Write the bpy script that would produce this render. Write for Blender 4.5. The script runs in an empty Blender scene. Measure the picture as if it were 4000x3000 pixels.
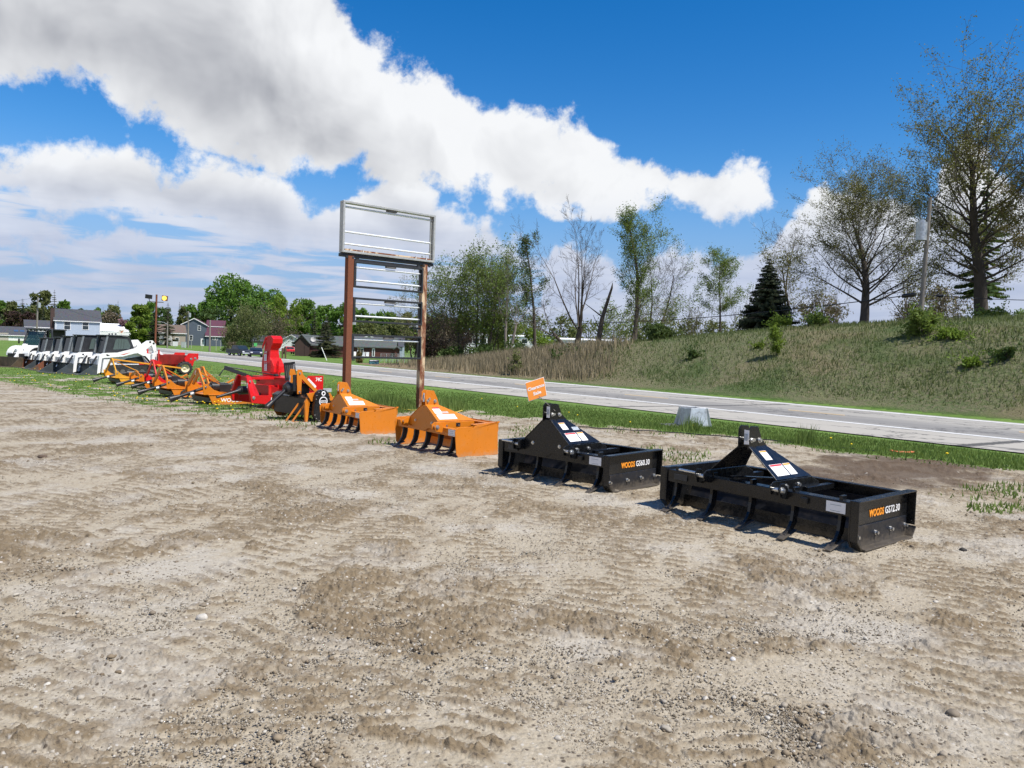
import bpy, bmesh, math, random
import numpy as np
from mathutils import Vector, Matrix
rad = math.radians
SC = bpy.context.scene
COL = SC.collection
# ------------------------------------------------------------------ camera, world, sun, exposure
CAM_H, PITCH, ROLL, FPX = 1.5, rad(2.79), rad(2.0), 3000.0
_cd = bpy.data.cameras.new('camera'); _co = bpy.data.objects.new('camera', _cd); COL.objects.link(_co)
_cd.sensor_width = 36.0; _cd.lens = 36.0 * FPX / 4000.0; _cd.clip_start = 0.05; _cd.clip_end = 20000
CAMROT = Matrix.Rotation(math.pi / 2 - PITCH, 3, 'X') @ Matrix.Rotation(ROLL, 3, 'Z')
_co.matrix_world = Matrix.Translation((0, 0, CAM_H)) @ CAMROT.to_4x4()
SC.camera = _co
SC.view_settings.view_transform = 'Standard'; SC.view_settings.look = 'None'
SC.view_settings.gamma = 1.0; SC.view_settings.exposure = 0.58
CM = np.array(CAMROT)
SUN = Vector((0.452, -0.305, 0.839)).normalized()
_sl = bpy.data.lights.new('sun', 'SUN'); _sl.energy = 4.3; _sl.angle = rad(0.55); _sl.color = (1.0, 0.95, 0.87)
_so = bpy.data.objects.new('sun', _sl); COL.objects.link(_so)
_so.rotation_euler = SUN.to_track_quat('Z', 'Y').to_euler(); _so.location = (30, -30, 60)

def ray(px, py):
    """direction of a point of the photograph (4000x3000), used to survey where things stand"""
    return CM @ np.array([(px - 2000) / FPX, -(py - 1500) / FPX, -1.0])
def azel(px, py):
    d = ray(px, py); d = d / np.linalg.norm(d)
    return math.degrees(math.atan2(d[0], d[1])), math.degrees(math.asin(d[2]))

class NT:
    """small helper to write node trees"""
    def __init__(s, tree): s.t = tree; s.n = tree.nodes; s.l = tree.links
    def new(s, kind, **kw):
        nd = s.n.new(kind)
        for k, v in kw.items(): setattr(nd, k, v)
        return nd
    def put(s, sock, v):
        if v is None: return
        if isinstance(v, bpy.types.NodeSocket): s.l.new(v, sock)
        elif isinstance(v, (tuple, list)):
            sock.default_value = tuple(v) + ((1.0,) if len(v) == 3 and len(sock.default_value) == 4 else ())
        else: sock.default_value = v
    def math(s, op, a, b=None, c=None, clamp=False):
        nd = s.new('ShaderNodeMath', operation=op, use_clamp=clamp)
        for i, v in enumerate((a, b, c)): s.put(nd.inputs[i], v)
        return nd.outputs[0]
    def vmath(s, op, a, b=None):
        nd = s.new('ShaderNodeVectorMath', operation=op); s.put(nd.inputs[0], a); s.put(nd.inputs[1], b)
        return nd.outputs[0]
    def noise(s, vec, scale, detail=4, rough=.55, dist=0.0):
        nd = s.new('ShaderNodeTexNoise'); s.put(nd.inputs['Vector'], vec)
        nd.inputs['Scale'].default_value = scale; nd.inputs['Detail'].default_value = detail
        nd.inputs['Roughness'].default_value = rough; nd.inputs['Distortion'].default_value = dist
        return nd.outputs['Fac']
    def voro(s, vec, scale, feature='F1', out='Distance'):
        nd = s.new('ShaderNodeTexVoronoi', feature=feature); s.put(nd.inputs['Vector'], vec)
        nd.inputs['Scale'].default_value = scale
        return nd.outputs[out]
    def map(s, v, a, b, c=0.0, d=1.0, smooth=True):
        nd = s.new('ShaderNodeMapRange', interpolation_type='SMOOTHSTEP' if smooth else 'LINEAR')
        for i, q in enumerate((v, a, b, c, d)): s.put(nd.inputs[i], q)
        return nd.outputs[0]
    def mix(s, f, a, b, mode='MIX'):
        nd = s.new('ShaderNodeMix', data_type='RGBA', blend_type=mode)
        s.put(nd.inputs[0], f); s.put(nd.inputs[6], a); s.put(nd.inputs[7], b)
        return nd.outputs[2]
    def scale(s, vec, sc):
        nd = s.new('ShaderNodeMapping'); s.put(nd.inputs['Vector'], vec); nd.inputs['Scale'].default_value = sc
        return nd.outputs[0]
    def bump(s, h, strength, dist):
        nd = s.new('ShaderNodeBump'); nd.inputs['Strength'].default_value = strength
        nd.inputs['Distance'].default_value = dist; s.put(nd.inputs['Height'], h)
        return nd.outputs[0]
    def curve(s, fac, pts, lo, hi, vlo, vhi):
        nd = s.new('ShaderNodeFloatCurve'); m = nd.mapping; m.use_clip = False
        c = m.curves[0]; pts = sorted(pts); P = [((x - lo) / (hi - lo), (y - vlo) / (vhi - vlo)) for x, y in pts]
        c.points[0].location = P[0]; c.points[1].location = P[-1]
        for q in P[1:-1]: c.points.new(*q)
        for p in c.points: p.handle_type = 'AUTO_CLAMPED'
        m.update()
        s.put(nd.inputs['Value'], s.map(fac, lo, hi, 0, 1, False))
        return s.math('MULTIPLY_ADD', nd.outputs[0], vhi - vlo, vlo)

def build_world():
    w = bpy.data.worlds.new('World'); SC.world = w; w.use_nodes = True
    g = NT(w.node_tree); g.n.clear()
    sky = g.new('ShaderNodeTexSky', sky_type='NISHITA'); sky.sun_disc = False
    sky.sun_elevation = math.asin(SUN.z); sky.sun_rotation = math.atan2(SUN.x, SUN.y)
    sky.altitude = 250; sky.air_density = 1.0; sky.dust_density = 0.25; sky.ozone_density = 2.6
    hs = g.new('ShaderNodeHueSaturation'); hs.inputs['Saturation'].default_value = 1.45; hs.inputs['Hue'].default_value = .506
    hs.inputs['Value'].default_value = 1.0; g.put(hs.inputs['Color'], sky.outputs[0])
    blue = g.new('ShaderNodeBackground'); g.put(blue.inputs['Color'], hs.outputs[0]); HSOUT = hs.outputs[0]; blue.inputs['Strength'].default_value = 0.098
    tc = g.new('ShaderNodeTexCoord').outputs['Generated']
    sep = g.new('ShaderNodeSeparateXYZ'); g.put(sep.inputs[0], tc)
    x, y, z = sep.outputs
    az = g.math('MULTIPLY', g.math('ARCTAN2', x, y), 57.2958)
    el = g.math('MULTIPLY', g.math('ARCSINE', z), 57.2958)
    g.put(blue.inputs['Color'], g.mix(g.map(el, 14., 1., 0, .85), HSOUT, (1.6, 2.5, 4.6)))
    def C(pts, lo=-60., hi=60.): return g.curve(az, [azel(*p) for p in pts], lo, hi, -20., 70.)
    wob = g.noise(tc, 9.0, 8, .6, .3); wob2 = g.noise(tc, 34.0, 6, .62); bil = g.voro(g.vmath('ADD', tc, g.scale(tc, (0, 0, 0))), 17.0, 'SMOOTH_F1')
    n0 = g.math('ADD', g.math('MULTIPLY', g.math('SUBTRACT', wob, .5), 7.0), g.math('MULTIPLY', g.math('SUBTRACT', wob2, .5), 3.4))
    n0 = g.math('ADD', n0, g.math('MULTIPLY', g.math('SUBTRACT', .35, bil), 2.0))
    at = C([(-2600,-1500),(-900,-1300),(500,-800),(1150,-260),(1330,0),(1480,150),(1560,200),(1750,245),(1950,370),(2100,430),(2250,455),(2400,535),(2560,590),(2660,650),(2760,675),(2890,620),(2985,680),(3060,860),(3400,1300)])
    ab = C([(-2600,800),(-700,420),(0,335),(200,370),(400,405),(600,505),(800,590),(1000,660),(1200,715),(1400,705),(1600,690),(1750,720),(1900,770),(2200,805),(2400,815),(2550,800),(2700,850),(2830,895),(2950,870),(3060,760),(3400,500)])
    bt = C([(-2600,760),(-700,640),(0,590),(150,570),(400,560),(550,575),(650,620),(760,590),(850,600),(950,640),(1100,690),(1300,735),(1480,725),(1600,700),(1680,740),(1760,825),(1900,890),(2060,960),(2160,1010),(2500,1300)])
    ct = C([(1500,1340),(2080,1230),(2150,980),(2230,930),(2310,930),(2420,1050),(2490,1085),(2570,1010),(2640,970),(2800,975),(2900,1000),(2960,970),(3010,975),(3060,900),(3160,770),(3260,700),(3360,680),(3480,740),(3600,780),(3700,620),(3800,560),(3900,640),(4100,760),(5200,600)])
    def band(top, bot, soft):
        d = g.math('SUBTRACT', top, el)
        if bot is not None: d = g.math('MINIMUM', d, g.math('SUBTRACT', el, bot))
        return g.map(g.math('ADD', d, n0), -.25, soft)
    A = band(at, ab, 1.0); B = band(bt, None, .9); Cc = band(ct, None, .8)
    # thin layers low over the horizon
    sv = g.scale(tc, (2.2, 2.2, 17.0)); st = g.noise(sv, 3.6, 6, .55, .4)
    low = g.math('MULTIPLY', g.map(st, .38, .60), g.map(el, 11.5, 7.0))
    # behind the camera: scattered clouds of the same kind
    gen = g.math('MULTIPLY', g.map(g.noise(g.scale(tc, (1, 1, 2.2)), 2.6, 7, .58), .56, .70), g.map(g.math('ABSOLUTE', az), 48., 70.))
    bb = C([(-2600,860),(-600,850),(0,790),(300,850),(600,900),(900,960),(1200,1010),(1500,1040),(1800,1060),(2100,1080),(2600,1200)])
    Bf = band(bt, bb, 1.1)
    dt = C([(-2600,900),(-500,850),(-100,840),(120,835),(260,850),(330,900),(420,905),(480,870),(620,880),(720,950),(900,985),(1200,1040),(1600,1085),(2000,1110),(2600,1200)])
    db = C([(-2600,1050),(-300,985),(0,975),(300,1000),(600,1030),(1000,1085),(1500,1130),(2600,1230)])
    Dp = band(dt, db, 1.0); Bf = g.math('MAXIMUM', Bf, g.math('MULTIPLY', Dp, 1.0))
    lowfill = g.math('MULTIPLY', B, g.math('MULTIPLY_ADD', g.map(st, .40, .56), .9, .05))
    Bf = g.math('MAXIMUM', Bf, lowfill)
    mask = g.math('MAXIMUM', g.math('MAXIMUM', A, Bf), g.math('MAXIMUM', Cc, gen))
    # shade: white towards the sunlit tops, grey in the thick undersides
    sa = g.noise(tc, 8.0, 4, .5, .4); so = g.noise(g.vmath('ADD', tc, (.018, -.012, .030)), 8.0, 4, .5, .4)
    relief = g.math('MULTIPLY', g.math('SUBTRACT', sa, so), 1.5)
    dA = g.math('MULTIPLY', g.map(g.math('SUBTRACT', at, el), 1.5, 15.), g.map(g.math('SUBTRACT', el, ab), -.5, 4.0, .30, 1.))
    dA = g.math('MULTIPLY', g.math('MULTIPLY', dA, A), g.math('MULTIPLY', g.map(az, 14., -10., .30, 1.0), g.map(g.noise(tc, 4.0, 3, .5), .25, .75, .55, 1.05)))
    dB = g.math('MULTIPLY', g.map(g.math('SUBTRACT', g.math('MINIMUM', g.math('SUBTRACT', bt, el), g.math('ADD', g.math('ABSOLUTE', g.math('SUBTRACT', dt, el)), .4)), 0), .3, 4.5), g.math('MULTIPLY', Bf, .60))
    dC = g.math('MULTIPLY', g.map(g.math('SUBTRACT', ct, el), .5, 7.0), g.math('MULTIPLY', Cc, .42))
    sh = g.math('MAXIMUM', g.math('MAXIMUM', dA, dB), dC)
    sh = g.math('ADD', sh, relief, clamp=True)
    sh = g.math('ADD', sh, g.math('MULTIPLY', g.math('SUBTRACT', .5, wob2), .10), clamp=True)
    ccol = g.mix(sh, (.62, .63, .645), (.265, .275, .305))
    ccol = g.mix(g.map(el, 12., 5., 0, .75), ccol, g.mix(st, (.155, .225, .40), (.46, .50, .60)))
    cl = g.new('ShaderNodeBackground'); g.put(cl.inputs['Color'], ccol); cl.inputs['Strength'].default_value = 1.0
    mx = g.new('ShaderNodeMixShader'); g.put(mx.inputs[0], mask); g.l.new(blue.outputs[0], mx.inputs[1]); g.l.new(cl.outputs[0], mx.inputs[2])
    out = g.new('ShaderNodeOutputWorld'); g.l.new(mx.outputs[0], out.inputs[0])
build_world()
# ------------------------------------------------------------------ helpers: materials
MATS = {}
def mat(name, fn):
    if name in MATS: return MATS[name]
    m = bpy.data.materials.new(name); m.use_nodes = True
    g = NT(m.node_tree); b = g.n['Principled BSDF']; fn(g, b); MATS[name] = m
    return m
def obco(g): return g.new('ShaderNodeTexCoord').outputs['Object']
def geopos(g): return g.new('ShaderNodeNewGeometry').outputs['Position']
def simple(name, col, rough=.5, metal=0.0, var=.12, scale=6.0, bump=0.0, spec=None, dirt=None, dust=0.0):
    """painted / plain surface: slight tone and gloss variation, optional dirt towards a colour"""
    def fn(g, b):
        p = obco(g); n = g.noise(p, scale, 5, .6); n2 = g.noise(p, scale * 7, 4, .6)
        c = g.mix(g.map(n, .3, .7), tuple(v * (1 - var) for v in col), tuple(min(1, v * (1 + var)) for v in col))
        if dirt is not None:
            c = g.mix(g.math('MULTIPLY', g.map(g.noise(p, scale * 2.3, 6, .65), .5, .72), dirt[3]), c, tuple(dirt[:3]))
        if dust:      # splashed and settled lot dust, thickest on the lowest steel
            sz = g.new('ShaderNodeSeparateXYZ'); g.put(sz.inputs[0], p)
            lo = g.math('ADD', g.map(sz.outputs[2], .17, .0), g.math('MULTIPLY', g.math('SUBTRACT', n2, .5), 1.3))
            c = g.mix(g.math('MULTIPLY', g.map(lo, .35, 1.1), dust), c, (.33, .27, .19))
            c = g.mix(g.math('MULTIPLY', g.map(g.noise(p, 1.7, 6, .7), .50, .75), dust * .35), c, (.33, .27, .19))
        g.put(b.inputs['Base Color'], c); b.inputs['Metallic'].default_value = metal
        g.put(b.inputs['Roughness'], g.map(n2, .25, .75, max(.05, rough - .1), min(1, rough + .12)))
        if spec is not None: b.inputs['Specular IOR Level'].default_value = spec
        if bump: g.put(b.inputs['Normal'], g.bump(n2, bump, .01))
    return mat(name, fn)
def rusty(name, paint, rough=.6, amount=.5, scale=5.0):
    def fn(g, b):
        p = g.scale(obco(g), (1, 1, .35)); n = g.noise(p, scale, 8, .68, .4); f = g.noise(obco(g), 40, 4, .6)
        r = g.mix(f, (.09, .028, .016), (.25, .085, .035))
        k = g.map(n, amount - .07, amount + .07)
        g.put(b.inputs['Base Color'], g.mix(k, r, paint)); g.put(b.inputs['Roughness'], g.map(k, 0, 1, .9, rough, False))
        g.put(b.inputs['Normal'], g.bump(g.math('ADD', n, g.math('MULTIPLY', f, .4)), .3, .008))
    return mat(name, fn)
def leafmat(name, col, col2, trans=.35, rough=.6):
    """leaves: every leaf its own tone, light passes through"""
    def fn(g, b):
        rnd = g.new('ShaderNodeNewGeometry').outputs['Random Per Island']
        oi = g.new('ShaderNodeObjectInfo').outputs['Random']
        c = g.mix(rnd, col, col2); c = g.mix(g.map(g.noise(obco(g), .5, 3, .5), .35, .65, 0, .45), c, tuple(v * .62 for v in col))
        c = g.mix(g.math('MULTIPLY', oi, .18), c, (.11, .11, .03))
        g.put(b.inputs['Base Color'], c); b.inputs['Roughness'].default_value = rough
        b.inputs['Specular IOR Level'].default_value = .25
        tr = g.new('ShaderNodeBsdfTranslucent'); g.put(tr.inputs[0], g.mix(.5, c, (.16, .2, .03)))
        mx = g.new('ShaderNodeMixShader'); mx.inputs[0].default_value = trans
        g.l.new(b.outputs[0], mx.inputs[1]); g.l.new(tr.outputs[0], mx.inputs[2])
        g.l.new(mx.outputs[0], g.n['Material Output'].inputs[0])
    return mat(name, fn)
def barkmat(name, col):
    def fn(g, b):
        p = g.scale(obco(g), (3, 3, .8)); n = g.noise(p, 3.0, 7, .65)
        g.put(b.inputs['Base Color'], g.mix(n, tuple(v * .5 for v in col), tuple(v * 1.45 for v in col)))
        b.inputs['Roughness'].default_value = .95; g.put(b.inputs['Normal'], g.bump(n, .5, .05))
    return mat(name, fn)
def sidingmat(name, col, pitch=.12, rough=.55, axis=2, depth=.25):
    """lapped boards: real bands of height, soft weathering"""
    def fn(g, b):
        p = obco(g); sp = g.new('ShaderNodeSeparateXYZ'); g.put(sp.inputs[0], p)
        f = g.math('FRACT', g.math('DIVIDE', sp.outputs[axis], pitch))
        n = g.noise(p, 1.3, 5, .6)
        g.put(b.inputs['Base Color'], g.mix(n, tuple(v * .86 for v in col), tuple(min(1, v * 1.1) for v in col)))
        b.inputs['Roughness'].default_value = rough; g.put(b.inputs['Normal'], g.bump(f, depth, .03))
    return mat(name, fn)
def roofmat(name, col):
    def fn(g, b):
        p = obco(g); n = g.noise(g.scale(p, (1, 1, 2.5)), 4.0, 6, .7); v = g.voro(g.scale(p, (2.2, 2.2, 5)), 1.6, 'F1', 'Color')
        c = g.mix(.25, g.mix(n, tuple(q * .7 for q in col), tuple(q * 1.35 for q in col)), v, 'SOFT_LIGHT')
        g.put(b.inputs['Base Color'], c); b.inputs['Roughness'].default_value = .92; g.put(b.inputs['Normal'], g.bump(n, .4, .03))
    return mat(name, fn)
def glassmat(name, col=(.02, .03, .035), alpha=1.0, rough=.05):
    def fn(g, b):
        b.inputs['Base Color'].default_value = (*col, 1); b.inputs['Roughness'].default_value = rough
        b.inputs['Specular IOR Level'].default_value = .8
        if alpha < 1:
            tr = g.new('ShaderNodeBsdfTransparent'); tr.inputs[0].default_value = (.75, .86, .84, 1)
            mx = g.new('ShaderNodeMixShader'); mx.inputs[0].default_value = alpha
            g.l.new(tr.outputs[0], mx.inputs[1]); g.l.new(b.outputs[0], mx.inputs[2]); g.l.new(mx.outputs[0], g.n['Material Output'].inputs[0])
    return mat(name, fn)

ORANGE = simple('orange_paint', (.58, .178, .010), .34, 0, .05, 3, dirt=(.30, .20, .10, .12), dust=.35)
YELLOW = simple('old_yellow_paint', (.66, .30, .016), .45, 0, .1, 3, dirt=(.22, .14, .07, .3))
BLACKP = simple('black_paint', (.0065, .007, .008), .26, 0, .2, 3, dirt=(.06, .05, .04, .05), dust=.10)
DARKBL = simple('dark_blade_steel', (.011, .013, .019), .38, .2, .3, 5, dirt=(.12, .09, .065, .3), dust=.28)
REDP = simple('red_paint', (.58, .008, .010), .34, 0, .07, 3, dirt=(.22, .08, .06, .12), dust=.3)
REDW = simple('worn_red_paint', (.30, .016, .016), .5, 0, .25, 3, dirt=(.12, .055, .04, .5))
ZINC = simple('zinc_bolt', (.62, .62, .60), .28, .9, .1, 20)
STEEL = simple('worn_steel', (.18, .165, .15), .5, .6, .3, 8)
GALV = simple('galvanized_steel', (.50, .53, .55), .42, .55, .18, 5, dirt=(.12, .11, .10, .5))
RUBBER = simple('rubber', (.018, .018, .018), .8, 0, .3, 8, .3, dirt=(.14, .12, .10, .5))
WHITEP = simple('white_paint', (.80, .80, .78), .38, 0, .04, 2, dirt=(.42, .38, .32, .25))
DECAL = simple('white_decal', (.78, .78, .78), .4, 0, .03, 9)
DECALG = simple('decal_print_grey', (.34, .38, .42), .5, 0, .15, 40)
DECALO = simple('decal_orange', (.85, .30, .02), .4, 0, .04, 9)
DECALP = simple('decal_pink', (.75, .40, .36), .4, 0, .06, 9)
DECALR = simple('decal_red', (.62, .03, .03), .4, 0, .06, 9)
PLAST = simple('black_plastic', (.016, .016, .017), .42, 0, .2, 6)
CABP = simple('charcoal_cab_paint', (.026, .028, .031), .42, 0, .2, 4)
BUCKET = simple('dark_grey_bucket', (.050, .062, .068), .48, .1, .2, 3, dirt=(.16, .13, .10, .35))
BUCKETR = rusty('rusted_bucket', (.085, .062, .042), .7, .50, 3)
ALU = simple('aluminium_frame', (.46, .46, .43), .42, .45, .1, 6, dirt=(.25, .17, .1, .25))
TUBE = simple('white_lamp_tube', (.78, .80, .80), .3, .25, .05, 6)
RUSTP = rusty('rusty_post', (.30, .085, .06), .8, .60, 2.2)
RUSTL = rusty('rusty_pale_post', (.62, .47, .30), .75, .50, 3.2)
BLACKF = simple('black_frame', (.022, .024, .027), .5, .1, .2, 5)
WOODP = barkmat('weathered_pole_wood', (.21, .19, .165))
CONC = simple('pale_concrete', (.50, .48, .45), .85, 0, .15, 4, .3)
GLASSD = glassmat('dark_window_glass')
GLASSC = glassmat('cab_glass', (.02, .045, .042), .72)
GLASSG = glassmat('grey_green_glass', (.085, .115, .11))

# ------------------------------------------------------------------ helpers: meshes, objects
class MB:
    """collects shapes into one mesh; each shape may name its own material"""
    def __init__(s): s.v = []; s.f = []; s.m = []; s.mats = []; s.sm = []
    def mi(s, m):
        if m is None: m = s.mats[0] if s.mats else None
        if m not in s.mats: s.mats.append(m)
        return s.mats.index(m)
    def add(s, vs, fs, m=None, smooth=False):
        o = len(s.v); i = s.mi(m); s.v += [tuple(q) for q in vs]
        for f in fs: s.f.append([o + q for q in f]); s.m.append(i); s.sm.append(smooth)
        return s
    def box(s, c, d, m=None, rot=None):
        hx, hy, hz = d[0] / 2, d[1] / 2, d[2] / 2
        vs = [Vector((sx * hx, sy * hy, sz * hz)) for sx in (-1, 1) for sy in (-1, 1) for sz in (-1, 1)]
        if rot is not None: vs = [rot @ v for v in vs]
        vs = [v + Vector(c) for v in vs]
        return s.add(vs, [(0, 1, 3, 2), (4, 6, 7, 5), (0, 4, 5, 1), (2, 3, 7, 6), (0, 2, 6, 4), (1, 5, 7, 3)], m)
    def bar(s, a, b, w, h, m=None, up=(0, 0, 1)):
        a, b = Vector(a), Vector(b); d = b - a; L = d.length; d.normalize()
        u = Vector(up); sd = d.cross(u)
        if sd.length < 1e-4: sd = d.cross(Vector((0, 1, 0)))
        sd.normalize(); u = sd.cross(d)
        R = Matrix((sd, d, u)).transposed()
        return s.box((a + b) / 2, (w, L, h), m, R)
    def tube(s, pts, r, n=8, m=None, cap=True, smooth=True):
        pts = [Vector(p) for p in pts]; rs = r if isinstance(r, (list, tuple)) else [r] * len(pts)
        vs = []; fs = []; prev = None
        for i, p in enumerate(pts):
            t = (pts[min(i + 1, len(pts) - 1)] - pts[max(i - 1, 0)]).normalized()
            if prev is None:
                q = t.cross(Vector((0, 0, 1)))
                if q.length < 1e-3: q = t.cross(Vector((0, 1, 0)))
                q.normalize()
            else:
                q = prev - t * prev.dot(t)
                q = q.normalized() if q.length > 1e-5 else prev
            prev = q; w = t.cross(q)
            for k in range(n):
                a = 2 * math.pi * k / n; vs.append(p + (q * math.cos(a) + w * math.sin(a)) * rs[i])
        for i in range(len(pts) - 1):
            for k in range(n): fs.append((i * n + k, i * n + (k + 1) % n, (i + 1) * n + (k + 1) % n, (i + 1) * n + k))
        s.add(vs, fs, m, smooth)
        if cap:
            s.add(vs[:n], [tuple(range(n - 1, -1, -1))], m); s.add(vs[-n:], [tuple(range(n))], m)
        return s
    def cyl(s, a, b, r, n=16, m=None): return s.tube([a, b], r, n, m)
    def prism(s, poly, off, m=None):
        """3-D polygon extruded by the vector off"""
        n = len(poly); a = [Vector(p) for p in poly]; o = Vector(off); b = [p + o for p in a]
        nor = Vector((0, 0, 0))
        for i in range(n): nor += a[i].cross(a[(i + 1) % n])
        if nor.dot(o) > 0: a, b = a[::-1], b[::-1]
        return s.add(a + b, [tuple(range(n)), tuple(range(2 * n - 1, n - 1, -1))] + [(i, i + n, (i + 1) % n + n, (i + 1) % n) for i in range(n)], m)
    def lathe(s, prof, c, axis, n=24, m=None, closed=False):
        """profile of (radius, along) turned about an axis through c"""
        ax = Vector(axis).normalized(); q = ax.cross(Vector((0, 0, 1)))
        if q.length < 1e-3: q = ax.cross(Vector((0, 1, 0)))
        q.normalize(); w = ax.cross(q); c = Vector(c); vs = []; fs = []; P = len(prof)
        for k in range(n):
            a = 2 * math.pi * k / n; d = q * math.cos(a) + w * math.sin(a)
            for r, h in prof: vs.append(c + d * r + ax * h)
        for k in range(n):
            for i in range(P if closed else P - 1):
                j = (i + 1) % P; k2 = (k + 1) % n
                fs.append((k * P + i, k * P + j, k2 * P + j, k2 * P + i))
        return s.add(vs, fs, m, True)
    def bolt(s, c, ax, r=.016, h=.016, m=None):
        c = Vector(c); ax = Vector(ax).normalized()
        s.tube([c, c + ax * h * .25], r * 1.5, 10, m); return s.tube([c, c + ax * h], r, 6, m, smooth=False)
    def build(s, name, parent=None, m=None, bevel=0.0, smooth=None):
        me = bpy.data.meshes.new(name); me.from_pydata(s.v, [], s.f)
        for q in (s.mats if s.mats and s.mats[0] is not None else [m]): me.materials.append(q)
        me.polygons.foreach_set('material_index', s.m)
        me.polygons.foreach_set('use_smooth', [bool(q) for q in s.sm]); me.update()
        return link(name, me, parent, bevel)
def link(name, me, parent=None, bevel=0.0):
    o = bpy.data.objects.new(name, me); COL.objects.link(o)
    if parent is not None: o.parent = parent
    if bevel:
        md = o.modifiers.new('bevel', 'BEVEL'); md.width = bevel; md.segments = 2; md.limit_method = 'ANGLE'; md.angle_limit = rad(40)
    return o
def B(name, parent, m, bevel=0.0):
    b = MB(); b.mats = [m]; b._args = (name, parent, m, bevel); return b
def done(b): n, p, m, bv = b._args; return b.build(n, p, m, bv)
def tag(o, label, cat, group=None, kind=None):
    if label: o['label'] = label
    if cat: o['category'] = cat
    if group: o['group'] = group
    if kind: o['kind'] = kind
    return o
def thing(name, label, cat, loc=(0, 0, 0), rz=0.0, group=None, sc=1.0):
    o = bpy.data.objects.new(name, None); COL.objects.link(o); o.empty_display_size = .2
    o.location = loc; o.rotation_euler = (0, 0, rz); o.scale = (sc, sc, sc)
    return tag(o, label, cat, group)
KIDS = {}
def dup(root, loc, rz, label, group=None, sc=None):
    """a copy of a thing with copies of its parts and sub-parts"""
    r = root.copy(); COL.objects.link(r); r.location = loc; r.rotation_euler = (0, 0, rz); r['label'] = label
    if group: r['group'] = group
    if sc: r.scale = sc if isinstance(sc, tuple) else (sc, sc, sc)
    for ch in list(root.children):
        c = ch.copy(); COL.objects.link(c); c.parent = r
        for g in list(ch.children):
            d = g.copy(); COL.objects.link(d); d.parent = c
    return r
def npmesh(name, V, F, m, parent=None, smooth=False, attrs=None):
    """mesh from numpy arrays; F is (n, k) with all faces of k corners"""
    me = bpy.data.meshes.new(name); V = np.ascontiguousarray(V, np.float32); F = np.ascontiguousarray(F, np.int32)
    n, k = F.shape
    me.vertices.add(len(V)); me.vertices.foreach_set('co', V.ravel())
    me.loops.add(n * k); me.loops.foreach_set('vertex_index', F.ravel())
    me.polygons.add(n); me.polygons.foreach_set('loop_start', np.arange(0, n * k, k, dtype=np.int32))
    try: me.polygons.foreach_set('loop_total', np.full(n, k, np.int32))
    except Exception: pass
    if smooth: me.polygons.foreach_set('use_smooth', np.ones(n, bool))
    me.update(calc_edges=True)
    for an, av in (attrs or {}).items():
        a = me.attributes.new(an, 'FLOAT', 'POINT'); a.data.foreach_set('value', np.ascontiguousarray(av, np.float32))
    me.materials.append(m)
    return link(name, me, parent)
_tc = {}
def text(name, s, parent, m, size, origin, xdir, ydir, bold=.0, depth=.002, width=None, spacing=1.0, shear=0.0):
    """flat lettering as a mesh; origin = lower left corner, xdir / ydir = reading and upward directions"""
    cu = bpy.data.curves.new('txt', 'FONT'); cu.body = s; cu.size = size; cu.extrude = depth; cu.offset = bold; cu.space_character = spacing; cu.shear = shear
    cu.resolution_u = 3
    t = bpy.data.objects.new('txt', cu); COL.objects.link(t)
    me = bpy.data.meshes.new_from_object(t.evaluated_get(bpy.context.evaluated_depsgraph_get()))
    bpy.data.objects.remove(t); bpy.data.curves.remove(cu)
    me.name = name; n = len(me.vertices); co = np.empty(n * 3, np.float32); me.vertices.foreach_get('co', co); co = co.reshape(-1, 3)
    if width and n: co[:, 0] *= width / max(1e-6, co[:, 0].max() - co[:, 0].min())
    xd = np.array(Vector(xdir).normalized()); yd = np.array(Vector(ydir).normalized()); zd = np.cross(xd, yd)
    out = np.array(origin) + co[:, :1] * xd + co[:, 1:2] * yd + co[:, 2:3] * zd
    me.vertices.foreach_set('co', out.astype(np.float32).ravel()); me.update()
    me.materials.clear(); me.materials.append(m)
    return link(name, me, parent)

# ------------------------------------------------------------------ terrain
def _grad(seed):
    r = np.random.RandomState(seed); a = r.rand(4096) * 2 * np.pi; return np.cos(a), np.sin(a), r.permutation(4096)
_G = {}
def pn(x, y, seed=0):
    if seed not in _G: _G[seed] = _grad(seed)
    gx, gy, pm = _G[seed]
    xi = np.floor(x).astype(np.int64); yi = np.floor(y).astype(np.int64); fx = x - xi; fy = y - yi
    u = fx * fx * fx * (fx * (fx * 6 - 15) + 10); v = fy * fy * fy * (fy * (fy * 6 - 15) + 10)
    def h(i, j): return pm[(pm[(xi + i) & 4095] + yi + j) & 4095]
    def d(i, j): k = h(i, j); return gx[k] * (fx - i) + gy[k] * (fy - j)
    a = d(0, 0) + u * (d(1, 0) - d(0, 0)); b = d(0, 1) + u * (d(1, 1) - d(0, 1))
    return (a + v * (b - a)) * 1.5
def fbm(x, y, s, oct=4, seed=0, gain=.5):
    t = 0; a = 1.0; n = 0
    for i in range(oct): t = t + a * pn(x / s + 17.3 * i, y / s - 9.1 * i, seed + i); n += a; a *= gain; s /= 2.03
    return t / n
def sst(a, b, x): t = np.clip((x - a) / (b - a), 0, 1); return t * t * (3 - 2 * t)
def kfac(r): return 1 + .45 * sst(9, 26, r) + .75 * sst(28, 75, r)
_rt = np.concatenate([np.linspace(0, 200, 4001), np.geomspace(201, 9000, 400)]); _rr = _rt * kfac(_rt)
def flat_px(px, py):
    d = ray(px, py); t = CAM_H / -d[2]; return d[:2] * t
_fa, _fb = flat_px(4000, 1659), flat_px(1365, 1432)
RD = (_fb - _fa) / np.linalg.norm(_fb - _fa); RN = np.array([-RD[1], RD[0]])
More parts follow.
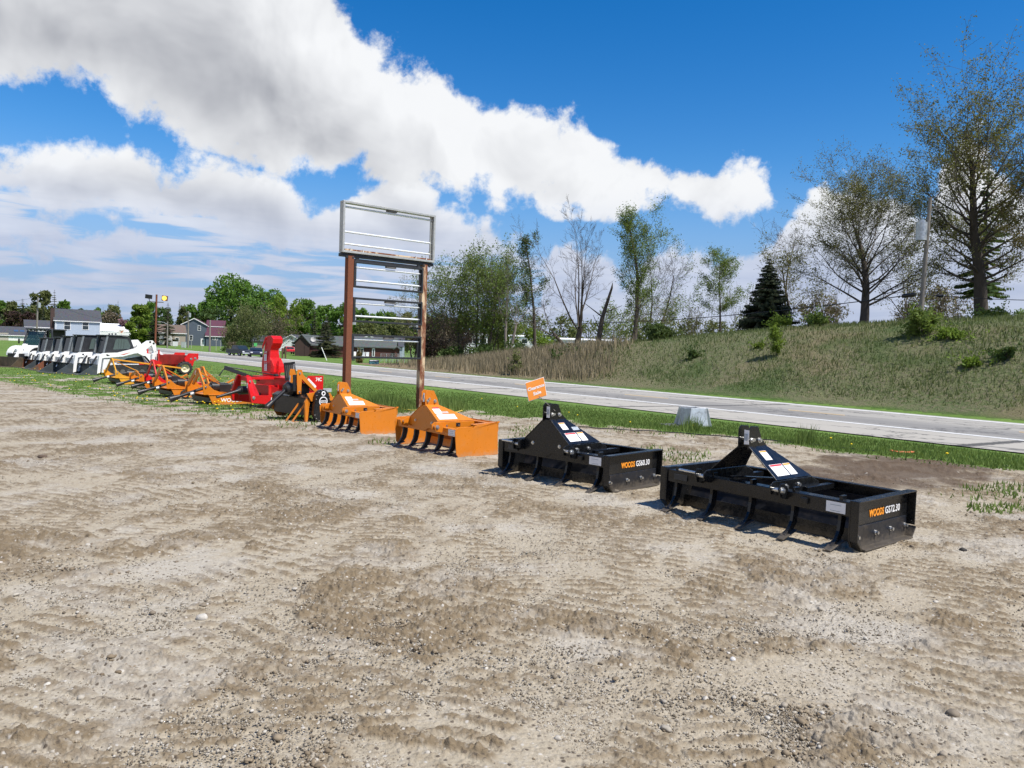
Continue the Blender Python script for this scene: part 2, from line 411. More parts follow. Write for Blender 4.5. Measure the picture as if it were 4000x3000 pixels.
if RN @ _fa < 0: RN = -RN
VFAR = RN @ _fa
_HC = [(-2600, .6), (900, .0), (1500, .0), (1680, .25), (1850, 1.0), (2000, 1.85), (2250, 2.9), (2500, 3.6), (3000, 4.4), (3500, 4.75), (4000, 4.9), (4700, 5.0)]
_hu = []
for _x, _h in _HC[1:]:
    _d = ray(_x, 1500); _d = _d[:2]; _t = (VFAR + 7.) / (RN @ _d); _hu.append((RD @ (_d * _t), _h))
_hu.sort(); _hu_x = np.array([a for a, b in _hu]); _hu_h = np.array([b for a, b in _hu])
def hill_flat(X, Y):
    u = X * RD[0] + Y * RD[1]; v = X * RN[0] + Y * RN[1] - VFAR
    H = np.interp(u, _hu_x, _hu_h)
    return H * (.62 * sst(.5, 7.5, v) + .38 * sst(.8, 12., v)) * (1 - .45 * sst(30, 90, v))
def zflat(X, Y):
    r = np.hypot(X, Y); return CAM_H - kfac(r) * CAM_H + hill_flat(X, Y)
def zground(x, y):
    r = math.hypot(x, y); rf = float(np.interp(r, _rr, _rt)); k = rf / max(r, 1e-6)
    return float(zflat(np.array(x * k), np.array(y * k)))
def G(px, py):
    """surveyed ground point for a point of the photograph on level ground"""
    f = flat_px(px, py); k = float(kfac(np.hypot(*f))); x, y = f * k
    return Vector((x, y, zground(x, y)))
def AT(px, D):
    """ground point at depth D straight below a column of the photograph near the horizon"""
    d = ray(px, 1300); x, y = d[0] / d[1] * D, D
    return Vector((x, y, zground(x, y)))
def HIT(px, py):
    """ground point where the line of sight of a point of the photograph meets the terrain, bank included"""
    d = ray(px, py); d = d / math.hypot(d[0], d[1]); t = 5.0
    while t < 400:
        if CAM_H + d[2] * t < zground(d[0] * t, d[1] * t): break
        t += .25
    return Vector((d[0] * t, d[1] * t, zground(d[0] * t, d[1] * t)))
def HPX(n, D): return n * D / FPX     # metres for n pixels of the photograph at depth D
# ------------------------------------------------------------------ ground, hill, road
def to_px(X, Y):
    c = np.stack([X, Y, np.full_like(X, -CAM_H)], -1) @ CM
    w = np.maximum(-c[..., 2], 1e-4); px = 2000 + FPX * c[..., 0] / w; py = 1500 - FPX * c[..., 1] / w
    bad = Y < .05
    return np.where(bad, 2000., np.clip(px, -4000, 8000)), np.where(bad, 9000., py)
_LB = np.array([(-4000, 1440), (-600, 1455), (0, 1490), (360, 1560), (720, 1615), (1085, 1650), (1250, 1640), (1400, 1605), (1700, 1592), (1900, 1618), (2100, 1640), (2300, 1662), (2640, 1692), (3000, 1722), (3400, 1777), (3700, 1808), (4000, 1838), (5200, 1960), (8000, 2250)], float)
def lawn_mask(X, Y):
    """how grassy the lot is (0 gravel, 1 turf)"""
    px, py = to_px(X, Y)
    r = np.hypot(X, Y); k = kfac(r); x, y = X * k, Y * k
    edge = np.interp(px, _LB[:, 0], _LB[:, 1])
    n = fbm(x, y, 1.6, 4, 40); n2 = fbm(x, y, .5, 3, 47)
    L = sst(-14, 14, (edge - py) + n * 26 + n2 * 14)
    weed = sst(1350, 900, px) * sst(1440, 1475, py) # left strip: thin weeds among bare dirt
    L = L * (1 - weed * sst(-.12, .22, n * .9 + n2 * .8 + (py - 1540) * .0022) * .95)
    def spot(cx, cy, rx, ry, s=1.): return s * sst(1.15, .55, np.hypot((px - cx) / rx, (py - cy) / ry) + n2 * .7)
    for q in ((2060, 1690, 75, 26, 0.30), (2680, 1790, 110, 34, 0.30), (3920, 1925, 230, 36, 0.30), (1930, 1745, 50, 20, 0.30), (1170, 1655, 100, 22, 0.30), (2560, 1765, 90, 18, 0.30), (3900, 1990, 150, 20, 0.30), (1500, 1730, 60, 14, 0.30)):
        L = np.maximum(L, spot(*q))
    v = X * RN[0] + Y * RN[1] - VFAR
    return np.where(v > -1.0, 1.0, L)
def build_ground():
    a = np.radians(np.concatenate([np.linspace(-180, -48, 24)[:-1], np.linspace(-48, -37.5, 16)[:-1], np.linspace(-37.5, 37.5, 880), np.linspace(37.5, 48, 16)[1:], np.linspace(48, 180, 24)[1:]]))
    q = np.linspace(CAM_H * 768 / 2.2, CAM_H * 768 / 15., 600)
    r = np.concatenate([[.02, .8, 1.6], CAM_H * 768 / q, np.geomspace(15.15, 45, 150), np.geomspace(45.8, 260, 90), np.geomspace(275, 3500, 24)])
    A, Rr = np.meshgrid(a, r); X = Rr * np.sin(A); Y = Rr * np.cos(A)
    k = kfac(Rr); x = X * k; y = Y * k; z = zflat(X, Y)
    v = X * RN[0] + Y * RN[1] - VFAR
    L = lawn_mask(X, Y)
    near = (Rr < 24)
    lot = (1 - L) * (v < -9)
    # loose, rutted patches against pale compacted ones
    wx = x + .5 * fbm(x, y, 1.3, 3, 3); wy = y + .5 * fbm(x, y, 1.3, 3, 5)
    big = fbm(wx * .75, wy * 1.25, 1.15, 5, 11); mid = fbm(wx, wy, .38, 4, 21)
    loose = sst(-.02, .30, big + .45 * mid)
    tread = 0                                                          # lug furrows left by tyres, in broken bands
    for ta, per, sd, lo_ in ((.36, .115, 37, .0), (-.12, .10, 137, .05), (.62, .13, 237, .07)):
        ca_, sa_ = math.cos(ta), math.sin(ta); un, ut = y * ca_ + x * sa_, x * ca_ - y * sa_
        tm = sst(lo_, lo_ + .12, fbm(un * .55 + .2 * mid, ut * 1.25, .8, 3, sd)); broken = sst(-.40, .05, fbm(x, y, .12, 3, sd + 2))
        lug = np.abs(((un / per + .40 * fbm(x, y, .7, 2, sd + 5) + .10 * fbm(x, y, .12, 2, sd + 7)) % 1) * 2 - 1)
        tread = np.maximum(tread, sst(.28, .62, lug) * tm * broken)
    crumb = 1.3 * (np.abs(fbm(x, y, .055, 4, 51, .68)) * 2 - .45) + .5 * fbm(x, y, .10, 3, 55); crumb2 = np.maximum(0, fbm(x, y, .16, 3, 61) - .05)
    h = .024 * fbm(x, y, 1.6, 3, 71) + .016 * loose * (mid + .3) + .019 * tread * (.7 + .5 * loose)
    h = h + crumb * (.0035 + .009 * loose + .008 * tread) + crumb2 * .045 * loose
    z = z + np.where(near, h * lot * sst(24, 14, Rr), 0) + L * sst(60, 10, Rr) * .012
    tone = np.clip(loose * (.62 + .5 * mid) + .35 * crumb * (.2 + loose) + 1.5 * tread * (.62 + .38 * loose) + .10 * fbm(x, y, .04, 3, 57), 0, 1)
    V = np.stack([x, y, z], -1).reshape(-1, 3); nr, na = A.shape
    idx = np.arange(nr * na).reshape(nr, na)
    F = np.stack([idx[:-1, :-1], idx[:-1, 1:], idx[1:, 1:], idx[1:, :-1]], -1).reshape(-1, 4)[:, ::-1]
    vf = v[:-1, :-1].reshape(-1); af = A[:-1, :-1].reshape(-1)
    hh = hill_flat(X, Y)[:-1, :-1].reshape(-1)
    isH = (vf > .25) & (hh > .03) & (np.abs(af) < math.pi / 2)
    pxv, pyv = to_px(X, Y)
    damp = sst(1.35, .75, np.hypot((pxv - 3500) / 360, (pyv - 1838) / 66) + .9 * fbm(x, y, .6, 4, 83)) # dark damp dirt by the verge
    dry = sst(2750, 1900, pxv) * sst(-1, 3, v) # tan reeds at the left foot of the bank
    def gmat(g, b):
        p = geopos(g); at = lambda n: g.new('ShaderNodeAttribute', attribute_name=n).outputs['Fac']
        tone, L, dm = at('tone'), at('turf'), at('damp')
        f1 = g.noise(p, 2.2, 6, .62); f2 = g.noise(p, 13, 6, .7); f3 = g.noise(p, 70, 4, .7); vo = g.voro(p, 46, 'F1', 'Color'); vd = g.voro(p, 46)
        fw = g.noise(p, .75, 7, .66)
        pale = g.mix(f1, (.330, .276, .195), (.455, .402, .312))
        dark = g.mix(f2, (.140, .103, .062), (.250, .196, .126))
        t = g.math('ADD', tone, g.math('MULTIPLY', g.math('SUBTRACT', f2, .5), .55), clamp=True)
        c = g.mix(t, pale, dark)
        c = g.mix(g.map(fw, .50, .62, 0, .6), c, (.46, .43, .375))
        sp = g.new('ShaderNodeSeparateColor'); g.put(sp.inputs[0], vo)
        c = g.mix(g.math('MULTIPLY', g.map(sp.outputs[0], .93, .97), g.map(vd, .45, .25)), c, (.50, .47, .42))
        c = g.mix(g.math('MULTIPLY', g.map(sp.outputs[1], .86, .92), g.map(vd, .5, .3)), c, (.105, .085, .065))
        f4 = g.noise(p, 27, 3, .6); c = g.mix(g.map(f4, .52, .74, 0, .35), c, (.13, .10, .066)); c = g.mix(g.map(f4, .48, .30, 0, .35), c, (.47, .435, .37))
        c = g.mix(g.map(f3, .3, .7, 0, .5), c, g.mix(.4, c, (.12, .09, .06)))
        c = g.mix(g.math('MULTIPLY', dm, .85), c, (.085, .056, .036))
        gx = g.noise(g.scale(p, (1, 1, 1)), .35, 6, .6); gb = g.noise(p, 9, 5, .7)
        gr = g.mix(g.map(gx, .35, .65), (.092, .160, .030), (.140, .225, .050))
        gr = g.mix(g.map(gb, .45, .7, 0, .6), gr, (.045, .075, .02))
        gr = g.mix(g.map(g.noise(p, 1.9, 5, .65), .60, .74, 0, .55), gr, (.19, .16, .075))
        lk = g.math('ADD', L, g.math('MULTIPLY', g.math('SUBTRACT', f2, .5), .5), clamp=True)
        c = g.mix(g.map(lk, .36, .66), c, gr)
        g.put(b.inputs['Base Color'], c); b.inputs['Roughness'].default_value = .95; b.inputs['Specular IOR Level'].default_value = .15
        hgt = g.math('ADD', g.math('MULTIPLY', f3, .5), g.math('MULTIPLY', g.math('SUBTRACT', 1, vd), .35))
        g.put(b.inputs['Normal'], g.bump(g.math('ADD', hgt, f2), .7, .02))
    def hmat(g, b):
        p = geopos(g); dry = g.new('ShaderNodeAttribute', attribute_name='dry').outputs['Fac']; hv = g.new('ShaderNodeAttribute', attribute_name='verge').outputs['Fac']
        n1 = g.noise(p, .35, 6, .6); n2 = g.noise(g.scale(p, (1, 1, .4)), 5, 6, .7)
        c = g.mix(g.map(n1, .35, .65), (.100, .145, .052), (.165, .18, .085))
        c = g.mix(g.map(n2, .35, .7), c, (.20, .18, .115)); c = g.mix(g.map(g.noise(p, .16, 4, .6), .5, .66, 0, .55), c, (.25, .195, .12)); c = g.mix(g.map(g.noise(g.vmath('ADD', p, (40., 7., 0.)), .22, 4, .6), .52, .68, 0, .6), c, (.06, .11, .03)); c = g.mix(g.math('MULTIPLY', dry, .8), c, (.26, .19, .125))
        c = g.mix(hv, c, g.mix(n2, (.05, .12, .018), (.085, .17, .028)))
        g.put(b.inputs['Base Color'], c); b.inputs['Roughness'].default_value = 1.; b.inputs['Specular IOR Level'].default_value = .1
        g.put(b.inputs['Normal'], g.bump(n2, 1., .25))
    gm, hm = mat('ground_soil', gmat), mat('hill_grass', hmat)
    at = dict(tone=tone.ravel(), turf=L.ravel(), damp=(damp * (v < -8.6)).ravel())
    def sub(Fs, nm, m, attrs):
        us = np.unique(Fs); mp = np.full(len(V), -1); mp[us] = np.arange(len(us))
        return npmesh(nm, V[us], mp[Fs], m, None, True, {k: a[us] for k, a in attrs.items()})
    tag(sub(F[~isH], 'ground', gm, at), None, None, kind='structure')
    verge = sst(1.6, .7, v + .4 * fbm(x, y, 2.0, 3, 91)).ravel()
    tag(sub(F[isH], 'hill', hm, dict(dry=dry.ravel(), verge=verge)), None, None, kind='structure')
build_ground()
def road_rows():
    yn = lambda x: 1564 + .1147 * (x - 2143); yw = lambda x: 1534 + .1038 * (x - 2143); yf = lambda x: 1494 + .0885 * (x - 2143)
    return yn, yw, yf
def road_strip(name, fa, fb, lift, m, xs, rows=1, tex=False):
    V = []; 
    for x in xs:
        for j in range(rows + 1):
            t = j / rows; y = fa(x) * (1 - t) + fb(x) * t
            f = flat_px(x, y); k = float(kfac(np.hypot(*f))); V.append((f[0] * k, f[1] * k, float(CAM_H - k * CAM_H) + lift))
    n = len(xs); w = rows + 1
    F = [(i * w + j, (i + 1) * w + j, (i + 1) * w + j + 1, i * w + j + 1) for i in range(n - 1) for j in range(rows)]
    o = npmesh(name, np.array(V), np.array(F), m, None, True, {'across': np.tile(np.linspace(0, 1, w), n)})
    return tag(o, None, None, kind='structure')
def build_road():
    yn, yw, yf = road_rows()
    def rmat(g, b):
        p = geopos(g); ac = g.new('ShaderNodeAttribute', attribute_name='across').outputs['Fac']
        th = math.atan2(RD[1], RD[0])
        mp = g.new('ShaderNodeMapping'); g.put(mp.inputs['Vector'], p); mp.inputs['Rotation'].default_value = (0, 0, -th); q = mp.outputs[0]
        ql = g.scale(q, (.05, 1, 1)); n1 = g.noise(ql, 2.0, 6, .6); n2 = g.noise(p, 9, 5, .7); n3 = g.noise(p, 90, 3, .7)
        cr = g.voro(g.vmath('ADD', g.scale(q, (.16, .4, 1)), g.scale(g.noise(p, .8, 4, .6), (1.2, 1.2, 0))), 1.0, 'DISTANCE_TO_EDGE')
        sh = g.mix(n2, (.35, .325, .28), (.46, .435, .385)); asp = g.mix(n1, (.19, .184, .175), (.265, .256, .238))
        asp = g.mix(g.map(n2, .4, .7, 0, .3), asp, (.30, .29, .275))
        far = g.mix(n1, (.31, .295, .265), (.40, .38, .34))
        # wheel tracks and the pale crown of each lane
        wv = g.math('SINE', g.math('MULTIPLY', g.math('SUBTRACT', ac, .42), 31.))
        asp = g.mix(g.map(wv, -.4, .9, 0, .45), asp, (.31, .298, .272))
        c = g.mix(g.map(ac, .425, .435), sh, asp); c = g.mix(g.map(g.math('ADD', ac, g.math('MULTIPLY', n1, .05)), .70, .78), c, far)
        c = g.mix(g.map(cr, .030, .006, 0, .8), c, (.07, .07, .07))
        sp = g.new('ShaderNodeSeparateXYZ'); g.put(sp.inputs[0], q)
        j = g.math('ABSOLUTE', g.math('SUBTRACT', g.math('FRACT', g.math('DIVIDE', g.math('ADD', sp.outputs[0], g.math('MULTIPLY', n2, .5)), 12.)), .5))
        c = g.mix(g.map(j, .018, .008, 0, .9), c, (.05, .05, .05))
        g.put(b.inputs['Base Color'], g.mix(g.map(n3, .3, .7, 0, .25), c, (.12, .12, .115))); b.inputs['Roughness'].default_value = .9
        b.inputs['Specular IOR Level'].default_value = .2
        g.put(b.inputs['Normal'], g.bump(n3, .3, .01))
    xs = list(np.linspace(5600, 760, 220)) + list(np.linspace(740, 120, 70))
    road_strip('road', yn, yf, .035, mat('road_paving', rmat), xs, 12)
    WL = simple('road_white_paint', (.62, .62, .60), .7, 0, .12, 9, dirt=(.3, .3, .28, .8)); YL = simple('road_yellow_paint', (.47, .35, .19), .7, 0, .15, 9, dirt=(.33, .31, .28, .95))
    d = lambda x: .10 + .0022 * (yn(x) - yf(x))
    W = lambda x: (yn(x) - yf(x)) * .018
    road_strip('road_edge_line', lambda x: yw(x) + W(x), lambda x: yw(x) - W(x), .041, WL, xs)
    road_strip('road_far_edge_line', lambda x: yf(x) + .055 * (yn(x) - yf(x)), lambda x: yf(x) + .025 * (yn(x) - yf(x)), .041, WL, xs)
    # the worn yellow dashes of the centre line
    yc = lambda x: yw(x) * .52 + yf(x) * .48
    V = []; F = []
    for x0, x1 in ((2010, 2125), (2440, 2610), (3080, 3300), (3980, 4300), (1700, 1760), (1480, 1530)):
        for i in range(9):
            x = x0 + (x1 - x0) * i / 8
            for s in (-1, 1):
                f = flat_px(x, yc(x) + s * W(x) * .8); k = float(kfac(np.hypot(*f))); V.append((f[0] * k, f[1] * k, CAM_H - k * CAM_H + .041))
        o = len(V) - 18; F += [(o + 2 * i, o + 2 * i + 2, o + 2 * i + 3, o + 2 * i + 1) for i in range(8)]
    tag(npmesh('road_centre_line', np.array(V), np.array(F), YL), None, None, kind='structure')
build_road()
# ------------------------------------------------------------------ loose stones on the lot
def rot_basis(n, rs):
    a = rs.rand(n) * 2 * np.pi; return np.cos(a), np.sin(a)
def build_stones(nm, n, s0, sg, smax, thr, seed, ramp, label, kind, sub=1):
    rs = np.random.RandomState(seed)
    bm = bmesh.new(); (bmesh.ops.create_icosphere(bm, subdivisions=sub + 1, radius=1) if sub >= 0 else bmesh.ops.create_cone(bm, cap_ends=True, segments=4, radius1=1, radius2=.55, depth=1.2))
    bmesh.ops.triangulate(bm, faces=bm.faces[:]); bv = np.array([v.co[:] for v in bm.verts]); bf = np.array([[v.index for v in f.verts] for f in bm.faces]); bm.free()
    q = rs.uniform(CAM_H * 768 / 2.3, CAM_H * 768 / 17, n * 3); r = CAM_H * 768 / q; a = np.radians(rs.uniform(-38, 38, n * 3)); X = r * np.sin(a); Y = r * np.cos(a)
    L = lawn_mask(X, Y); k_ = kfac(r); x_, y_ = X * k_, Y * k_
    wx = x_ + .5 * fbm(x_, y_, 1.3, 3, 3); wy = y_ + .5 * fbm(x_, y_, 1.3, 3, 5); ls_ = sst(-.02, .30, fbm(wx * .75, wy * 1.25, 1.15, 5, 11) + .45 * fbm(wx, wy, .38, 4, 21))
    cl = thr * (ls_ - .45) + (1 - thr) * (fbm(X, Y, .55, 3, 101) + .5 * fbm(X, Y, .16, 2, 105))
    keep = (L < .3) & (rs.rand(n * 3) < (.16 if kind == 'fines' else 0) + sst(-.15, .45, cl) * .85 + (.05 if kind == 'stone' else .004)); X, Y, r = X[keep][:n], Y[keep][:n], r[keep][:n]; n = len(X)
    k = kfac(r); s = np.exp(rs.normal(np.log(s0), sg, n)) * (1 + r * .03); s = np.clip(s, .003, smax)
    ca, sa = rot_basis(n, rs); st = np.stack([rs.uniform(.8, 1.35, n), rs.uniform(.65, 1.0, n), rs.uniform(.45, .8, n)], -1)
    J = 1 + rs.uniform(-.2, .2, (n, len(bv), 1)); P = bv[None] * J * st[:, None] * s[:, None, None]
    Q = np.stack([P[..., 0] * ca[:, None] - P[..., 1] * sa[:, None], P[..., 0] * sa[:, None] + P[..., 1] * ca[:, None], P[..., 2]], -1)
    Q += np.stack([X * k, Y * k, zflat(X, Y) + s * .30 + (.008 if kind == 'clod' else .004 if kind == 'stone' else .001) * rs.rand(n)], -1)[:, None]
    F = (bf[None] + (np.arange(n) * len(bv))[:, None, None]).reshape(-1, 3)
    def sm(g, b):
        rn = g.new('ShaderNodeNewGeometry').outputs['Random Per Island']; nn = g.noise(geopos(g), 60, 4, .6)
        cr = g.new('ShaderNodeValToRGB'); e = cr.color_ramp.elements
        for i, (p, c) in enumerate(ramp):
            el = e[i] if i < 2 else e.new(p); el.position = p; el.color = (*c, 1)
        g.put(cr.inputs[0], rn); g.put(b.inputs['Base Color'], g.mix(g.map(nn, .3, .7, 0, .3), cr.outputs[0], (.2, .16, .12))); b.inputs['Roughness'].default_value = .85
    tag(npmesh(nm, Q.reshape(-1, 3), F, mat('loose_' + kind, sm), None, True), label, nm, kind='stuff')
build_stones('gravel', 5200, .0052, .50, .034, .45, 5, ((0, (.15, .12, .085)), (.35, (.27, .225, .165)), (.7, (.38, .345, .285)), (1, (.52, .49, .43))), 'loose pale pebbles scattered over the rutted dirt lot', 'stone')
build_stones('dirt', 15000, .0060, .42, .022, .92, 6, ((0, (.13, .095, .056)), (.4, (.19, .145, .09)), (.8, (.26, .205, .135)), (1, (.34, .29, .215))), 'crumbly brown dirt clods in the churned patches of the lot', 'clod', 0)
build_stones('fine_gravel', 110000, .0036, .40, .010, .30, 8, ((0, (.11, .085, .056)), (.3, (.20, .165, .115)), (.7, (.33, .29, .225)), (1, (.47, .44, .38))), 'fine packed gravel covering the whole lot', 'fines', -1)
# ------------------------------------------------------------------ grass
def blades(n_try, prob, seed, hfun, wfun, lean, qlo, qhi, alo, ahi, nj=1):
    """triangular blades on the terrain, sampled evenly over the picture's rows so that near turf gets most of them"""
    rs = np.random.RandomState(seed)
    q = rs.uniform(qlo, qhi, n_try); r = CAM_H * 768 / q; a = np.radians(rs.uniform(alo, ahi, n_try)); X = r * np.sin(a); Y = r * np.cos(a)
    keep = rs.rand(n_try) < prob(X, Y); X, Y, r = X[keep], Y[keep], r[keep]; n = len(X)
    k = kfac(r); x = X * k; y = Y * k; z = zflat(X, Y); h = hfun(X, Y, rs, n); w = wfun(h, r * k, rs, n)
    ca, sa = rot_basis(n, rs); ct, stt = rot_basis(n, rs); ln = rs.uniform(0, lean, n) * h
    b0 = np.stack([x - w * ca, y - w * sa, z - .02], -1); b1 = np.stack([x + w * ca, y + w * sa, z - .02], -1); t = np.stack([x + ln * ct, y + ln * stt, z + h], -1)
    V = np.stack([b0, b1, t], 1).reshape(-1, 3); F = np.arange(3 * n).reshape(-1, 3)
    return V, F
def build_grass():
    def vv(X, Y): return X * RN[0] + Y * RN[1] - VFAR
    G1 = leafmat('turf_blades', (.130, .205, .045), (.225, .310, .085), .4); G2 = leafmat('dry_stalks', (.24, .195, .125), (.37, .305, .21), .25); G3 = leafmat('hill_stalks', (.135, .190, .070), (.225, .245, .12), .45); gq = NT(G3.node_tree); bq = gq.n['Principled BSDF']; base = bq.inputs['Base Color'].links[0].from_socket; pp = geopos(gq)
    cq = gq.mix(gq.map(gq.noise(pp, .16, 4, .6), .52, .68, 0, .65), base, (.29, .225, .14)); cq = gq.mix(gq.map(gq.noise(gq.vmath('ADD', pp, (40., 7., 0.)), .22, 4, .6), .52, .66, 0, .7), cq, (.075, .135, .035)); gq.put(bq.inputs['Base Color'], cq)
    hi = CAM_H * 768
    mown = lambda X, Y: np.clip(lawn_mask(X, Y) * 2 - .9, 0, 1) * (vv(X, Y) < -7.7) * (vv(X, Y) > -60) * (np.hypot(X, Y) > 8)
    def tallp(X, Y):
        px, py = to_px(X, Y); return np.clip(sst(60, 15, np.abs(py - np.interp(px, [900, 1500, 1900, 2400, 4000], [1620, 1560, 1600, 1660, 1820]))), 0, 1)
    def hl(X, Y, rs, n): return rs.uniform(.025, .06, n) * (1 + .7 * tallp(X, Y) * rs.rand(n)) * np.where(to_px(X, Y)[0] < 1350, .8, 1.)
    V, F = blades(420000, mown, 7, hl, lambda h, d, rs, n: .006 + .0007 * d, .6, hi / 45, hi / 9, -38, 38)
    tag(npmesh('lawn_grass', V, F, G1), 'green mown lawn between the gravel lot and the road', 'grass', kind='stuff')
    # knee-high rough grass round the sign posts
    def cl(X, Y):
        px, py = to_px(X, Y); c = np.zeros_like(px)
        for cx, cy, rx, ry in ((1530, 1595, 120, 26), (1480, 1575, 80, 22), (1760, 1600, 90, 18), (1350, 1560, 60, 14), (2700, 1684, 60, 8), (3150, 1735, 60, 8)): c = np.maximum(c, sst(1.1, .4, np.hypot((px - cx) / rx, (py - cy) / ry)))
        return c
    V, F = blades(160000, cl, 8, lambda X, Y, rs, n: rs.uniform(.12, .42, n) * (.35 + .65 * cl(X, Y)), lambda h, d, rs, n: .007 + .0004 * d, .5, hi / 22, hi / 10, -25, 25)
    tag(npmesh('rough_grass', V, F, G1), 'knee-high rough grass left unmown round the rusty sign posts', 'grass', kind='stuff')
    # the bank
    def hp(X, Y): v = vv(X, Y); return (v > 1.0) * (v < 20) * sst(.05, .5, hill_flat(X, Y)) * (.55 + .45 * sst(-.2, .2, fbm(X, Y, 1.8, 3, 131)))
    def dryp(X, Y):
        px, _ = to_px(X, Y); v = vv(X, Y); return sst(2450, 2050, px + 300 * fbm(X, Y, 3, 3, 141)) * sst(.8, 1.6, v) * sst(9, 6, v)
    V, F = blades(230000, lambda X, Y: hp(X, Y) * (1 - .9 * dryp(X, Y)), 9, lambda X, Y, rs, n: rs.uniform(.07, .30, n) * sst(.6, 3, vv(X, Y)), lambda h, d, rs, n: .008 + .0005 * d, .7, hi / 75, hi / 15, -12, 38)
    tag(npmesh('bank_grass', V, F, G3), 'rough olive grass covering the roadside bank', 'grass', kind='stuff')
    V, F = blades(300000, lambda X, Y: hp(X, Y) * dryp(X, Y), 10, lambda X, Y, rs, n: rs.uniform(.4, 1.0, n), lambda h, d, rs, n: .012 + .0005 * d, .45, hi / 75, hi / 20, -12, 20)
    tag(npmesh('dry_reeds', V, F, G2), 'tan dry reeds at the foot of the bank beside the road', 'reeds', kind='stuff')
    # dandelions in the weedy strip
    rs = np.random.RandomState(12)
    def dp(X, Y):
        px, py = to_px(X, Y); return (lawn_mask(X, Y) > .45) * sst(1420, 1470, py) * sst(1380, 1150, px) * (.25 + .75 * sst(-.1, .3, fbm(X, Y, 1.2, 2, 151))) + .03 * (lawn_mask(X, Y) > .6) * (py > 1560) * (vv(X, Y) < -9)
    n = 17000; q = rs.uniform(hi / 40, hi / 8.5, n); r = hi / q; a = np.radians(rs.uniform(-38, 36, n)); X = r * np.sin(a); Y = r * np.cos(a)
    kp = rs.rand(n) < dp(X, Y) * .42; X, Y, r = X[kp], Y[kp], r[kp]; n = len(X); k = kfac(r); c = np.stack([X * k, Y * k, zflat(X, Y) + rs.uniform(.07, .15, n)], -1)
    ang = np.arange(6) * np.pi / 3; s = rs.uniform(.020, .034, n) * (1 + .006 * r)
    ring = c[:, None] + s[:, None, None] * np.stack([np.cos(ang), np.sin(ang), .25 * np.ones(6)], -1)[None]
    Vt = np.concatenate([c[:, None] + np.array([0, 0, .022]), ring, c[:, None] - np.array([0, 0, .012])], 1).reshape(-1, 3)
    f = np.array([(0, 1 + i, 1 + (i + 1) % 6) for i in range(6)] + [(7, 1 + (i + 1) % 6, 1 + i) for i in range(6)]); Fq = (f[None] + 8 * np.arange(n)[:, None, None]).reshape(-1, 3)
    DY = simple('dandelion_yellow', (.85, .60, .01), .7, 0, .1, 30)
    tag(npmesh('dandelions', Vt, Fq, DY), 'yellow dandelion heads dotted through the weedy strip', 'dandelions', kind='stuff')
    V, F = blades(120000, lambda X, Y: np.clip(lawn_mask(X, Y) * 1.6, 0, 1) * (to_px(X, Y)[1] > 1440) * (vv(X, Y) < -8.6), 13, lambda X, Y, rs, n: rs.uniform(.02, .08, n), lambda h, d, rs, n: .010 + .0006 * d, .9, hi / 35, hi / 8, -38, 38)
    tag(npmesh('weeds', V, F, G1), 'low green weeds growing through the dirt beside the implements', 'weeds', kind='stuff')
build_grass()
# ------------------------------------------------------------------ implements on the lot
def decal(parent, name, m, c, u, v, w, h, n, lift=.002, head=None, lines=3):
    """a label sheet centred at c in the plane of u (reading) and v (up), with a header band and printed lines"""
    u = Vector(u).normalized(); v = Vector(v).normalized(); n = Vector(n).normalized(); c = Vector(c)
    b = MB()
    def q(cx, cy, ww, hh, mm, l):
        o = c + u * cx + v * cy + n * l
        vs = [o - u * ww / 2 - v * hh / 2, o + u * ww / 2 - v * hh / 2, o + u * ww / 2 + v * hh / 2, o - u * ww / 2 + v * hh / 2]
        b.add(vs, [(0, 1, 2, 3)] if u.cross(v).dot(n) > 0 else [(3, 2, 1, 0)], mm)
    q(0, 0, w, h, m, lift)
    if head: q(0, h * .40, w * .92, h * .14, head, lift + .001)
    rs = random.Random(int((c.x * 997 + c.y * 331 + c.z * 77) * 100))
    for i in range(lines):
        q(-w * .02 * rs.random(), h * (.2 - .55 * i / max(1, lines - 1)), w * (.5 + .32 * rs.random()), h * .05, DECALG, lift + .001)
    return b.build(name, parent)
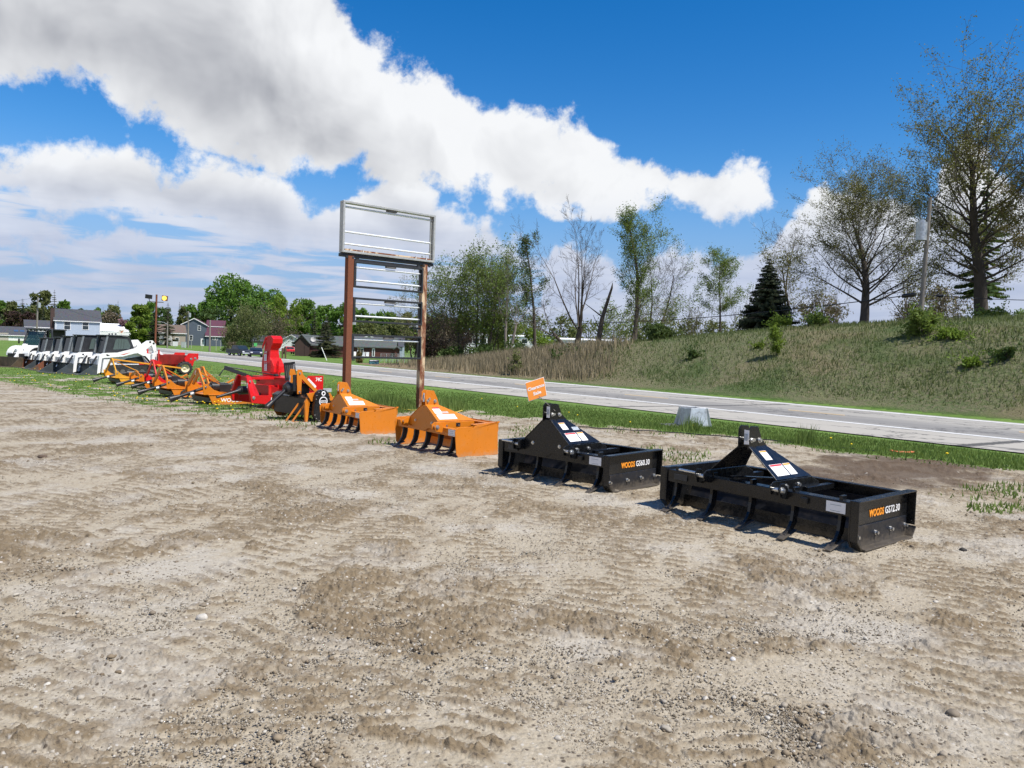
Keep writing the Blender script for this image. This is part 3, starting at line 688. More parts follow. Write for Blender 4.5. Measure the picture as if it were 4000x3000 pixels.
def hitch_frame(root, m, hw, zb, zt, zmast, depth_b, depth_t, front, y0=0.0, ear=.045):
    """A-shaped mast: two bent plates (ear, sloping cover, lower flange), each a part, and the front plate"""
    t = .010
    for s in (-1, 1):
        b = B('hitch_plate', root, m, .004)
        e = s * ear
        b.prism([(e, y0 - .01, zt - .02), (e, y0 - .01, zmast - .03), (e, y0 + .02, zmast), (e, y0 + .13, zmast - .01), (e, y0 + .19, zmast - .12), (e, y0 + depth_t + .02, zt)], (s * t, 0, 0))
        a0, a1 = Vector((e, y0, zt)), Vector((e, y0 + depth_t, zt)); c0, c1 = Vector((s * hw, y0, zb)), Vector((s * hw, y0 + depth_b, zb))
        nn = Vector((s * (zt - zb), 0, (hw - ear))).normalized() * t
        b.prism([a0, a1, c1, c0], nn)
        b.prism([(s * hw, y0 - .05, zb + .0), (s * hw, y0 + depth_b, zb + .0), (s * hw, y0 + depth_b + .12, zb - .055), (s * hw, y0 + depth_b + .16, zb - .13), (s * hw, y0 + .05, zb - .13), (s * hw, y0 - .09, zb - .10), (s * hw, y0 - .10, zb - .03)], (s * t, 0, 0))
        for yy in (.14, .34): b.bolt((s * (hw + t), y0 + yy, zb - .055), (s, 0, 0), .015, .02, ZINC)
        b.bolt((e + s * t, y0 + .15, zt + .055), (s, 0, 0), .017, .022, ZINC); b.bolt((e + s * t, y0 + .03, zt + .06), (s, 0, 0), .014, .02, ZINC)
        done(b)
        p = B('hitch_pin', root, ZINC); x = s * (hw + .085)
        p.cyl((s * (hw + .01), y0 - .06, zb - .06), (s * (hw + .115), y0 - .06, zb - .06), .018); done(p)
        c = B('pin_bracket', root, m, .003)
        c.prism([(x, y0 - .11, zb - .05), (x, y0 - .08, zb), (x, y0 - .02, zb - .005), (x, y0 + .04, zb - .06), (x, y0 + .02, zb - .14), (x, y0 - .08, zb - .12)], (s * .012, 0, 0)); c.bolt((x + s * .012, y0 - .06, zb - .06), (s, 0, 0), .020, .02, ZINC); done(c)
    p = B('top_pin', root, ZINC); p.cyl((-ear - .03, y0 + .05, zmast - .12), (ear + .03, y0 + .05, zmast - .12), .014); done(p)
    if front:
        b = B('front_plate', root, m, .003)
        b.prism([(-hw, y0 + .006, zb), (-hw, y0 + .006, zb - .10), (-hw * .3, y0 + .006, zb - .115), (0, y0 + .006, zb - .17), (hw * .3, y0 + .006, zb - .115), (hw, y0 + .006, zb - .10), (hw, y0 + .006, zb), (ear, y0 + .006, zt), (-ear, y0 + .006, zt)], (0, .008, 0))
        for s in (-.6, .6): b.bolt((s * hw, y0 + .006, zb - .03), (0, -1, 0), .014, .016, ZINC)
        done(b)
    return nn / t
def stock_tag(root, c):
    b = B('paper_tag', root, DECAL); c = Vector(c); b.prism([c, c + Vector((.055, -.012, .0)), c + Vector((.062, -.02, -.12)), c + Vector((.008, -.008, -.125))], (0, -.002, 0)); b.add([c + Vector((.012, -.018, -.03)), c + Vector((.05, -.026, -.03)), c + Vector((.054, -.032, -.09)), c + Vector((.016, -.022, -.09))], [(0, 1, 2, 3)], DECALG); done(b)
def shank(root, x, m, y0=.05, top=.42, fwd=.16, w=.028):
    prof = [(y0 - .035, top), (y0 + .035, top), (y0 + .04, .22), (y0 + .015, .12), (y0 - .04, .055), (y0 - fwd - .005, .010), (y0 - fwd + .01, .035), (y0 - fwd + .06, .075), (y0 - .055, .14), (y0 - .038, .22)]
    b = B('shank', root, m, .004); b.prism([(x - w / 2, y, z) for y, z in prof], (w, 0, 0))
    b.prism([(x - .045, y0 - .02, .062), (x + .045, y0 - .02, .062), (x + .03, y0 - fwd - .05, .0), (x - .03, y0 - fwd - .05, .0)], (0, -.004, .012), STEEL if m is not BLACKP else DARKBL); done(b)
def curved_blade(root, name, W, y, z0, z1, belly, m, edge=None, t=.012, lean=0.0):
    n = 9; pr = []
    for i in range(n):
        q = i / (n - 1); pr.append((y + belly * math.sin(q * math.pi * .9) + lean * (1 - q), z0 + (z1 - z0) * q))
    b = B(name, root, m); o = len(pr)
    vs = []
    for x in (-W / 2, W / 2):
        vs += [(x, a, z) for a, z in pr] + [(x, a + t, z) for a, z in pr]
    fs = []
    for i in range(n - 1):
        fs += [(i, 2 * n + i, 2 * n + i + 1, i + 1), (n + i, n + i + 1, 3 * n + i + 1, 3 * n + i)]
    fs += [(0, n, 3 * n, 2 * n), (n - 1, 3 * n - 1, 4 * n - 1, 2 * n - 1)] + [(i, i + 1, n + i + 1, n + i) for i in range(n - 1)] + [(2 * n + i, 3 * n + i, 3 * n + i + 1, 2 * n + i + 1) for i in range(n - 1)]
    b.add(vs, fs, m, False)
    if edge: b.box((0, y + lean - .008, z0 + .05), (W - .01, .014, .11), edge)
    return done(b)
def grading_scraper(label, loc, rz, W, model, nsh, front):
    r = thing('grading_scraper', label, 'grading scraper', loc, rz); D, H = 1.0, .40
    for s in (-1, 1):
        x = s * W / 2
        b = B('side_plate', r, BLACKP, .004)
        prof = [(0, .08), (0, H), (D, H), (D, .10), (.95, .035), (.9, .012), (.09, .012), (.03, .03)]
        b.prism([(x, y, z) for y, z in prof], (s * .012, 0, 0)); x1 = x + s * .012
        b.prism([(x1, 0, .085), (x1, 0, H), (x1 + s * .065, 0, H), (x1 + s * .065, 0, .085)], (0, .012, 0))       # outward flanges of the channel
        b.prism([(x1, .0, .085), (x1 + s * .065, .0, .085), (x1 + s * .065, .085, .004), (x1, .085, .004)], (0, .012, .012))
        b.prism([(x1, .0125, H), (x1 + s * .065, .0125, H), (x1 + s * .065, D - .0125, H), (x1, D - .0125, H)], (0, 0, -.012))
        b.prism([(x1, D, .105), (x1, D, H), (x1 + s * .065, D, H), (x1 + s * .065, D, .105)], (0, -.012, 0))
        done(b)
        k = B('skid_shoe', r, DARKBL, .003)
        k.prism([(x1, .10, .004), (x1 + s * .085, .10, .004), (x1 + s * .085, .93, .004), (x1, .93, .004)], (0, 0, .014)); k.prism([(x1, .93, .004), (x1 + s * .08, .93, .004), (x1 + s * .08, .99, .085), (x1, .99, .085)], (0, -.004, .014))
        k.box((x1 + s * .006, .52, .10), (.012, .86, .17)); done(k)
        for yy in (.09, .40, .66, .92):
            q = B('bolt', r, ZINC); q.bolt((x1 + s * .012, yy, .105), (s, 0, 0), .014, .028); done(q)
    b = B('front_beam', r, BLACKP, .006); b.box((0, .07, .325), (W - .004, .11, .115))
    b.box((W * .29, .0, .333), (.06, .03, .05)); done(b)
    b = B('reflector_plate', r, STEEL, .003); b.box((-W / 2 + .16, .008, .325), (.15, .010, .055), CABP); done(b)
    curved_blade(r, 'front_blade', W - .004, .40, .012, .27, .035, DARKBL, BLACKP, lean=-.10)
    curved_blade(r, 'rear_blade', W - .004, .86, .012, .30, .035, DARKBL, BLACKP, lean=-.08)
    b = B('rear_rail', r, BLACKP, .004); b.box((0, .93, .315), (W - .004, .012, .15)); b.box((0, .895, .384), (W - .004, .058, .012)); done(b)
    for i in range(nsh):
        shank(r, -W / 2 + .09 + (W - .18) * i / (nsh - 1), BLACKP, .07)
    hw = .33; kids0 = set(r.children)
    nn = hitch_frame(r, BLACKP, hw, .45, .70, .885, .55, .26, front)
    b = B('tie_bar', r, BLACKP, .004)
    for s in (-1, 1): b.box((s * (hw + .03), .66, .345), (.05, .50, .05))
    b.bar((-.2, .12, .40), (.2, .62, .395), .05, .012); done(b)
    u = Vector((0, 1, 0)); v = Vector((-(hw - .045), 0, .25)).normalized(); mid = Vector((.045, 0, .70)); sl = Vector((hw - .045, 0, -.25))
    P = lambda t, y: mid + sl * t + nn * .010 + u * y
    decal(r, 'warning_label', DECAL, P(.30, .13), u, v, .10, .105, nn, head=DECALO)
    decal(r, 'warning_label', DECAL, P(.74, .15), u, v, .19, .125, nn, head=DECALR, lines=4); decal(r, 'warning_label', DECAL, P(.74, .315), u, v, .105, .125, nn, head=DECALO, lines=4)
    if front: decal(r, 'maker_label', DECALG, P(.42, .30), u, v, .11, .05, nn, lines=1)
    for o_ in set(r.children) - kids0: o_.location.x -= .07        # the mast stands a little left of centre
    decal(r, 'serial_label', DECAL, (W / 2 - .115, .012, .325), (1, 0, 0), (0, 0, 1), .16, .085, (0, -1, 0), lines=2)
    x1 = W / 2 + .012; T = text('maker_lettering', 'WOODS', r, DECALO, .085, (x1 + .003, .30, .238), (0, 1, 0), (0, 0, 1), .0026, .0015, .25)
    text('model_lettering', model, r, DECAL, .085, (x1 + .003, .568, .238), (0, 1, 0), (0, 0, 1), .0012, .0015, .26, 1.04)
    p = B('swivel_pin', r, ZINC); p.cyl((-hw - .42, .0, .40), (-hw - .22, -.02, .40), .013); done(p)
    stock_tag(r, (-.058, -.016, .85))
    return r
def local_rz(a, b):
    a = G(*a); b = G(*b); return a, b, math.atan2((b - a).y, (b - a).x)
def put_front(left, right, off=0.0):
    a, b, an = local_rz(left, right); c = (a + b) / 2; c.z = zground(c.x, c.y) + off; return c, an
c, an = put_front((2596, 1986), (3312, 2155))
g72 = grading_scraper('wide black grading scraper with open mast, nearest the camera, marked WOODS GS72.30', c, an, 1.80, 'GS72.30', 5, False)
c, an = put_front((1966, 1851), (2345, 1926))
g60 = grading_scraper('black grading scraper with closed mast plate below the Clearance Sale placard, marked WOODS GS60.30', c, an, 1.48, 'GS60.30', 4, True)

def box_blade(label, loc, rz, W, nsh, tags):
    r = thing('box_blade', label, 'box blade', loc, rz, 'orange box blades'); D = .68
    for s in (-1, 1):
        x = s * W / 2; b = B('end_plate', r, ORANGE, .005)
        prof = [(0, .06), (-.03, .36), (-.015, .40), (.02, .42), (.24, .425), (.26, .395), (.29, .43), (.34, .44), (.70, .46), (.71, .475), (D, .475), (D + .02, .02), (.12, .0), (.04, .012)]
        b.prism([(x, y, z) for y, z in prof], (s * .012, 0, 0)); done(b)
        b = B('end_flange', r, ORANGE, .004); b.box((x - s * .045, .50, .452), (.085, .44, .012), None, Matrix.Rotation(.045, 3, 'X')); done(b)
    b = B('front_beam', r, ORANGE, .006); b.box((0, .06, .335), (W - .004, .10, .10)); done(b)
    curved_blade(r, 'moldboard', W - .004, .55, .02, .45, .13, ORANGE, ORANGE)
    b = B('rear_panel', r, ORANGE, .005); b.box((0, .70, .40), (W - .004, .014, .13)); b.box((0, .65, .44), (W - .20, .09, .02)); done(b)
    for i in range(nsh): shank(r, -W / 2 + .13 + (W - .28) * i / (nsh - 1), PLAST, .07, .33, .15, .036)
    hw = .36; nn = hitch_frame(r, ORANGE, hw, .455, .66, .87, .62, .20, True, -.03)
    for s in (-1, 1):
        b = B('arm_plate', r, ORANGE, .005)
        b.prism([(s * (hw + .011), -.06, .452), (s * (hw + .011), .55, .452), (s * (hw + .011), .58, .40), (s * (hw + .011), .30, .33), (s * (hw + .011), .0, .33), (s * (hw + .011), -.10, .36)], (s * .012, 0, 0))
        b.box((s * (hw + .026), .30, .41), (.006, .07, .05), PLAST); done(b)
    u = Vector((0, 1, 0)); sl = Vector((hw - .045, 0, -.205)); v = -sl.normalized(); mid = Vector((.045, -.03, .66)); P = lambda t, y: mid + sl * t + nn * .010 + u * y
    decal(r, 'warning_label', DECAL, P(.76, .20), u, v, .30, .11, nn, lines=4); decal(r, 'warning_label', DECAL, P(.42, .11), u, v, .12, .11, nn)
    decal(r, 'warning_label', DECALP, P(.50, .225), u, v, .10, .045, nn, lines=1)
    if tags: decal(r, 'maker_label', DECALR, P(.22, .12), u, v, .10, .03, nn, lines=1)
    decal(r, 'serial_label', DECAL, (W / 2 - .12, .009, .335), (1, 0, 0), (0, 0, 1), .17, .085, (0, -1, 0), lines=3)
    stock_tag(r, (.012, -.05, .83))
    return r
c, an = put_front((1543, 1740), (1785, 1791))
box_blade('orange box blade with five black shanks, next to the black scrapers', c, an, 1.56, 5, True)
c, an = put_front((1250, 1666), (1412, 1702))
box_blade('orange box blade between the black-cased tiller and the other box blade', c, an + .06, 1.62, 5, False)

def tyre(b, c, ax, R, w, m=None, lugs=0, hub=None, hubm=None):
    ax = Vector(ax).normalized(); c = Vector(c); r0 = R * .60
    b.lathe([(r0, -w * .42), (R * .86, -w * .5), (R * .97, -w * .36), (R, -w * .12), (R, w * .12), (R * .97, w * .36), (R * .86, w * .5), (r0, w * .42)], c, ax, 28, m)
    if lugs:
        q = ax.cross(Vector((0, 0, 1))).normalized(); z = ax.cross(q)
        for i in range(lugs):
            a = 2 * math.pi * i / lugs
            for s in (-1, 1):
                aa = a + (s > 0) * math.pi / lugs; d = q * math.cos(aa) + z * math.sin(aa); tn = ax.cross(d)
                p0 = c + d * R * 1.01 + ax * s * w * .46; p1 = c + (d * math.cos(.16) + tn * math.sin(.16)) * R * 1.01 + ax * s * w * .04
                b.bar(p0, p1, R * .07, R * .09, m, d)
    return b
def rim(b, c, ax, R, w, m=None):
    ax = Vector(ax).normalized()
    return b.lathe([(0.001, w * .10), (R * .25, w * .12), (R * .3, w * .02), (R * .8, -w * .02), (R * .9, w * .34), (R * 1.0, w * .40), (R * 1.0, -w * .40), (R * .9, -w * .34), (R * .8, -w * .10), (.001, -w * .10)], c, ax, 24, m)

def tiller(label, loc, rz):
    r = thing('rotary_tiller', label, 'tiller', loc, rz); W = 1.35
    b = B('deck', r, BLACKP, .006); b.prism([(-W / 2, -.02, .50), (-W / 2, .10, .56), (-W / 2, .42, .56), (-W / 2, .66, .40), (-W / 2, .70, .22), (-W / 2, .68, .21), (-W / 2, .62, .39), (-W / 2, .40, .535), (-W / 2, .12, .535), (-W / 2, .0, .48)], (W, 0, 0)); done(b)
    b = B('skirt', r, PLAST); b.prism([(-W / 2 + .02, .005, .49), (W / 2 - .02, .005, .49), (W / 2 - .02, .03, .14), (-W / 2 + .02, .03, .14)], (0, .008, 0)); done(b)
    b = B('end_plate', r, ORANGE, .004); b.prism([(-W / 2, 0, .52), (-W / 2, .5, .54), (-W / 2, .6, .25), (-W / 2, .3, .02), (-W / 2, .12, .04), (-W / 2, -.03, .25)], (-.012, 0, 0)); done(b)
    cc = B('chain_case', r, BLACKP, .012); pr = []
    for k in range(15): a = math.pi * k / 14; pr.append((W / 2 + .02, .25 + .17 * math.cos(a), .50 + .18 * math.sin(a)))
    for k in range(15): a = math.pi + math.pi * k / 14; pr.append((W / 2 + .02, .25 + .20 * math.cos(a), .21 + .19 * math.sin(a)))
    cc.prism(pr, (.10, 0, 0)); done(cc)
    for k in range(0, 30, 2):
        q = B('case_bolt', r, ZINC); p = pr[k]; q.bolt((W / 2 + .12, .25 + (p[1] - .25) * .92, .36 + (p[2] - .36) * .95), (1, 0, 0), .007, .012); done(q)
    e = B('round_emblem', r, DECAL); e.lathe([(.098, .0), (.098, .003), (.078, .003), (.078, .0)], (W / 2 + .121, .26, .44), (1, 0, 0), 32); e.lathe([(.048, .0), (.048, .004), (.024, .004), (.024, .0)], (W / 2 + .121, .26, .60), (1, 0, 0), 24); e.box((W / 2 + .122, .26, .44), (.003, .13, .045)); done(e)
    text('emblem_lettering', 'WOODS', r, BLACKP, .036, (W / 2 + .125, .205, .428), (0, 1, 0), (0, 0, 1), .001, .001, .11)
    b = B('outer_plate', r, ORANGE, .004); b.prism([(W / 2, -.06, .60), (W / 2, .10, .62), (W / 2, .5, .60), (W / 2, .60, .45), (W / 2, .45, .44), (W / 2, .05, .44)], (.014, 0, 0)); done(b)
    ro = B('rotor', r, STEEL); ro.cyl((-W / 2 + .02, .28, .22), (W / 2, .28, .22), .05, 12)
    rs = random.Random(3)
    for i in range(9):
        x = -W / 2 + .08 + i * (W - .16) / 8; ro.lathe([(.05, -.006), (.10, -.006), (.10, .006), (.05, .006)], (x, .28, .22), (1, 0, 0), 16)
        for k in range(6):
            a = k * math.pi / 3 + i * .4; d = Vector((0, math.cos(a), math.sin(a))); c0 = Vector((x, .28, .22)); s = 1 if k % 2 else -1
            ro.bar(c0 + d * .08, c0 + d * .19, .008, .045, BLACKP, (1, 0, 0)); ro.bar(c0 + d * .19, c0 + d * .205 + Vector((s * .06, 0, 0)), .04, .008, BLACKP, d)
    done(ro)
    for s in (-1, 1):
        m_ = B('mast_bar', r, ORANGE, .004); x = s * .13 + .12
        m_.prism([(x, .0, .56), (x, -.02, .98), (x, .0, 1.06), (x, .10, 1.05), (x, .13, .95), (x, .50, .60), (x, .42, .585), (x, .10, .86), (x, .09, .56)], (s * .012, 0, 0)); m_.bolt((x + s * .012, .05, .98), (s, 0, 0), .016, .02, ZINC); m_.bolt((x + s * .012, .05, .60), (s, 0, 0), .016, .02, ZINC); done(m_)
    b = B('mast_cover', r, ORANGE, .004); b.prism([(.0, .13, .95), (.24, .13, .95), (.24, .50, .605), (.0, .50, .605)], (0, .008, .010)); done(b)
    decal(r, 'warning_label', DECAL, (.245, .33, .76), (0, 1, -.9), (0, .35, .4), .26, .10, (1, 0, .05), lines=3)
    g_ = B('gearbox', r, PLAST, .01); g_.box((.0, .25, .66), (.22, .26, .2)); g_.cyl((.0, .12, .66), (.0, -.08, .66), .12, 20); done(g_)
    d = B('driveshaft', r, PLAST); d.tube([(0, -.02, .66), (0, -.12, .64)], [.15, .10], 18); d.tube([(0, -.10, .64), (-.03, -.42, .36)], .038, 12); d.tube([(-.03, -.38, .395), (-.035, -.50, .29)], [.05, .065], 14); done(d)
    k = B('manual_tube', r, PLAST); k.cyl((.20, -.03, .62), (.20, -.03, .92), .035, 14); k.cyl((.20, -.03, .90), (.20, -.03, .95), .040, 14); done(k)
    for x in (W / 2 - .12, W / 2 - .34):
        l = B('parking_stand', r, ORANGE, .003); l.bar((x, -.01, .38), (x - .14, -.22, .0), .035, .035); done(l)
    l = B('side_bracket', r, ORANGE, .004); l.prism([(W / 2 - .02, -.02, .52), (W / 2 - .02, -.07, .42), (W / 2 - .02, -.05, .03), (W / 2 - .02, -.0, .03), (W / 2 - .02, .05, .5)], (-.05, 0, 0)); done(l)
    s = B('skid', r, ORANGE, .003); s.bar((W / 2 - .16, -.25, .03), (W / 2 + .03, .20, .015), .06, .012); done(s)
    f = B('grey_flag_plate', r, STEEL, .002); f.box((W / 2 + .02, .42, .66), (.005, .20, .075), GALV); done(f)
    stock_tag(r, (.06, -.06, .93)); return r
tp, _ = None, None
tc_ = G(1232, 1650); R_ = rad(-42); x0 = Matrix.Rotation(R_, 3, 'Z') @ Vector((.70, .15, 0)); l = tc_ - x0; l.z = zground(l.x, l.y)
tl = tiller('orange rotary tiller with a black chain case and round white emblem', l, R_)
# the dark placard standing behind it
def placard():
    D = tl.location.y + .55; d = ray(1133, 1450); p = Vector((d[0] / d[1] * D, D, CAM_H + d[2] / d[1] * D)); z0 = zground(p.x, p.y)
    r = thing('spec_placard', 'dark tilted spec placard on a wire stake behind the tiller mast', 'placard', (p.x, p.y, z0), rad(-18)); h = p.z - z0
    b = B('board', r, PLAST, .002); Rm = Matrix.Rotation(rad(-8), 3, 'Y'); b.box((0, 0, h), (.28, .008, .38), None, Rm)
    for i in range(5): b.box(Vector((0, 0, h)) + Rm @ Vector((-.09 + i * .045, -.006, .0)), (.026, .003, .26), STEEL, Rm)
    done(b); s = B('wire_stake', r, STEEL)
    for x in (-.08, .08): s.cyl((x, .006, 0), (x * 1.0, .006, h), .004, 6)
    done(s); text('lettering', 'TILL', r, DECAL, .05, Vector((0, -.008, h)) + Rm @ Vector((.125, 0, .02)), Rm @ Vector((0, 0, 1)), Rm @ Vector((-1, 0, 0)), .001, .001, .13)
placard()

def snow_blower(label, loc, rz, sc):
    r = thing('snow_blower', label, 'snow blower', loc, rz, None, sc); W = 1.86
    for s in (-1, 1):
        b = B('hitch_upright', r, REDP, .005); x = s * .36
        b.prism([(x, -.06, .22), (x, .10, .22), (x, .16, .42), (x * .45, .05, .86), (x * .45, -.03, .90), (x * .45, -.08, .84), (x, -.10, .42)], (s * .07, 0, 0)); b.bolt((x * .6 + s * .08, -.02, .74), (s, 0, 0), .02, .025, ZINC); b.bolt((x + s * .07, 0, .33), (s, 0, 0), .03, .03, ZINC); done(b)
        a = B('side_arm', r, REDP, .005); a.prism([(x + s * .02, -.10, .40), (x + s * .02, 1.25, .34), (x + s * .02, 1.25, .02), (x + s * .02, .25, .17), (x + s * .02, -.05, .20)], (s * .05, 0, 0)); done(a)
    decal(r, 'label', DECAL, (.4325, .62, .285), (0, 1, 0), (0, 0, 1), .20, .075, (1, 0, 0), lines=2)
    b = B('top_link_beam', r, REDP, .005); b.bar((0, 0, .80), (0, 1.1, .80), .07, .07); b.box((0, .02, .80), (.30, .06, .12)); done(b)
    b = B('housing', r, REDP, .006)
    b.box((0, 1.05, .44), (W, .012, .74)); b.box((0, 1.40, .815), (W, .70, .012))
    for s in (-1, 1): b.prism([(s * W / 2, 1.044, .05), (s * W / 2, 1.044, .82), (s * W / 2, 1.75, .86), (s * W / 2, 1.80, .30), (s * W / 2, 1.72, .03)], (s * .012, 0, 0))
    b.box((.0, .95, .795), (W * .98, .10, .06)); done(b)
    b = B('fan_housing', r, REDP, .005); b.box((-.25, .88, .38), (.62, .33, .46)); b.prism([(.06, .80, .16), (.50, 1.03, .14), (.50, 1.03, .42), (.06, .80, .61)], (0, .01, 0)); done(b)
    b = B('access_panel', r, PLAST, .003); b.box((-.42, .71, .30), (.30, .012, .20)); b.box((-.42, .701, .30), (.20, .010, .13), DECALG); done(b)
    b = B('end_panel', r, REDP, .004); b.box((W / 2 + .02, 1.52, .70), (.012, .52, .40)); done(b)
    text('model_lettering', '74C', r, DECAL, .13, (W / 2 + .028, 1.52, .76), (0, 1, 0), (0, 0, 1), .004, .001, .2)
    decal(r, 'warning_label', DECAL, (.62, 1.043, .52), (1, 0, 0), (0, 0, 1), .2, .42, (0, -1, 0), lines=6)
    au = B('auger', r, REDP); au.cyl((-W / 2, 1.5, .34), (W / 2, 1.5, .34), .04, 12); done(au)
    # discharge chute: a bent rectangular duct with a raised hood
    S = [(.0, .92, .38, .36), (-.01, 1.18, .39, .35), (-.035, 1.33, .33, .31), (-.02, 1.50, .27, .27), (.0, 1.64, .28, .26), (.05, 1.76, .32, .26)]
    ch = B('chute', r, REDP, .006); vs = []; fs = []
    for cx, z, w, d in S:
        tilt = .0 if z < 1.3 else .25
        vs += [(cx - w / 2, 1.25 - d / 2, z - tilt * w / 2 * 0), (cx + w / 2, 1.25 - d / 2, z), (cx + w / 2, 1.25 + d / 2, z), (cx - w / 2, 1.25 + d / 2, z)]
    for i in range(len(S) - 1):
        for k in range(4): fs.append((i * 4 + k, i * 4 + (k + 1) % 4, i * 4 + 4 + (k + 1) % 4, i * 4 + 4 + k))
    fs.append((len(S) * 4 - 4, len(S) * 4 - 3, len(S) * 4 - 2, len(S) * 4 - 1)); ch.add(vs, fs, REDP)
    ch.prism([(.20, 1.06, .93), (.20, 1.06, 1.32), (.30, 1.10, 1.10), (.30, 1.10, .93)], (0, .34, 0)); ch.v = [(x - .55, y, z) for x, y, z in ch.v]; done(ch)
    hd = B('chute_hood', r, REDP, .006); hd.prism([(.0, 1.09, 1.62), (-.06, 1.09, 1.80), (-.02, 1.09, 1.90), (.16, 1.09, 1.92), (.25, 1.09, 1.84), (.24, 1.09, 1.72), (.15, 1.09, 1.58)], (0, .32, 0)); hd.prism([(-.19, 1.07, 1.55), (-.20, 1.07, 1.64), (-.07, 1.07, 1.88), (-.02, 1.07, 1.87)], (0, .03, 0)); hd.v = [(x - .55, y, z) for x, y, z in hd.v]; done(hd)
    rg = B('chute_ring', r, REDP); rg.cyl((0, 1.25, .82), (0, 1.25, .90), .235, 28); rg.cyl((0, 1.25, .90), (0, 1.25, .925), .255, 28); rg.v = [(x - .55, y, z) for x, y, z in rg.v]; done(rg)
    sd = B('red_guard', r, REDP); sd.bar((.36, 1.2, .86), (.37, 1.2, 1.26), .02, .02); sd.bar((.30, 1.2, .86), (.31, 1.2, 1.26), .012, .012)
    for i in range(7): sd.bar((.30, 1.2, .92 + i * .05), (.37, 1.2, .92 + i * .05), .01, .01)
    sd.v = [(x - .55, y, z) for x, y, z in sd.v]; done(sd)
    decal(r, 'chute_label', DECAL, (-.59, 1.072, 1.34), (1, 0, 0), (0, 0, 1), .115, .22, (0, -1, 0), head=DECALR, lines=4); decal(r, 'chute_label', DECAL, (-.56, 1.062, 1.08), (1, 0, 0), (0, 0, 1), .12, .23, (0, -1, 0), head=DECALR, lines=4)
    f = B('flag_label', r, DECALP); f.box((-.045, 1.082, 1.475), (.10, .004, .05)); f.box((-.07, 1.079, 1.487), (.04, .004, .025), simple('flag_blue', (.05, .06, .2), .5)); f.v = [(x - .55, y, z) for x, y, z in f.v]; done(f)
    pt = B('driveshaft', r, PLAST); pt.cyl((0, .28, .50), (0, -.12, .50), .11, 20); pt.tube([(0, -.10, .50), (0, -.22, .47), (-.02, -.75, .34)], [.09, .04, .034], 12); done(pt)
    rd = B('crank_rod', r, PLAST); rd.tube([(-.14, -.62, .86), (-.12, -.45, 1.10), (-.02, .95, .88)], .015, 8); rd.prism([(-.12, -.48, 1.12), (-.08, .46, .80), (-.08, .50, .72), (-.11, -.50, 1.02)], (.05, 0, 0)); rd.cyl((-.02, .95, .86), (-.02, 1.05, .86), .05, 10); done(rd)
    stock_tag(r, (.28, -.10, .70)); return r
p = G(950, 1600); snow_blower('red snow blower with a tall curved discharge chute', p, rad(-36), .97)

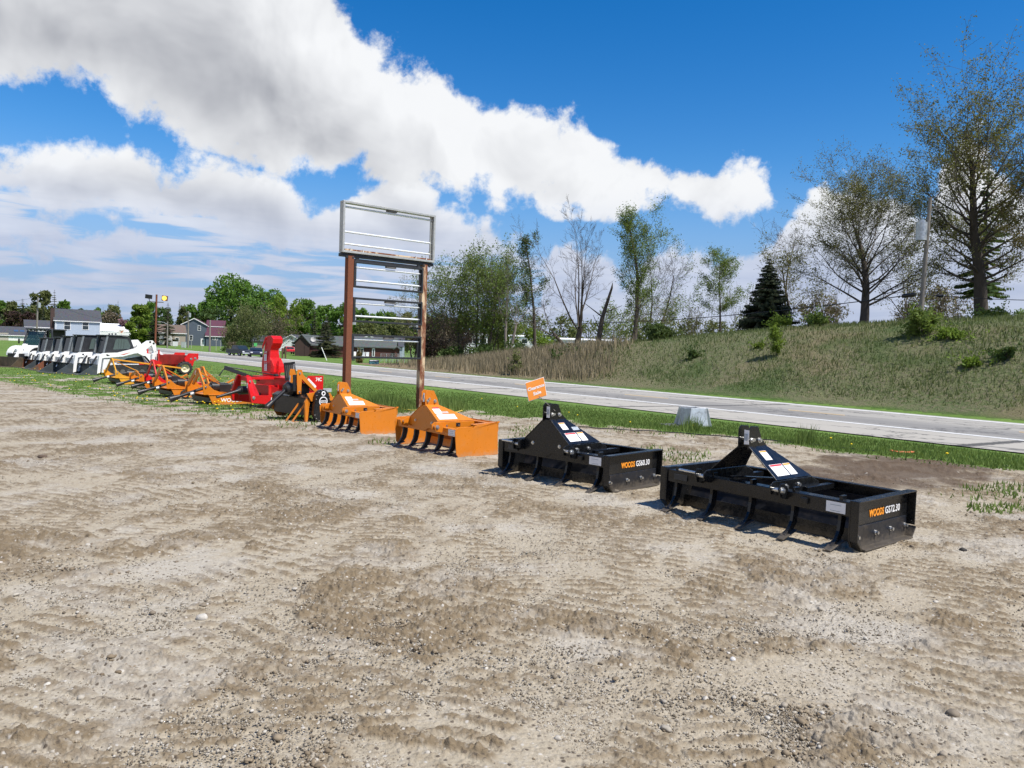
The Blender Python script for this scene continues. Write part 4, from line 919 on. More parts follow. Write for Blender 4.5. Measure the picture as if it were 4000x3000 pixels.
def cutter(name, label, cat, anchor, rz, m, W=1.35, L=1.9, H=.29, mast=.95, words=None, shaft=True, wheel=True, gus=True, brace=True, casters=False, tubes=False):
    R = Matrix.Rotation(rz, 3, 'Z'); loc = anchor - R @ Vector((W / 2, .10, 0)); loc.z = zground(loc.x, loc.y)
    r = thing(name, label, cat, loc, rz, 'mowing decks lined up in the weeds')
    b = B('deck', r, m, .006); ch = .22
    out = [(-W / 2, .0), (-W / 4, -.12), (W / 4, -.12), (W / 2, .0), (W / 2, L - ch), (W / 2 - ch, L), (-W / 2 + ch, L), (-W / 2, L - ch)]
    b.prism([(x, y, H) for x, y in out], (0, 0, .012)); b.box((0, L * .45, H + .035), (.10, L * .8, .05)); b.box((0, L * .35, H + .03), (W * .9, .06, .04)); done(b)
    for s in (-1, 1):
        k = B('side_skirt', r, m, .004); x = s * W / 2
        k.prism([(x, -.06, H + .014), (x, L - ch, H + .014), (x, L - ch, .04), (x, .16, .02), (x, .06, .05)], (s * .012, 0, 0)); k.prism([(x, -.06, H), (x, L - ch, H), (x - s * .0, L - ch, H + .02), (x, -.06, H + .02)], (s * .03, 0, 0)); done(k)
    sk = B('front_chain_guard', r, STEEL); sk.box((0, .0, .15), (W * .9, .01, .12), DARKBL); done(sk)
    if words: text('lettering', words, r, DECAL, .15, (W / 2 + .0145, .28, .10), (0, 1, 0), (0, 0, 1), .004, .001, .60)
    if gus:
        for s in (-1, 1):
            q = B('gusset', r, m, .004); x = s * (W / 2 - .03); q.prism([(x, -.18, H + .01), (x, -.20, H + .30), (x, -.08, H + .30), (x, .10, H + .14), (x, .48, H + .012)], (s * .014, 0, 0)); q.bolt((x + s * .014, -.12, H + .22), (s, 0, 0), .02, .03, ZINC); done(q)
    for s in (-1, 1):
        a = B('mast_bar', r, m, .004); a.bar((s * (W / 2 - .08), -.13, H + .20), (s * .06, -.10, mast), .11, .04, None, (0, 1, .05)); done(a)
        if brace:
            z = B('mast_brace', r, m, .004); z.bar((s * .06, -.09, mast - .03), (s * .10, L * .55, H + .03), .035, .02); done(z)
    tp_ = B('mast_top', r, m, .004); tp_.box((0, -.10, mast - .02), (.14, .06, .12)); done(tp_)
    gx = B('gearbox', r, PLAST, .01); gx.box((0, L * .42, H + .15), (.26, .32, .22)); gx.cyl((0, L * .34, H + .18), (0, L * .18, H + .18), .13, 18); done(gx)
    if shaft:
        d = B('driveshaft', r, PLAST); d.tube([(0, L * .2, H + .18), (0, L * .08, H + .16), (-.05, -.62, .20)], [.10, .045, .042], 12); d.tube([(-.045, -.55, .22), (-.06, -.80, .14)], [.05, .095], 16); d.cyl((-.02, -.18, .31), (-.025, -.28, .285), .052, 12, DECAL); done(d)
    if wheel:
        w = B('tail_wheel', r, RUBBER); tyre(w, (0, L + .36, .21), (1, 0, 0), .21, .14); done(w)
        w2 = B('tail_fork', r, m, .004); w2.bar((0, L - .05, H + .06), (0, L + .32, H + .26), .07, .05); w2.bar((.10, L + .30, H + .26), (.10, L + .36, .20), .05, .015); w2.bar((-.10, L + .30, H + .26), (-.10, L + .36, .20), .05, .015); done(w2)
    if casters:
        for s in (-1, 1):
            w = B('caster_wheel', r, RUBBER); x = s * W * .36; tyre(w, (x, -.42, .14), (1, .35 * s, 0), .14, .08); rim(w, (x, -.42, .14), (1, .35 * s, 0), .085, .07, m); done(w)
            f = B('caster_arm', r, m, .004); f.bar((x, .05, H + .05), (x, -.40, H + .14), .05, .05); f.bar((x + .055, -.40, H + .14), (x + .055, -.42, .14), .04, .012); done(f)
    if tubes:
        u = B('long_beam', r, m, .004); u.bar((.0, -.12, mast), (.1, L * 1.05, H + .42), .08, .06); done(u)
    stock_tag(r, (.0, -.16, mast - .02)); return r
cutter('rotary_cutter', 'orange rotary cutter with WOODS on its skirt, directly behind the snow blower', 'rotary cutter', G(836, 1583), rad(-47), ORANGE, L=1.5, words='WOODS', mast=.95)
cutter('finishing_mower', 'orange finishing mower with small black caster wheels in front', 'mower', G(850, 1566), rad(-47), ORANGE, W=1.4, L=1.2, H=.26, words='WOODS', mast=.98, wheel=False, casters=True, shaft=False)
cutter('rotary_cutter', 'orange rotary cutter with its WOODS lettering partly behind a caster wheel', 'rotary cutter', G(688, 1554), rad(-47), ORANGE, words='WOODS', mast=.97)
cutter('rotary_cutter', 'red rotary cutter with a narrow red mast between orange cutters', 'rotary cutter', G(640, 1528), rad(-47), REDP, W=1.3, L=1.7, mast=1.08)
cutter('rotary_cutter', 'low orange rotary cutter without lettering beside the yellow one', 'rotary cutter', G(575, 1520), rad(-47), ORANGE, W=1.25, L=1.5, mast=.62, brace=False)
cutter('rotary_cutter', 'faded yellow rotary cutter with a long top beam, farthest of the cutters', 'rotary cutter', G(480, 1503), rad(-47), YELLOW, W=1.7, L=2.6, H=.27, mast=1.05, tubes=True, wheel=False)

def manure_spreader(loc, rz):
    r = thing('manure_spreader', 'worn red manure spreader on one visible big tyre behind the yellow cutter', 'spreader', loc, rz)
    L, W = 1.7, 1.5; r.scale = (.95, .95, .84)
    b = B('box_body', r, REDW, .006)
    for s in (-1, 1): b.prism([(s * .62, 0, .68), (s * .62, L, .68), (s * W / 2, L, 1.30), (s * W / 2, 0, 1.30)], (s * .02, 0, 0))
    b.box((0, L / 2, .67), (1.24, L, .04)); b.prism([(-.62, 0, .68), (.62, 0, .68), (W / 2, 0, 1.36), (-W / 2, 0, 1.36)], (0, .03, 0)); done(b)
    for s in (-1, 1):
        e = B('end_plate', r, REDP, .006); e.prism([(s * .80, L - .25, .62), (s * .80, L - .3, 1.10), (s * .80, L - .05, 1.42), (s * .80, L + .55, 1.42), (s * .80, L + .55, 1.02), (s * .80, L + .3, .92), (s * .80, L + .18, .45), (s * .80, L - .1, .45)], (s * .02, 0, 0))
        for y, z in ((.1, 1.05), (.35, 1.1), (.48, .96)): e.bolt((s * .82, L + y, z), (s, 0, 0), .05, .03, ZINC)
        done(e)
    for x in (-.7, 0.0, .68):
        p = B('upright_post', r, REDP, .004); p.bar((x, -.04, .62), (x, -.04, 1.62), .09, .06); done(p)
    t = B('tongue', r, REDP, .006); t.bar((.10, -2.6, .62), (.25, .35, .74), .11, .11); t.bar((-.55, .2, .70), (.05, -1.2, .66), .08, .08); t.prism([(.04, -2.62, .5), (.04, -2.2, .5), (.04, -1.95, .72), (.04, -2.5, .72)], (.14, 0, 0)); done(t)
    j = B('tongue_jack', r, STEEL); j.cyl((.22, -2.0, .02), (.22, -2.0, 1.02), .03, 10); j.bar((.22, -2.0, 1.02), (.05, -2.1, 1.12), .015, .015); done(j)
    f = B('frame_rail', r, REDP, .004)
    for s in (-1, 1): f.box((s * .5, L / 2, .58), (.08, L + .3, .12))
    f.box((0, L * .62, .50), (1.5, .1, .1)); done(f)
    for s in (-1, 1):
        w = MB(); w.mats = [RUBBER]; x = s * .98; c = (x, L * .78, .44); tyre(w, c, (s, 0, 0), .44, .28, None, 14); q = w.build('wheel', r)
        k = MB(); k.mats = [simple('cream_rim', (.62, .55, .36), .5)]; rim(k, c, (s, 0, 0), .27, .24); k.build('rim', q, None)
    g = B('lever_post', r, REDP, .004); g.prism([(.70, -.62, .6), (.70, -.5, .98), (.70, -.34, 1.0), (.70, .12, .8), (.70, .1, .6)], (.03, 0, 0)); done(g)
    decal(r, 'label', DECALG, (-.25, -.004, 1.2), (1, 0, 0), (0, 0, 1), .55, .09, (0, -1, 0), lines=1)
    return r
p = G(600, 1462); manure_spreader(p, rad(-40))

# ------------------------------------------------------------------ skid steers
REDSTRIPE = simple('red_stripe', (.55, .05, .02), .4)
def skid_steer(label, loc, rz, tracks, bucket, big=True):
    r = thing('skid_steer', label, 'skid steer', loc, rz, 'white skid steers parked in a row'); hx = .62
    b = B('chassis', r, WHITEP, .01)
    b.prism([(-hx, .25, .45), (-hx, .20, .80), (-hx, .45, 1.10), (-hx, 2.2, 1.12), (-hx, 2.9, 1.12), (-hx, 3.3, 1.0), (-hx, 3.4, .55), (-hx, 3.25, .30), (-hx, .6, .25)], (2 * hx, 0, 0))
    b.prism([(-hx, .12, .12), (-hx, .22, .80), (-hx, .60, .80), (-hx, .62, .30), (-hx, .42, .12)], (-.16, 0, 0)); b.prism([(hx, .12, .12), (hx, .22, .80), (hx, .60, .80), (hx, .62, .30), (hx, .42, .12)], (.16, 0, 0)); done(b)
    e = B('engine_bay', r, PLAST)
    for s in (-1, 1): e.prism([(s * (hx + .002), .95, .60), (s * (hx + .002), 1.5, .85), (s * (hx + .002), 2.3, .98), (s * (hx + .002), 2.5, .60)], (s * .02, 0, 0))
    done(e)
    k = B('rear_cowl', r, WHITEP, .01)
    for s in (-1, 1): k.prism([(s * .62, 2.75, .45), (s * .62, 2.80, 1.1), (s * .62, 2.95, 1.28), (s * .62, 3.25, 1.26), (s * .62, 3.42, 1.1), (s * .62, 3.42, .42)], (s * .2, 0, 0))
    for s in (-1, 1): k.cyl((s * .82, 3.1, .84), (s * .825, 3.1, .84), .06, 16, PLAST)
    done(k)
    if tracks:
        for s in (-1, 1):
            t = B('track', r, RUBBER); pr = [(.35, .10), (.30, .30), (.45, .48), (.8, .50), (2.4, .50), (2.75, .62), (2.98, .55), (3.0, .35), (2.7, .06), (2.4, .0), (.7, .0)]
            x = s * .66; t.prism([(x, y, z) for y, z in pr], (s * .30, 0, 0), RUBBER)
            n = len(pr)
            for i in range(n):
                a, c = Vector((0, *pr[i])), Vector((0, *pr[(i + 1) % n])); m_ = max(1, int((c - a).length / .11))
                for q in range(m_):
                    o = a + (c - a) * (q + .5) / m_; t.box((x + s * .15, o.y, o.z), (.30, .05, .05))
            for y in (.75, 1.1, 1.45, 1.8, 2.15): t.cyl((x + s * .30, y, .17), (x + s * .315, y, .17), .13, 14, STEEL)
            t.cyl((x + s * .30, 2.72, .34), (x + s * .32, 2.72, .34), .2, 16, STEEL); done(t)
    else:
        for s in (-1, 1):
            for y in (.85, 2.25):
                w = MB(); w.mats = [RUBBER]; c = (s * .80, y, .41); tyre(w, c, (s, 0, 0), .41, .30, None, 13); q = w.build('wheel', r)
                kk = MB(); kk.mats = [simple('red_rim', (.45, .06, .03), .5)]; rim(kk, c, (s, 0, 0), .25, .27); kk.build('rim', q)
    c = B('cab', r, CABP, .015); cw = .46
    c.prism([(-cw, .42, 1.10), (-cw, .62, 1.98), (-cw, .70, 2.03), (-cw, 1.60, 2.0), (-cw, 1.78, 1.92), (-cw, 1.98, 1.40), (-cw, 1.98, 1.10)], (2 * cw, 0, 0)); c.box((0, 1.12, 2.035), (1.04, 1.25, .05)); c.box((0, .62, 2.03), (1.02, .36, .06))
    done(c)
    for s in (-1, 1): pl = B('front_pillar', r, simple('highlight_grey', (.16, .18, .19), .45), .008); pl.bar((s * .46, .36, 1.12), (s * .46, .56, 2.0), .07, .09); done(pl)  # highlight along the cab pillars painted in as a lighter grey
    for s in (-1, 1):
        w = B('side_window', r, GLASSG); x = s * (cw + .003); w.prism([(x, .85, 1.30), (x, .98, 1.82), (x, 1.06, 1.88), (x, 1.62, 1.86), (x, 1.78, 1.5), (x, 1.72, 1.36)], (s * .006, 0, 0))
        for y in (1.12, 1.26, 1.40): w.bar((x + s * .008, y, 1.36), (x + s * .008, y + .03, 1.86), .008, .012, CABP, (s, 0, 0))
        done(w)
    d = B('front_door', r, GLASSD, .004); d.prism([(-.38, .43, 1.16), (.38, .43, 1.16), (.36, .60, 1.93), (-.36, .60, 1.93)], (0, -.012, 0)); d.bar((-.36, .40, 1.15), (-.34, .57, 1.94), .05, .04, CABP); d.bar((.36, .40, 1.15), (.34, .57, 1.94), .05, .04, CABP); done(d)
    for s in (-1, 1):
        a = B('lift_arm', r, WHITEP, .01); x = s * .66
        a.prism([(x, -.02, .98), (x, .20, 1.12), (x, 1.0, 1.16), (x, 1.9, 1.40), (x, 2.55, 1.82), (x, 2.80, 1.84), (x, 2.98, 1.66), (x, 3.04, 1.2), (x, 2.88, 1.2), (x, 2.76, 1.58), (x, 2.45, 1.36), (x, 2.40, 1.0), (x, 2.28, 1.0), (x, 1.95, 1.16), (x, 1.2, .96), (x, .36, .88), (x, .12, .86), (x, .05, .40), (x, .02, .12), (x, -.14, .06), (x, -.12, .40)], (s * .16, 0, 0))
        a.prism([(x + s * .161, 1.05, 1.06), (x + s * .161, 1.60, 1.18), (x + s * .161, 1.25, 1.05)], (s * .004, 0, 0), REDSTRIPE)
        for y, z in ((2.66, 1.75), (2.86, 1.68)): a.bolt((x + s * .16, y, z), (s, 0, 0), .04, .02, PLAST)
        a.prism([(x + s * .161, .30, 1.05), (x + s * .161, .38, 1.07), (x + s * .161, .44, 1.03), (x + s * .161, .52, 1.02), (x + s * .161, .42, .97), (x + s * .161, .34, .99)], (s * .003, 0, 0), PLAST); done(a)
        h = B('tilt_cylinder', r, PLAST); h.cyl((s * .5, .0, .95), (s * .5, -.32, .42), .045, 10); h.cyl((s * .5, -.25, .53), (s * .5, -.38, .32), .025, 8, ZINC); done(h)
        h = B('lift_cylinder', r, PLAST); h.cyl((s * .72, 2.3, 1.1), (s * .72, 2.75, .62), .05, 10); done(h)
    bm = {0: BUCKET, 1: BUCKETR}[bucket]; u = B('bucket', r, bm, .006); bw = .92
    for s in (-1, 1): u.prism([(s * bw, -.20, .0), (s * bw, -.16, .52), (s * bw, -.34, .56), (s * bw, -1.12, .03), (s * bw, -1.12, 0)], (s * .025, 0, 0))
    u.box((0, -.66, .012), (2 * bw, .94, .024)); u.prism([(-bw, -.20, .024), (bw, -.20, .024), (bw, -.155, .54), (-bw, -.155, .54)], (0, -.02, 0)); u.prism([(-bw, -.16, .54), (bw, -.16, .54), (bw, -.34, .57), (-bw, -.34, .57)], (0, 0, -.02)); u.box((0, -1.10, .03), (2 * bw + .05, .14, .035), STEEL); done(u)
    q = B('quick_coupler', r, PLAST, .006); q.box((0, -.09, .32), (1.1, .10, .34)); done(q)
    if big:
        text('lettering', 'T650', r, PLAST, .13, (.665 + .16, 2.86, .62), (0, 1, 0), (0, 0, 1), .003, .001, .42)
    return r
s0 = G(386, 1462); st = Vector((-1.78, 1.86, 0)); rz = rad(-35)
lab = ['white track loader with a dark grey bucket, nearest in the row', 'white skid steer second in the row with an orange-red arm stripe', 'white skid steer in the middle of the row with a rust-brown bucket', 'white skid steer second from the utility vehicle', 'white skid steer beside the utility vehicle with a rusty tan bucket']
for i, (ox, oy) in enumerate(((358, 1462), (266, 1457), (225, 1449), (190, 1443), (137, 1437))):
    p = G(ox, oy); p.z = zground(p.x, p.y)
    o_ = skid_steer(lab[i], p, rz, i == 0, (0, 0, 1, 0, 1)[i], i == 0); q_ = (1, .985, .95, .91, .88)[i]; o_.scale = (q_, q_, q_)
def utility_loader(loc, rz):
    r = thing('utility_loader', 'white and black cab utility vehicle with its door open and a wide rusty front bucket', 'utility vehicle', loc, rz)
    b = B('chassis', r, PLAST, .01); b.box((0, 1.7, .55), (1.1, 3.2, .3)); done(b)
    f = B('hood', r, WHITEP, .02); f.prism([(-.42, .35, .70), (-.42, .50, 1.0), (-.42, 1.25, 1.16), (-.42, 1.25, .70)], (.84, 0, 0)); done(f)
    for s in (-1, 1):
        q = B('fender', r, WHITEP, .02); pr = [(s * .36, .75 + .55 * math.cos(a), .58 + .52 * math.sin(a)) for a in [math.pi * k / 10 for k in range(11)]]; pi = [(s * .36, .75 + .50 * math.cos(a), .56 + .46 * math.sin(a)) for a in [math.pi * k / 10 for k in range(10, -1, -1)]]
        q.prism(pr + pi, (s * .44, 0, 0)); done(q)
        for y in (.75, 2.75):
            w = MB(); w.mats = [RUBBER]; c = (s * .66, y, .40); tyre(w, c, (s, 0, 0), .40, .28, None, 13); o = w.build('wheel', r); k = MB(); k.mats = [simple('orange_rim', (.50, .10, .02), .5)]; rim(k, c, (s, 0, 0), .24, .24); k.build('rim', o)
        h = B('headlight', r, DECAL); h.cyl((s * .30, .42, .86), (s * .30, .36, .86), .08, 14, GALV); done(h)
    c = B('cab', r, CABP, .012)
    for s in (-1, 1):
        x = s * .66; c.tube([(x, 1.12, 1.05), (x, 1.25, 1.55), (x, 1.42, 1.92), (x, 1.6, 1.98), (x, 2.6, 1.98), (x, 2.66, 1.0)], .045, 8); c.bar((x, 1.2, .72), (x, 2.66, .72), .08, .25)
    c.box((0, 2.0, 2.0), (1.42, 1.4, .07)); c.box((0, 2.66, 1.3), (1.3, .05, 1.3), PLAST); c.box((0, 1.45, 1.95), (1.36, .14, .10)); done(c)
    g = B('windscreen', r, GLASSC); g.prism([(-.62, 1.13, 1.12), (.62, 1.13, 1.12), (.62, 1.44, 1.88), (-.62, 1.44, 1.88)], (0, -.008, 0)); done(g)
    for x in (-.5, -.2, .2, .5):
        l = B('roof_light', r, DECAL); l.cyl((x, 1.37, 1.95), (x, 1.34, 1.95), .05, 12, DECAL); done(l)
    d = B('open_door', r, CABP, .006); o = Vector((.74, 1.5, 0)); dr = Vector((.75, -.42, 0)).normalized()
    pr = [(0, .72), (.0, 1.55), (.12, 1.88), (.35, 2.0), (.80, 2.0), (.84, 1.2), (.80, .60), (.2, .60)]; d.tube([o + dr * a + Vector((0, 0, z)) for a, z in pr + pr[:1]], .045, 8, CABP); d.prism([o + dr * a + Vector((0, 0, z)) for a, z in ((.02, .72), (.04, 1.22), (.80, 1.22), (.78, .62), (.2, .62))], (-.02, -.02, 0), PLAST); done(d)
    gg = B('door_glass', r, GLASSC); gg.prism([o + dr * a + Vector((0, 0, z)) for a, z in ((.04, 1.23), (.04, 1.52), (.14, 1.84), (.36, 1.95), (.77, 1.95), (.79, 1.23))], (-.004, -.006, 0)); done(gg)
    s_ = B('seat', r, PLAST, .02); s_.box((.1, 2.2, .98), (1.1, .5, .2)); s_.box((.1, 2.5, 1.3), (1.1, .14, .6)); done(s_)
    bd = B('cargo_bed', r, WHITEP, .01); bd.box((0, 3.2, .92), (1.4, .95, .42)); done(bd)
    lo = B('bed_load', r, BUCKETR, .03); lo.box((.1, 3.2, 1.2), (.7, .5, .2)); done(lo)
    a = B('lift_arm', r, WHITEP, .01); a.prism([(.10, .65, 1.2), (.10, .48, 1.22), (.10, -.15, .42), (.10, -.05, .28), (.10, .30, .50)], (.16, 0, 0)); done(a)
    u = B('bucket', r, simple('olive_brown_bucket', (.075, .058, .036), .6, .1, .3, 3, dirt=(.16, .10, .06, .5)), .006); bw = .95
    for s in (-1, 1): u.prism([(s * bw, -.25, 0), (s * bw, -.22, .52), (s * bw, -.38, .54), (s * bw, -.98, .03), (s * bw, -.98, 0)], (s * .02, 0, 0))
    u.box((0, -.6, .012), (2 * bw, .8, .024)); u.prism([(-bw, -.24, .02), (bw, -.24, .02), (bw, -.22, .53), (-bw, -.22, .53)], (0, -.02, 0)); done(u)
    m_ = B('mirror', r, PLAST, .01); m_.bar((-.7, 1.3, 1.3), (-1.0, 1.2, 1.35), .02, .02); m_.box((-1.05, 1.18, 1.33), (.1, .04, .26)); done(m_)
    return r
p = G(52, 1433); o_ = utility_loader(p, rad(-18)); o_.scale = (1.12, 1.12, 1.16)
# ------------------------------------------------------------------ tall sign frame, placard, small things by the verge
def ptD(px, py, D):
    d = ray(px, py); return Vector((d[0] / d[1] * D, D, CAM_H + d[2] / d[1] * D))
def big_sign():
    A, Bp = AT(1360, 20.0), AT(1649, 21.5); an = math.atan2(Bp.y - A.y, Bp.x - A.x); S = (Bp.to_2d() - A.to_2d()).length
    z0 = min(A.z, Bp.z) - .1
    r = thing('sign_frame', 'tall empty sign of four open frames on two rusty posts behind the box blades', 'sign', (A.x, A.y, z0), an)
    Z = lambda y: CAM_H + (1331 - y) * 20.0 / FPX - z0
    for x, m, rr in ((0, RUSTP, .085), (S, RUSTL, .08)):
        b = B('post', r, m, .01); b.box((x, .02, Z(1000) / 2), (rr * 2, rr * 2.1, Z(1000))); done(b)
    b = B('cross_beam', r, BLACKF, .006); b.box((S / 2, .02, Z(1000)), (S + .56, .16, .085)); b.box((S / 2, .0, Z(1014)), (S + .1, .06, .05))
    for x in (-.12, .05, S - .05, S + .14): b.box((x, -.05, Z(1008)), (.05, .05, .06))
    done(b)
    def frame(x0, x1, zt, zb, w, dp, m, tubes, rust=False):
        f = B('panel_frame', r, m, .005); y = -.02
        for z in (zt - w / 2, zb + w / 2): f.box(((x0 + x1) / 2, y, z), (x1 - x0, dp, w))
        for x in (x0 + w / 2, x1 - w / 2): f.box((x, y, (zt + zb) / 2), (w, dp, zt - zb - 2 * w))
        f.box(((x0 + x1) / 2 + .05, y, zt - w - .025), (.30, .09, .05), STEEL)
        q = f.build('panel_frame', r, None, .005)
        for z in tubes:
            t = MB(); t.mats = [TUBE]; t.cyl((x0 + w, y + .02, z), (x1 - w, y + .02, z), .026, 10); t.build('lamp_tube', q)
        c = MB(); c.mats = [ALU if rust else BLACKF]
        for x in (x0 + w + .03, x1 - w - .03): c.box((x, y + .02, (zt + zb) / 2), (.03, .05, zt - zb - 2 * w - .01))
        c.build('tube_holder', q)
        if rust:
            k = MB(); k.mats = [RUSTL]; k.box(((x0 + x1) / 2, y - .02, zb + w + .03), (x1 - x0 - 2 * w - .1, .05, .035))
            for x in (x0 + .25, x0 + .62, x1 - .6, x1 - .25): k.box((x, y - .05, zb + w + .035), (.03, .03, .07), CONC)
            k.build('rusted_tray', q)
    frame(-.28, S + .27, Z(795), Z(992), .055, .19, ALU, [Z(816), Z(911), Z(957)], True)
    i0, i1 = .09, S - .06
    frame(i0, i1, Z(1019), Z(1122), .050, .12, BLACKF, [Z(1043), Z(1094)]); frame(i0, i1, Z(1160), Z(1257), .050, .12, BLACKF, [Z(1183), Z(1233)])
    frame(i0 - .02, i1, Z(1303), Z(1398), .050, .12, BLACKF, [Z(1325)])
    b = B('hanger', r, BLACKF, .004)
    for x in (.2, S - .2): b.box((x, -.02, Z(1010)), (.09, .05, .14))
    b.box((S - .16, .0, Z(1270)), (.3, .04, .05)); done(b)
big_sign()
def clearance():
    m = g60.matrix_world if False else Matrix.Translation(g60.location) @ Matrix.Rotation(g60.rotation_euler.z, 4, 'Z')
    foot = m @ Vector((.0, .06, .80)); D = foot.y
    P = [ptD(px, py, D + dd) for px, py, dd in ((2051, 1496, .0), (2124, 1472, .045), (2137, 1545, .045), (2065, 1569, .0))]
    c = sum(P, Vector()) / 4
    r = thing('sale_placard', 'small tilted orange Clearance Sale placard with a white edge above the black scraper', 'placard', foot)
    L = lambda p: p - foot
    u = (P[1] - P[0]).normalized(); v = (P[0] - P[3]).normalized(); n = u.cross(v).normalized()
    b = B('board', r, DECAL, .001); b.prism([L(p) for p in P], -n * .004); done(b)
    q = B('orange_face', r, simple('sale_orange', (.80, .27, .035), .5, 0, .05, 6)); cc = L(c); b2 = [cc + (L(p) - cc) * .955 + n * .0015 for p in P]; q.prism(b2, n * .001); done(q)
    W = (P[1] - P[0]).length; o = L(P[3]) + n * .003
    text('lettering', 'Clearance', r, DECAL, .050, o + v * .112 + u * W * .06, u, v, .0016, .001, W * .88); text('lettering', 'Sale', r, DECAL, .050, o + v * .048 + u * W * .30, u, v, .0016, .001, W * .42)
    s = B('wire_stake', r, STEEL); s.cyl((0, 0, 0), L((P[2] + P[3]) / 2 + v * .05 - n * .006), .0035, 6); done(s)
clearance()
def stub():
    p = G(2705, 1667); r = thing('metal_stub', 'battered galvanized metal box stub standing in the roadside grass', 'metal box', p, rad(22))
    b = B('shell', r, GALV, .006); h = .46; w0, w1 = .27, .21
    for k in range(4):
        R = Matrix.Rotation(k * math.pi / 2, 3, 'Z'); b.prism([R @ Vector(q) for q in ((-w0, -w0, 0), (w0, -w0, 0), (w1, -w1, h), (-w1 * .2, -w1, h - .03 * (k % 2)), (-w1, -w1, h))], R @ Vector((0, .012, 0)))
        b.prism([R @ Vector(q) for q in ((w0, -w0, 0), (w0 + .05, -w0 - .05, 0), (w1 + .03, -w1 - .03, h), (w1, -w1, h))], R @ Vector((.01, .01, 0)))
    done(b); q = B('base_plate', r, STEEL, .003); q.box((-.25, .1, .02), (.9, .5, .03), None, Matrix.Rotation(.05, 3, 'X')); done(q)
stub()
def cable(name, label, pts, rr, m, lift=.02):
    P = [G(*p) + Vector((0, 0, lift)) for p in pts]; b = MB(); b.mats = [m]
    Q = []
    for i in range(len(P) - 1):
        a, c = P[i], P[i + 1]
        for k in range(4): Q.append(a.lerp(c, k / 4) + Vector((0, 0, .006 * math.sin(k * 2.1 + i))))
    b.tube(Q + [P[-1]], rr, 6, m); tag(b.build(name), label, 'cord')
cable('extension_cord', 'yellow cord lying in a loop in the grass behind the box blades', [(1545, 1608), (1560, 1590), (1572, 1606), (1600, 1609), (1640, 1611), (1700, 1612), (1790, 1602), (1805, 1612), (1760, 1620)], .012, simple('yellow_cord', (.6, .45, .08), .6), .05)
cable('black_cable', 'thin black cable along the edge of the roadside grass', [(2260, 1672), (2400, 1682), (2560, 1690), (2700, 1700), (2900, 1716), (3100, 1733), (3300, 1757), (3420, 1768)], .010, PLAST, .03)
cable('hose_end', 'short orange hose end in the dirt by the verge', [(3478, 1768), (3500, 1773), (3530, 1775), (3570, 1774)], .022, simple('orange_hose', (.6, .16, .05), .6), .03)
def rock(label, px, py, s, col, seed):
    bm = bmesh.new(); bmesh.ops.create_icosphere(bm, subdivisions=2, radius=s); rs = random.Random(seed)
    ax = (rs.uniform(.9, 1.4), rs.uniform(.7, 1), rs.uniform(.5, .75))
    for v in bm.verts:
        n = 1 + .16 * math.sin(v.co.x / s * 3 + seed) * math.cos(v.co.y / s * 2.3 + seed * 2) + rs.uniform(-.06, .06); v.co = Vector((v.co.x * ax[0], v.co.y * ax[1], v.co.z * ax[2])) * n
    me = bpy.data.meshes.new('rock'); bm.to_mesh(me); bm.free(); me.materials.append(simple('rock_' + label.split()[0], col, .9, 0, .2, 30, .4)); o = link('rock', me); p = G(px, py); p.z += s * .3; o.location = p; o.rotation_euler = (0, 0, seed); tag(o, label, 'rock')
    for q in me.polygons: q.use_smooth = True
rock('pale fist-sized rock alone among the gravel ruts', 790, 2418, .030, (.46, .43, .38), 1); rock('tan smooth stone near a darker rut', 1072, 2160, .020, (.42, .36, .28), 2)
rock('whitish stone beside the dark loose patch', 2862, 2580, .020, (.55, .53, .50), 4); rock('dark lump of dirt beyond the wide scraper', 3762, 2152, .026, (.05, .045, .04), 5); rock('brown flat clod lying on the left tracks', 165, 1788, .045, (.10, .07, .05), 6)

# ------------------------------------------------------------------ poles and wires
def pole(label, px, D, ytop, r0=.13, lamp=None, xfmr=False, m=None, lean=0.0, arm=False):
    p = AT(px, D); zt = ptD(px, ytop, D).z; h = zt - p.z
    o = thing('utility_pole', label, 'pole', (p.x, p.y, p.z - .1)); b = B('shaft', o, m or WOODP); b.tube([(0, 0, 0), (lean * h * .5, 0, h * .5), (lean * h, 0, h + .1)], [r0, r0 * .85, r0 * .68], 10); done(b)
    if xfmr:
        t = B('transformer', o, GALV); s = -1 if xfmr < 0 else 1; z = h * abs(xfmr); t.cyl((s * .42 + lean * z, -.1, z - .55), (s * .42 + lean * z, -.1, z + .5), .30, 14); t.cyl((s * .42 + lean * z, -.1, z + .5), (s * .42 + lean * z, -.1, z + .62), .2, 12); t.box((s * .15 + lean * z, -.05, z), (.3, .1, .1), STEEL); done(t)
    if arm:
        c = B('crossarm', o, WOODP, .01); c.box((lean * h, -.12, h - .4), (2.2, .12, .14))
        for x in (-1.0, -.5, .5, 1.0): c.cyl((x + lean * h, -.12, h - .33), (x + lean * h, -.12, h - .15), .05, 8, CONC)
        done(c)
    if lamp:
        l = B('street_light', o, GALV); s = lamp; l.tube([(0, 0, h - .6), (s * .9, -.2, h - .1), (s * 1.6, -.3, h - .05)], .04, 8); l.box((s * 1.9, -.3, h - .05), (.7, .25, .14), CONC); done(l)
    return Vector((p.x + lean * h, p.y, zt)), o
pR, _ = pole('weathered utility pole with a grey transformer on the bank among the bare trees', 3592, 46, 770, .15, None, -.74, lean=.022, arm=False)
pM, _ = pole('tall pale pole with a grey transformer beside the road, left of the brown barn', 1370, 112, 1210, .22, None, .80, lean=.005, m=simple('pale_pole', (.40, .40, .38), .7, .0, .2, 3))
p1_, _ = pole('leaning wooden pole with a transformer behind the left parked vehicles', 142, 170, 1160, .22, None, .84, lean=.03)
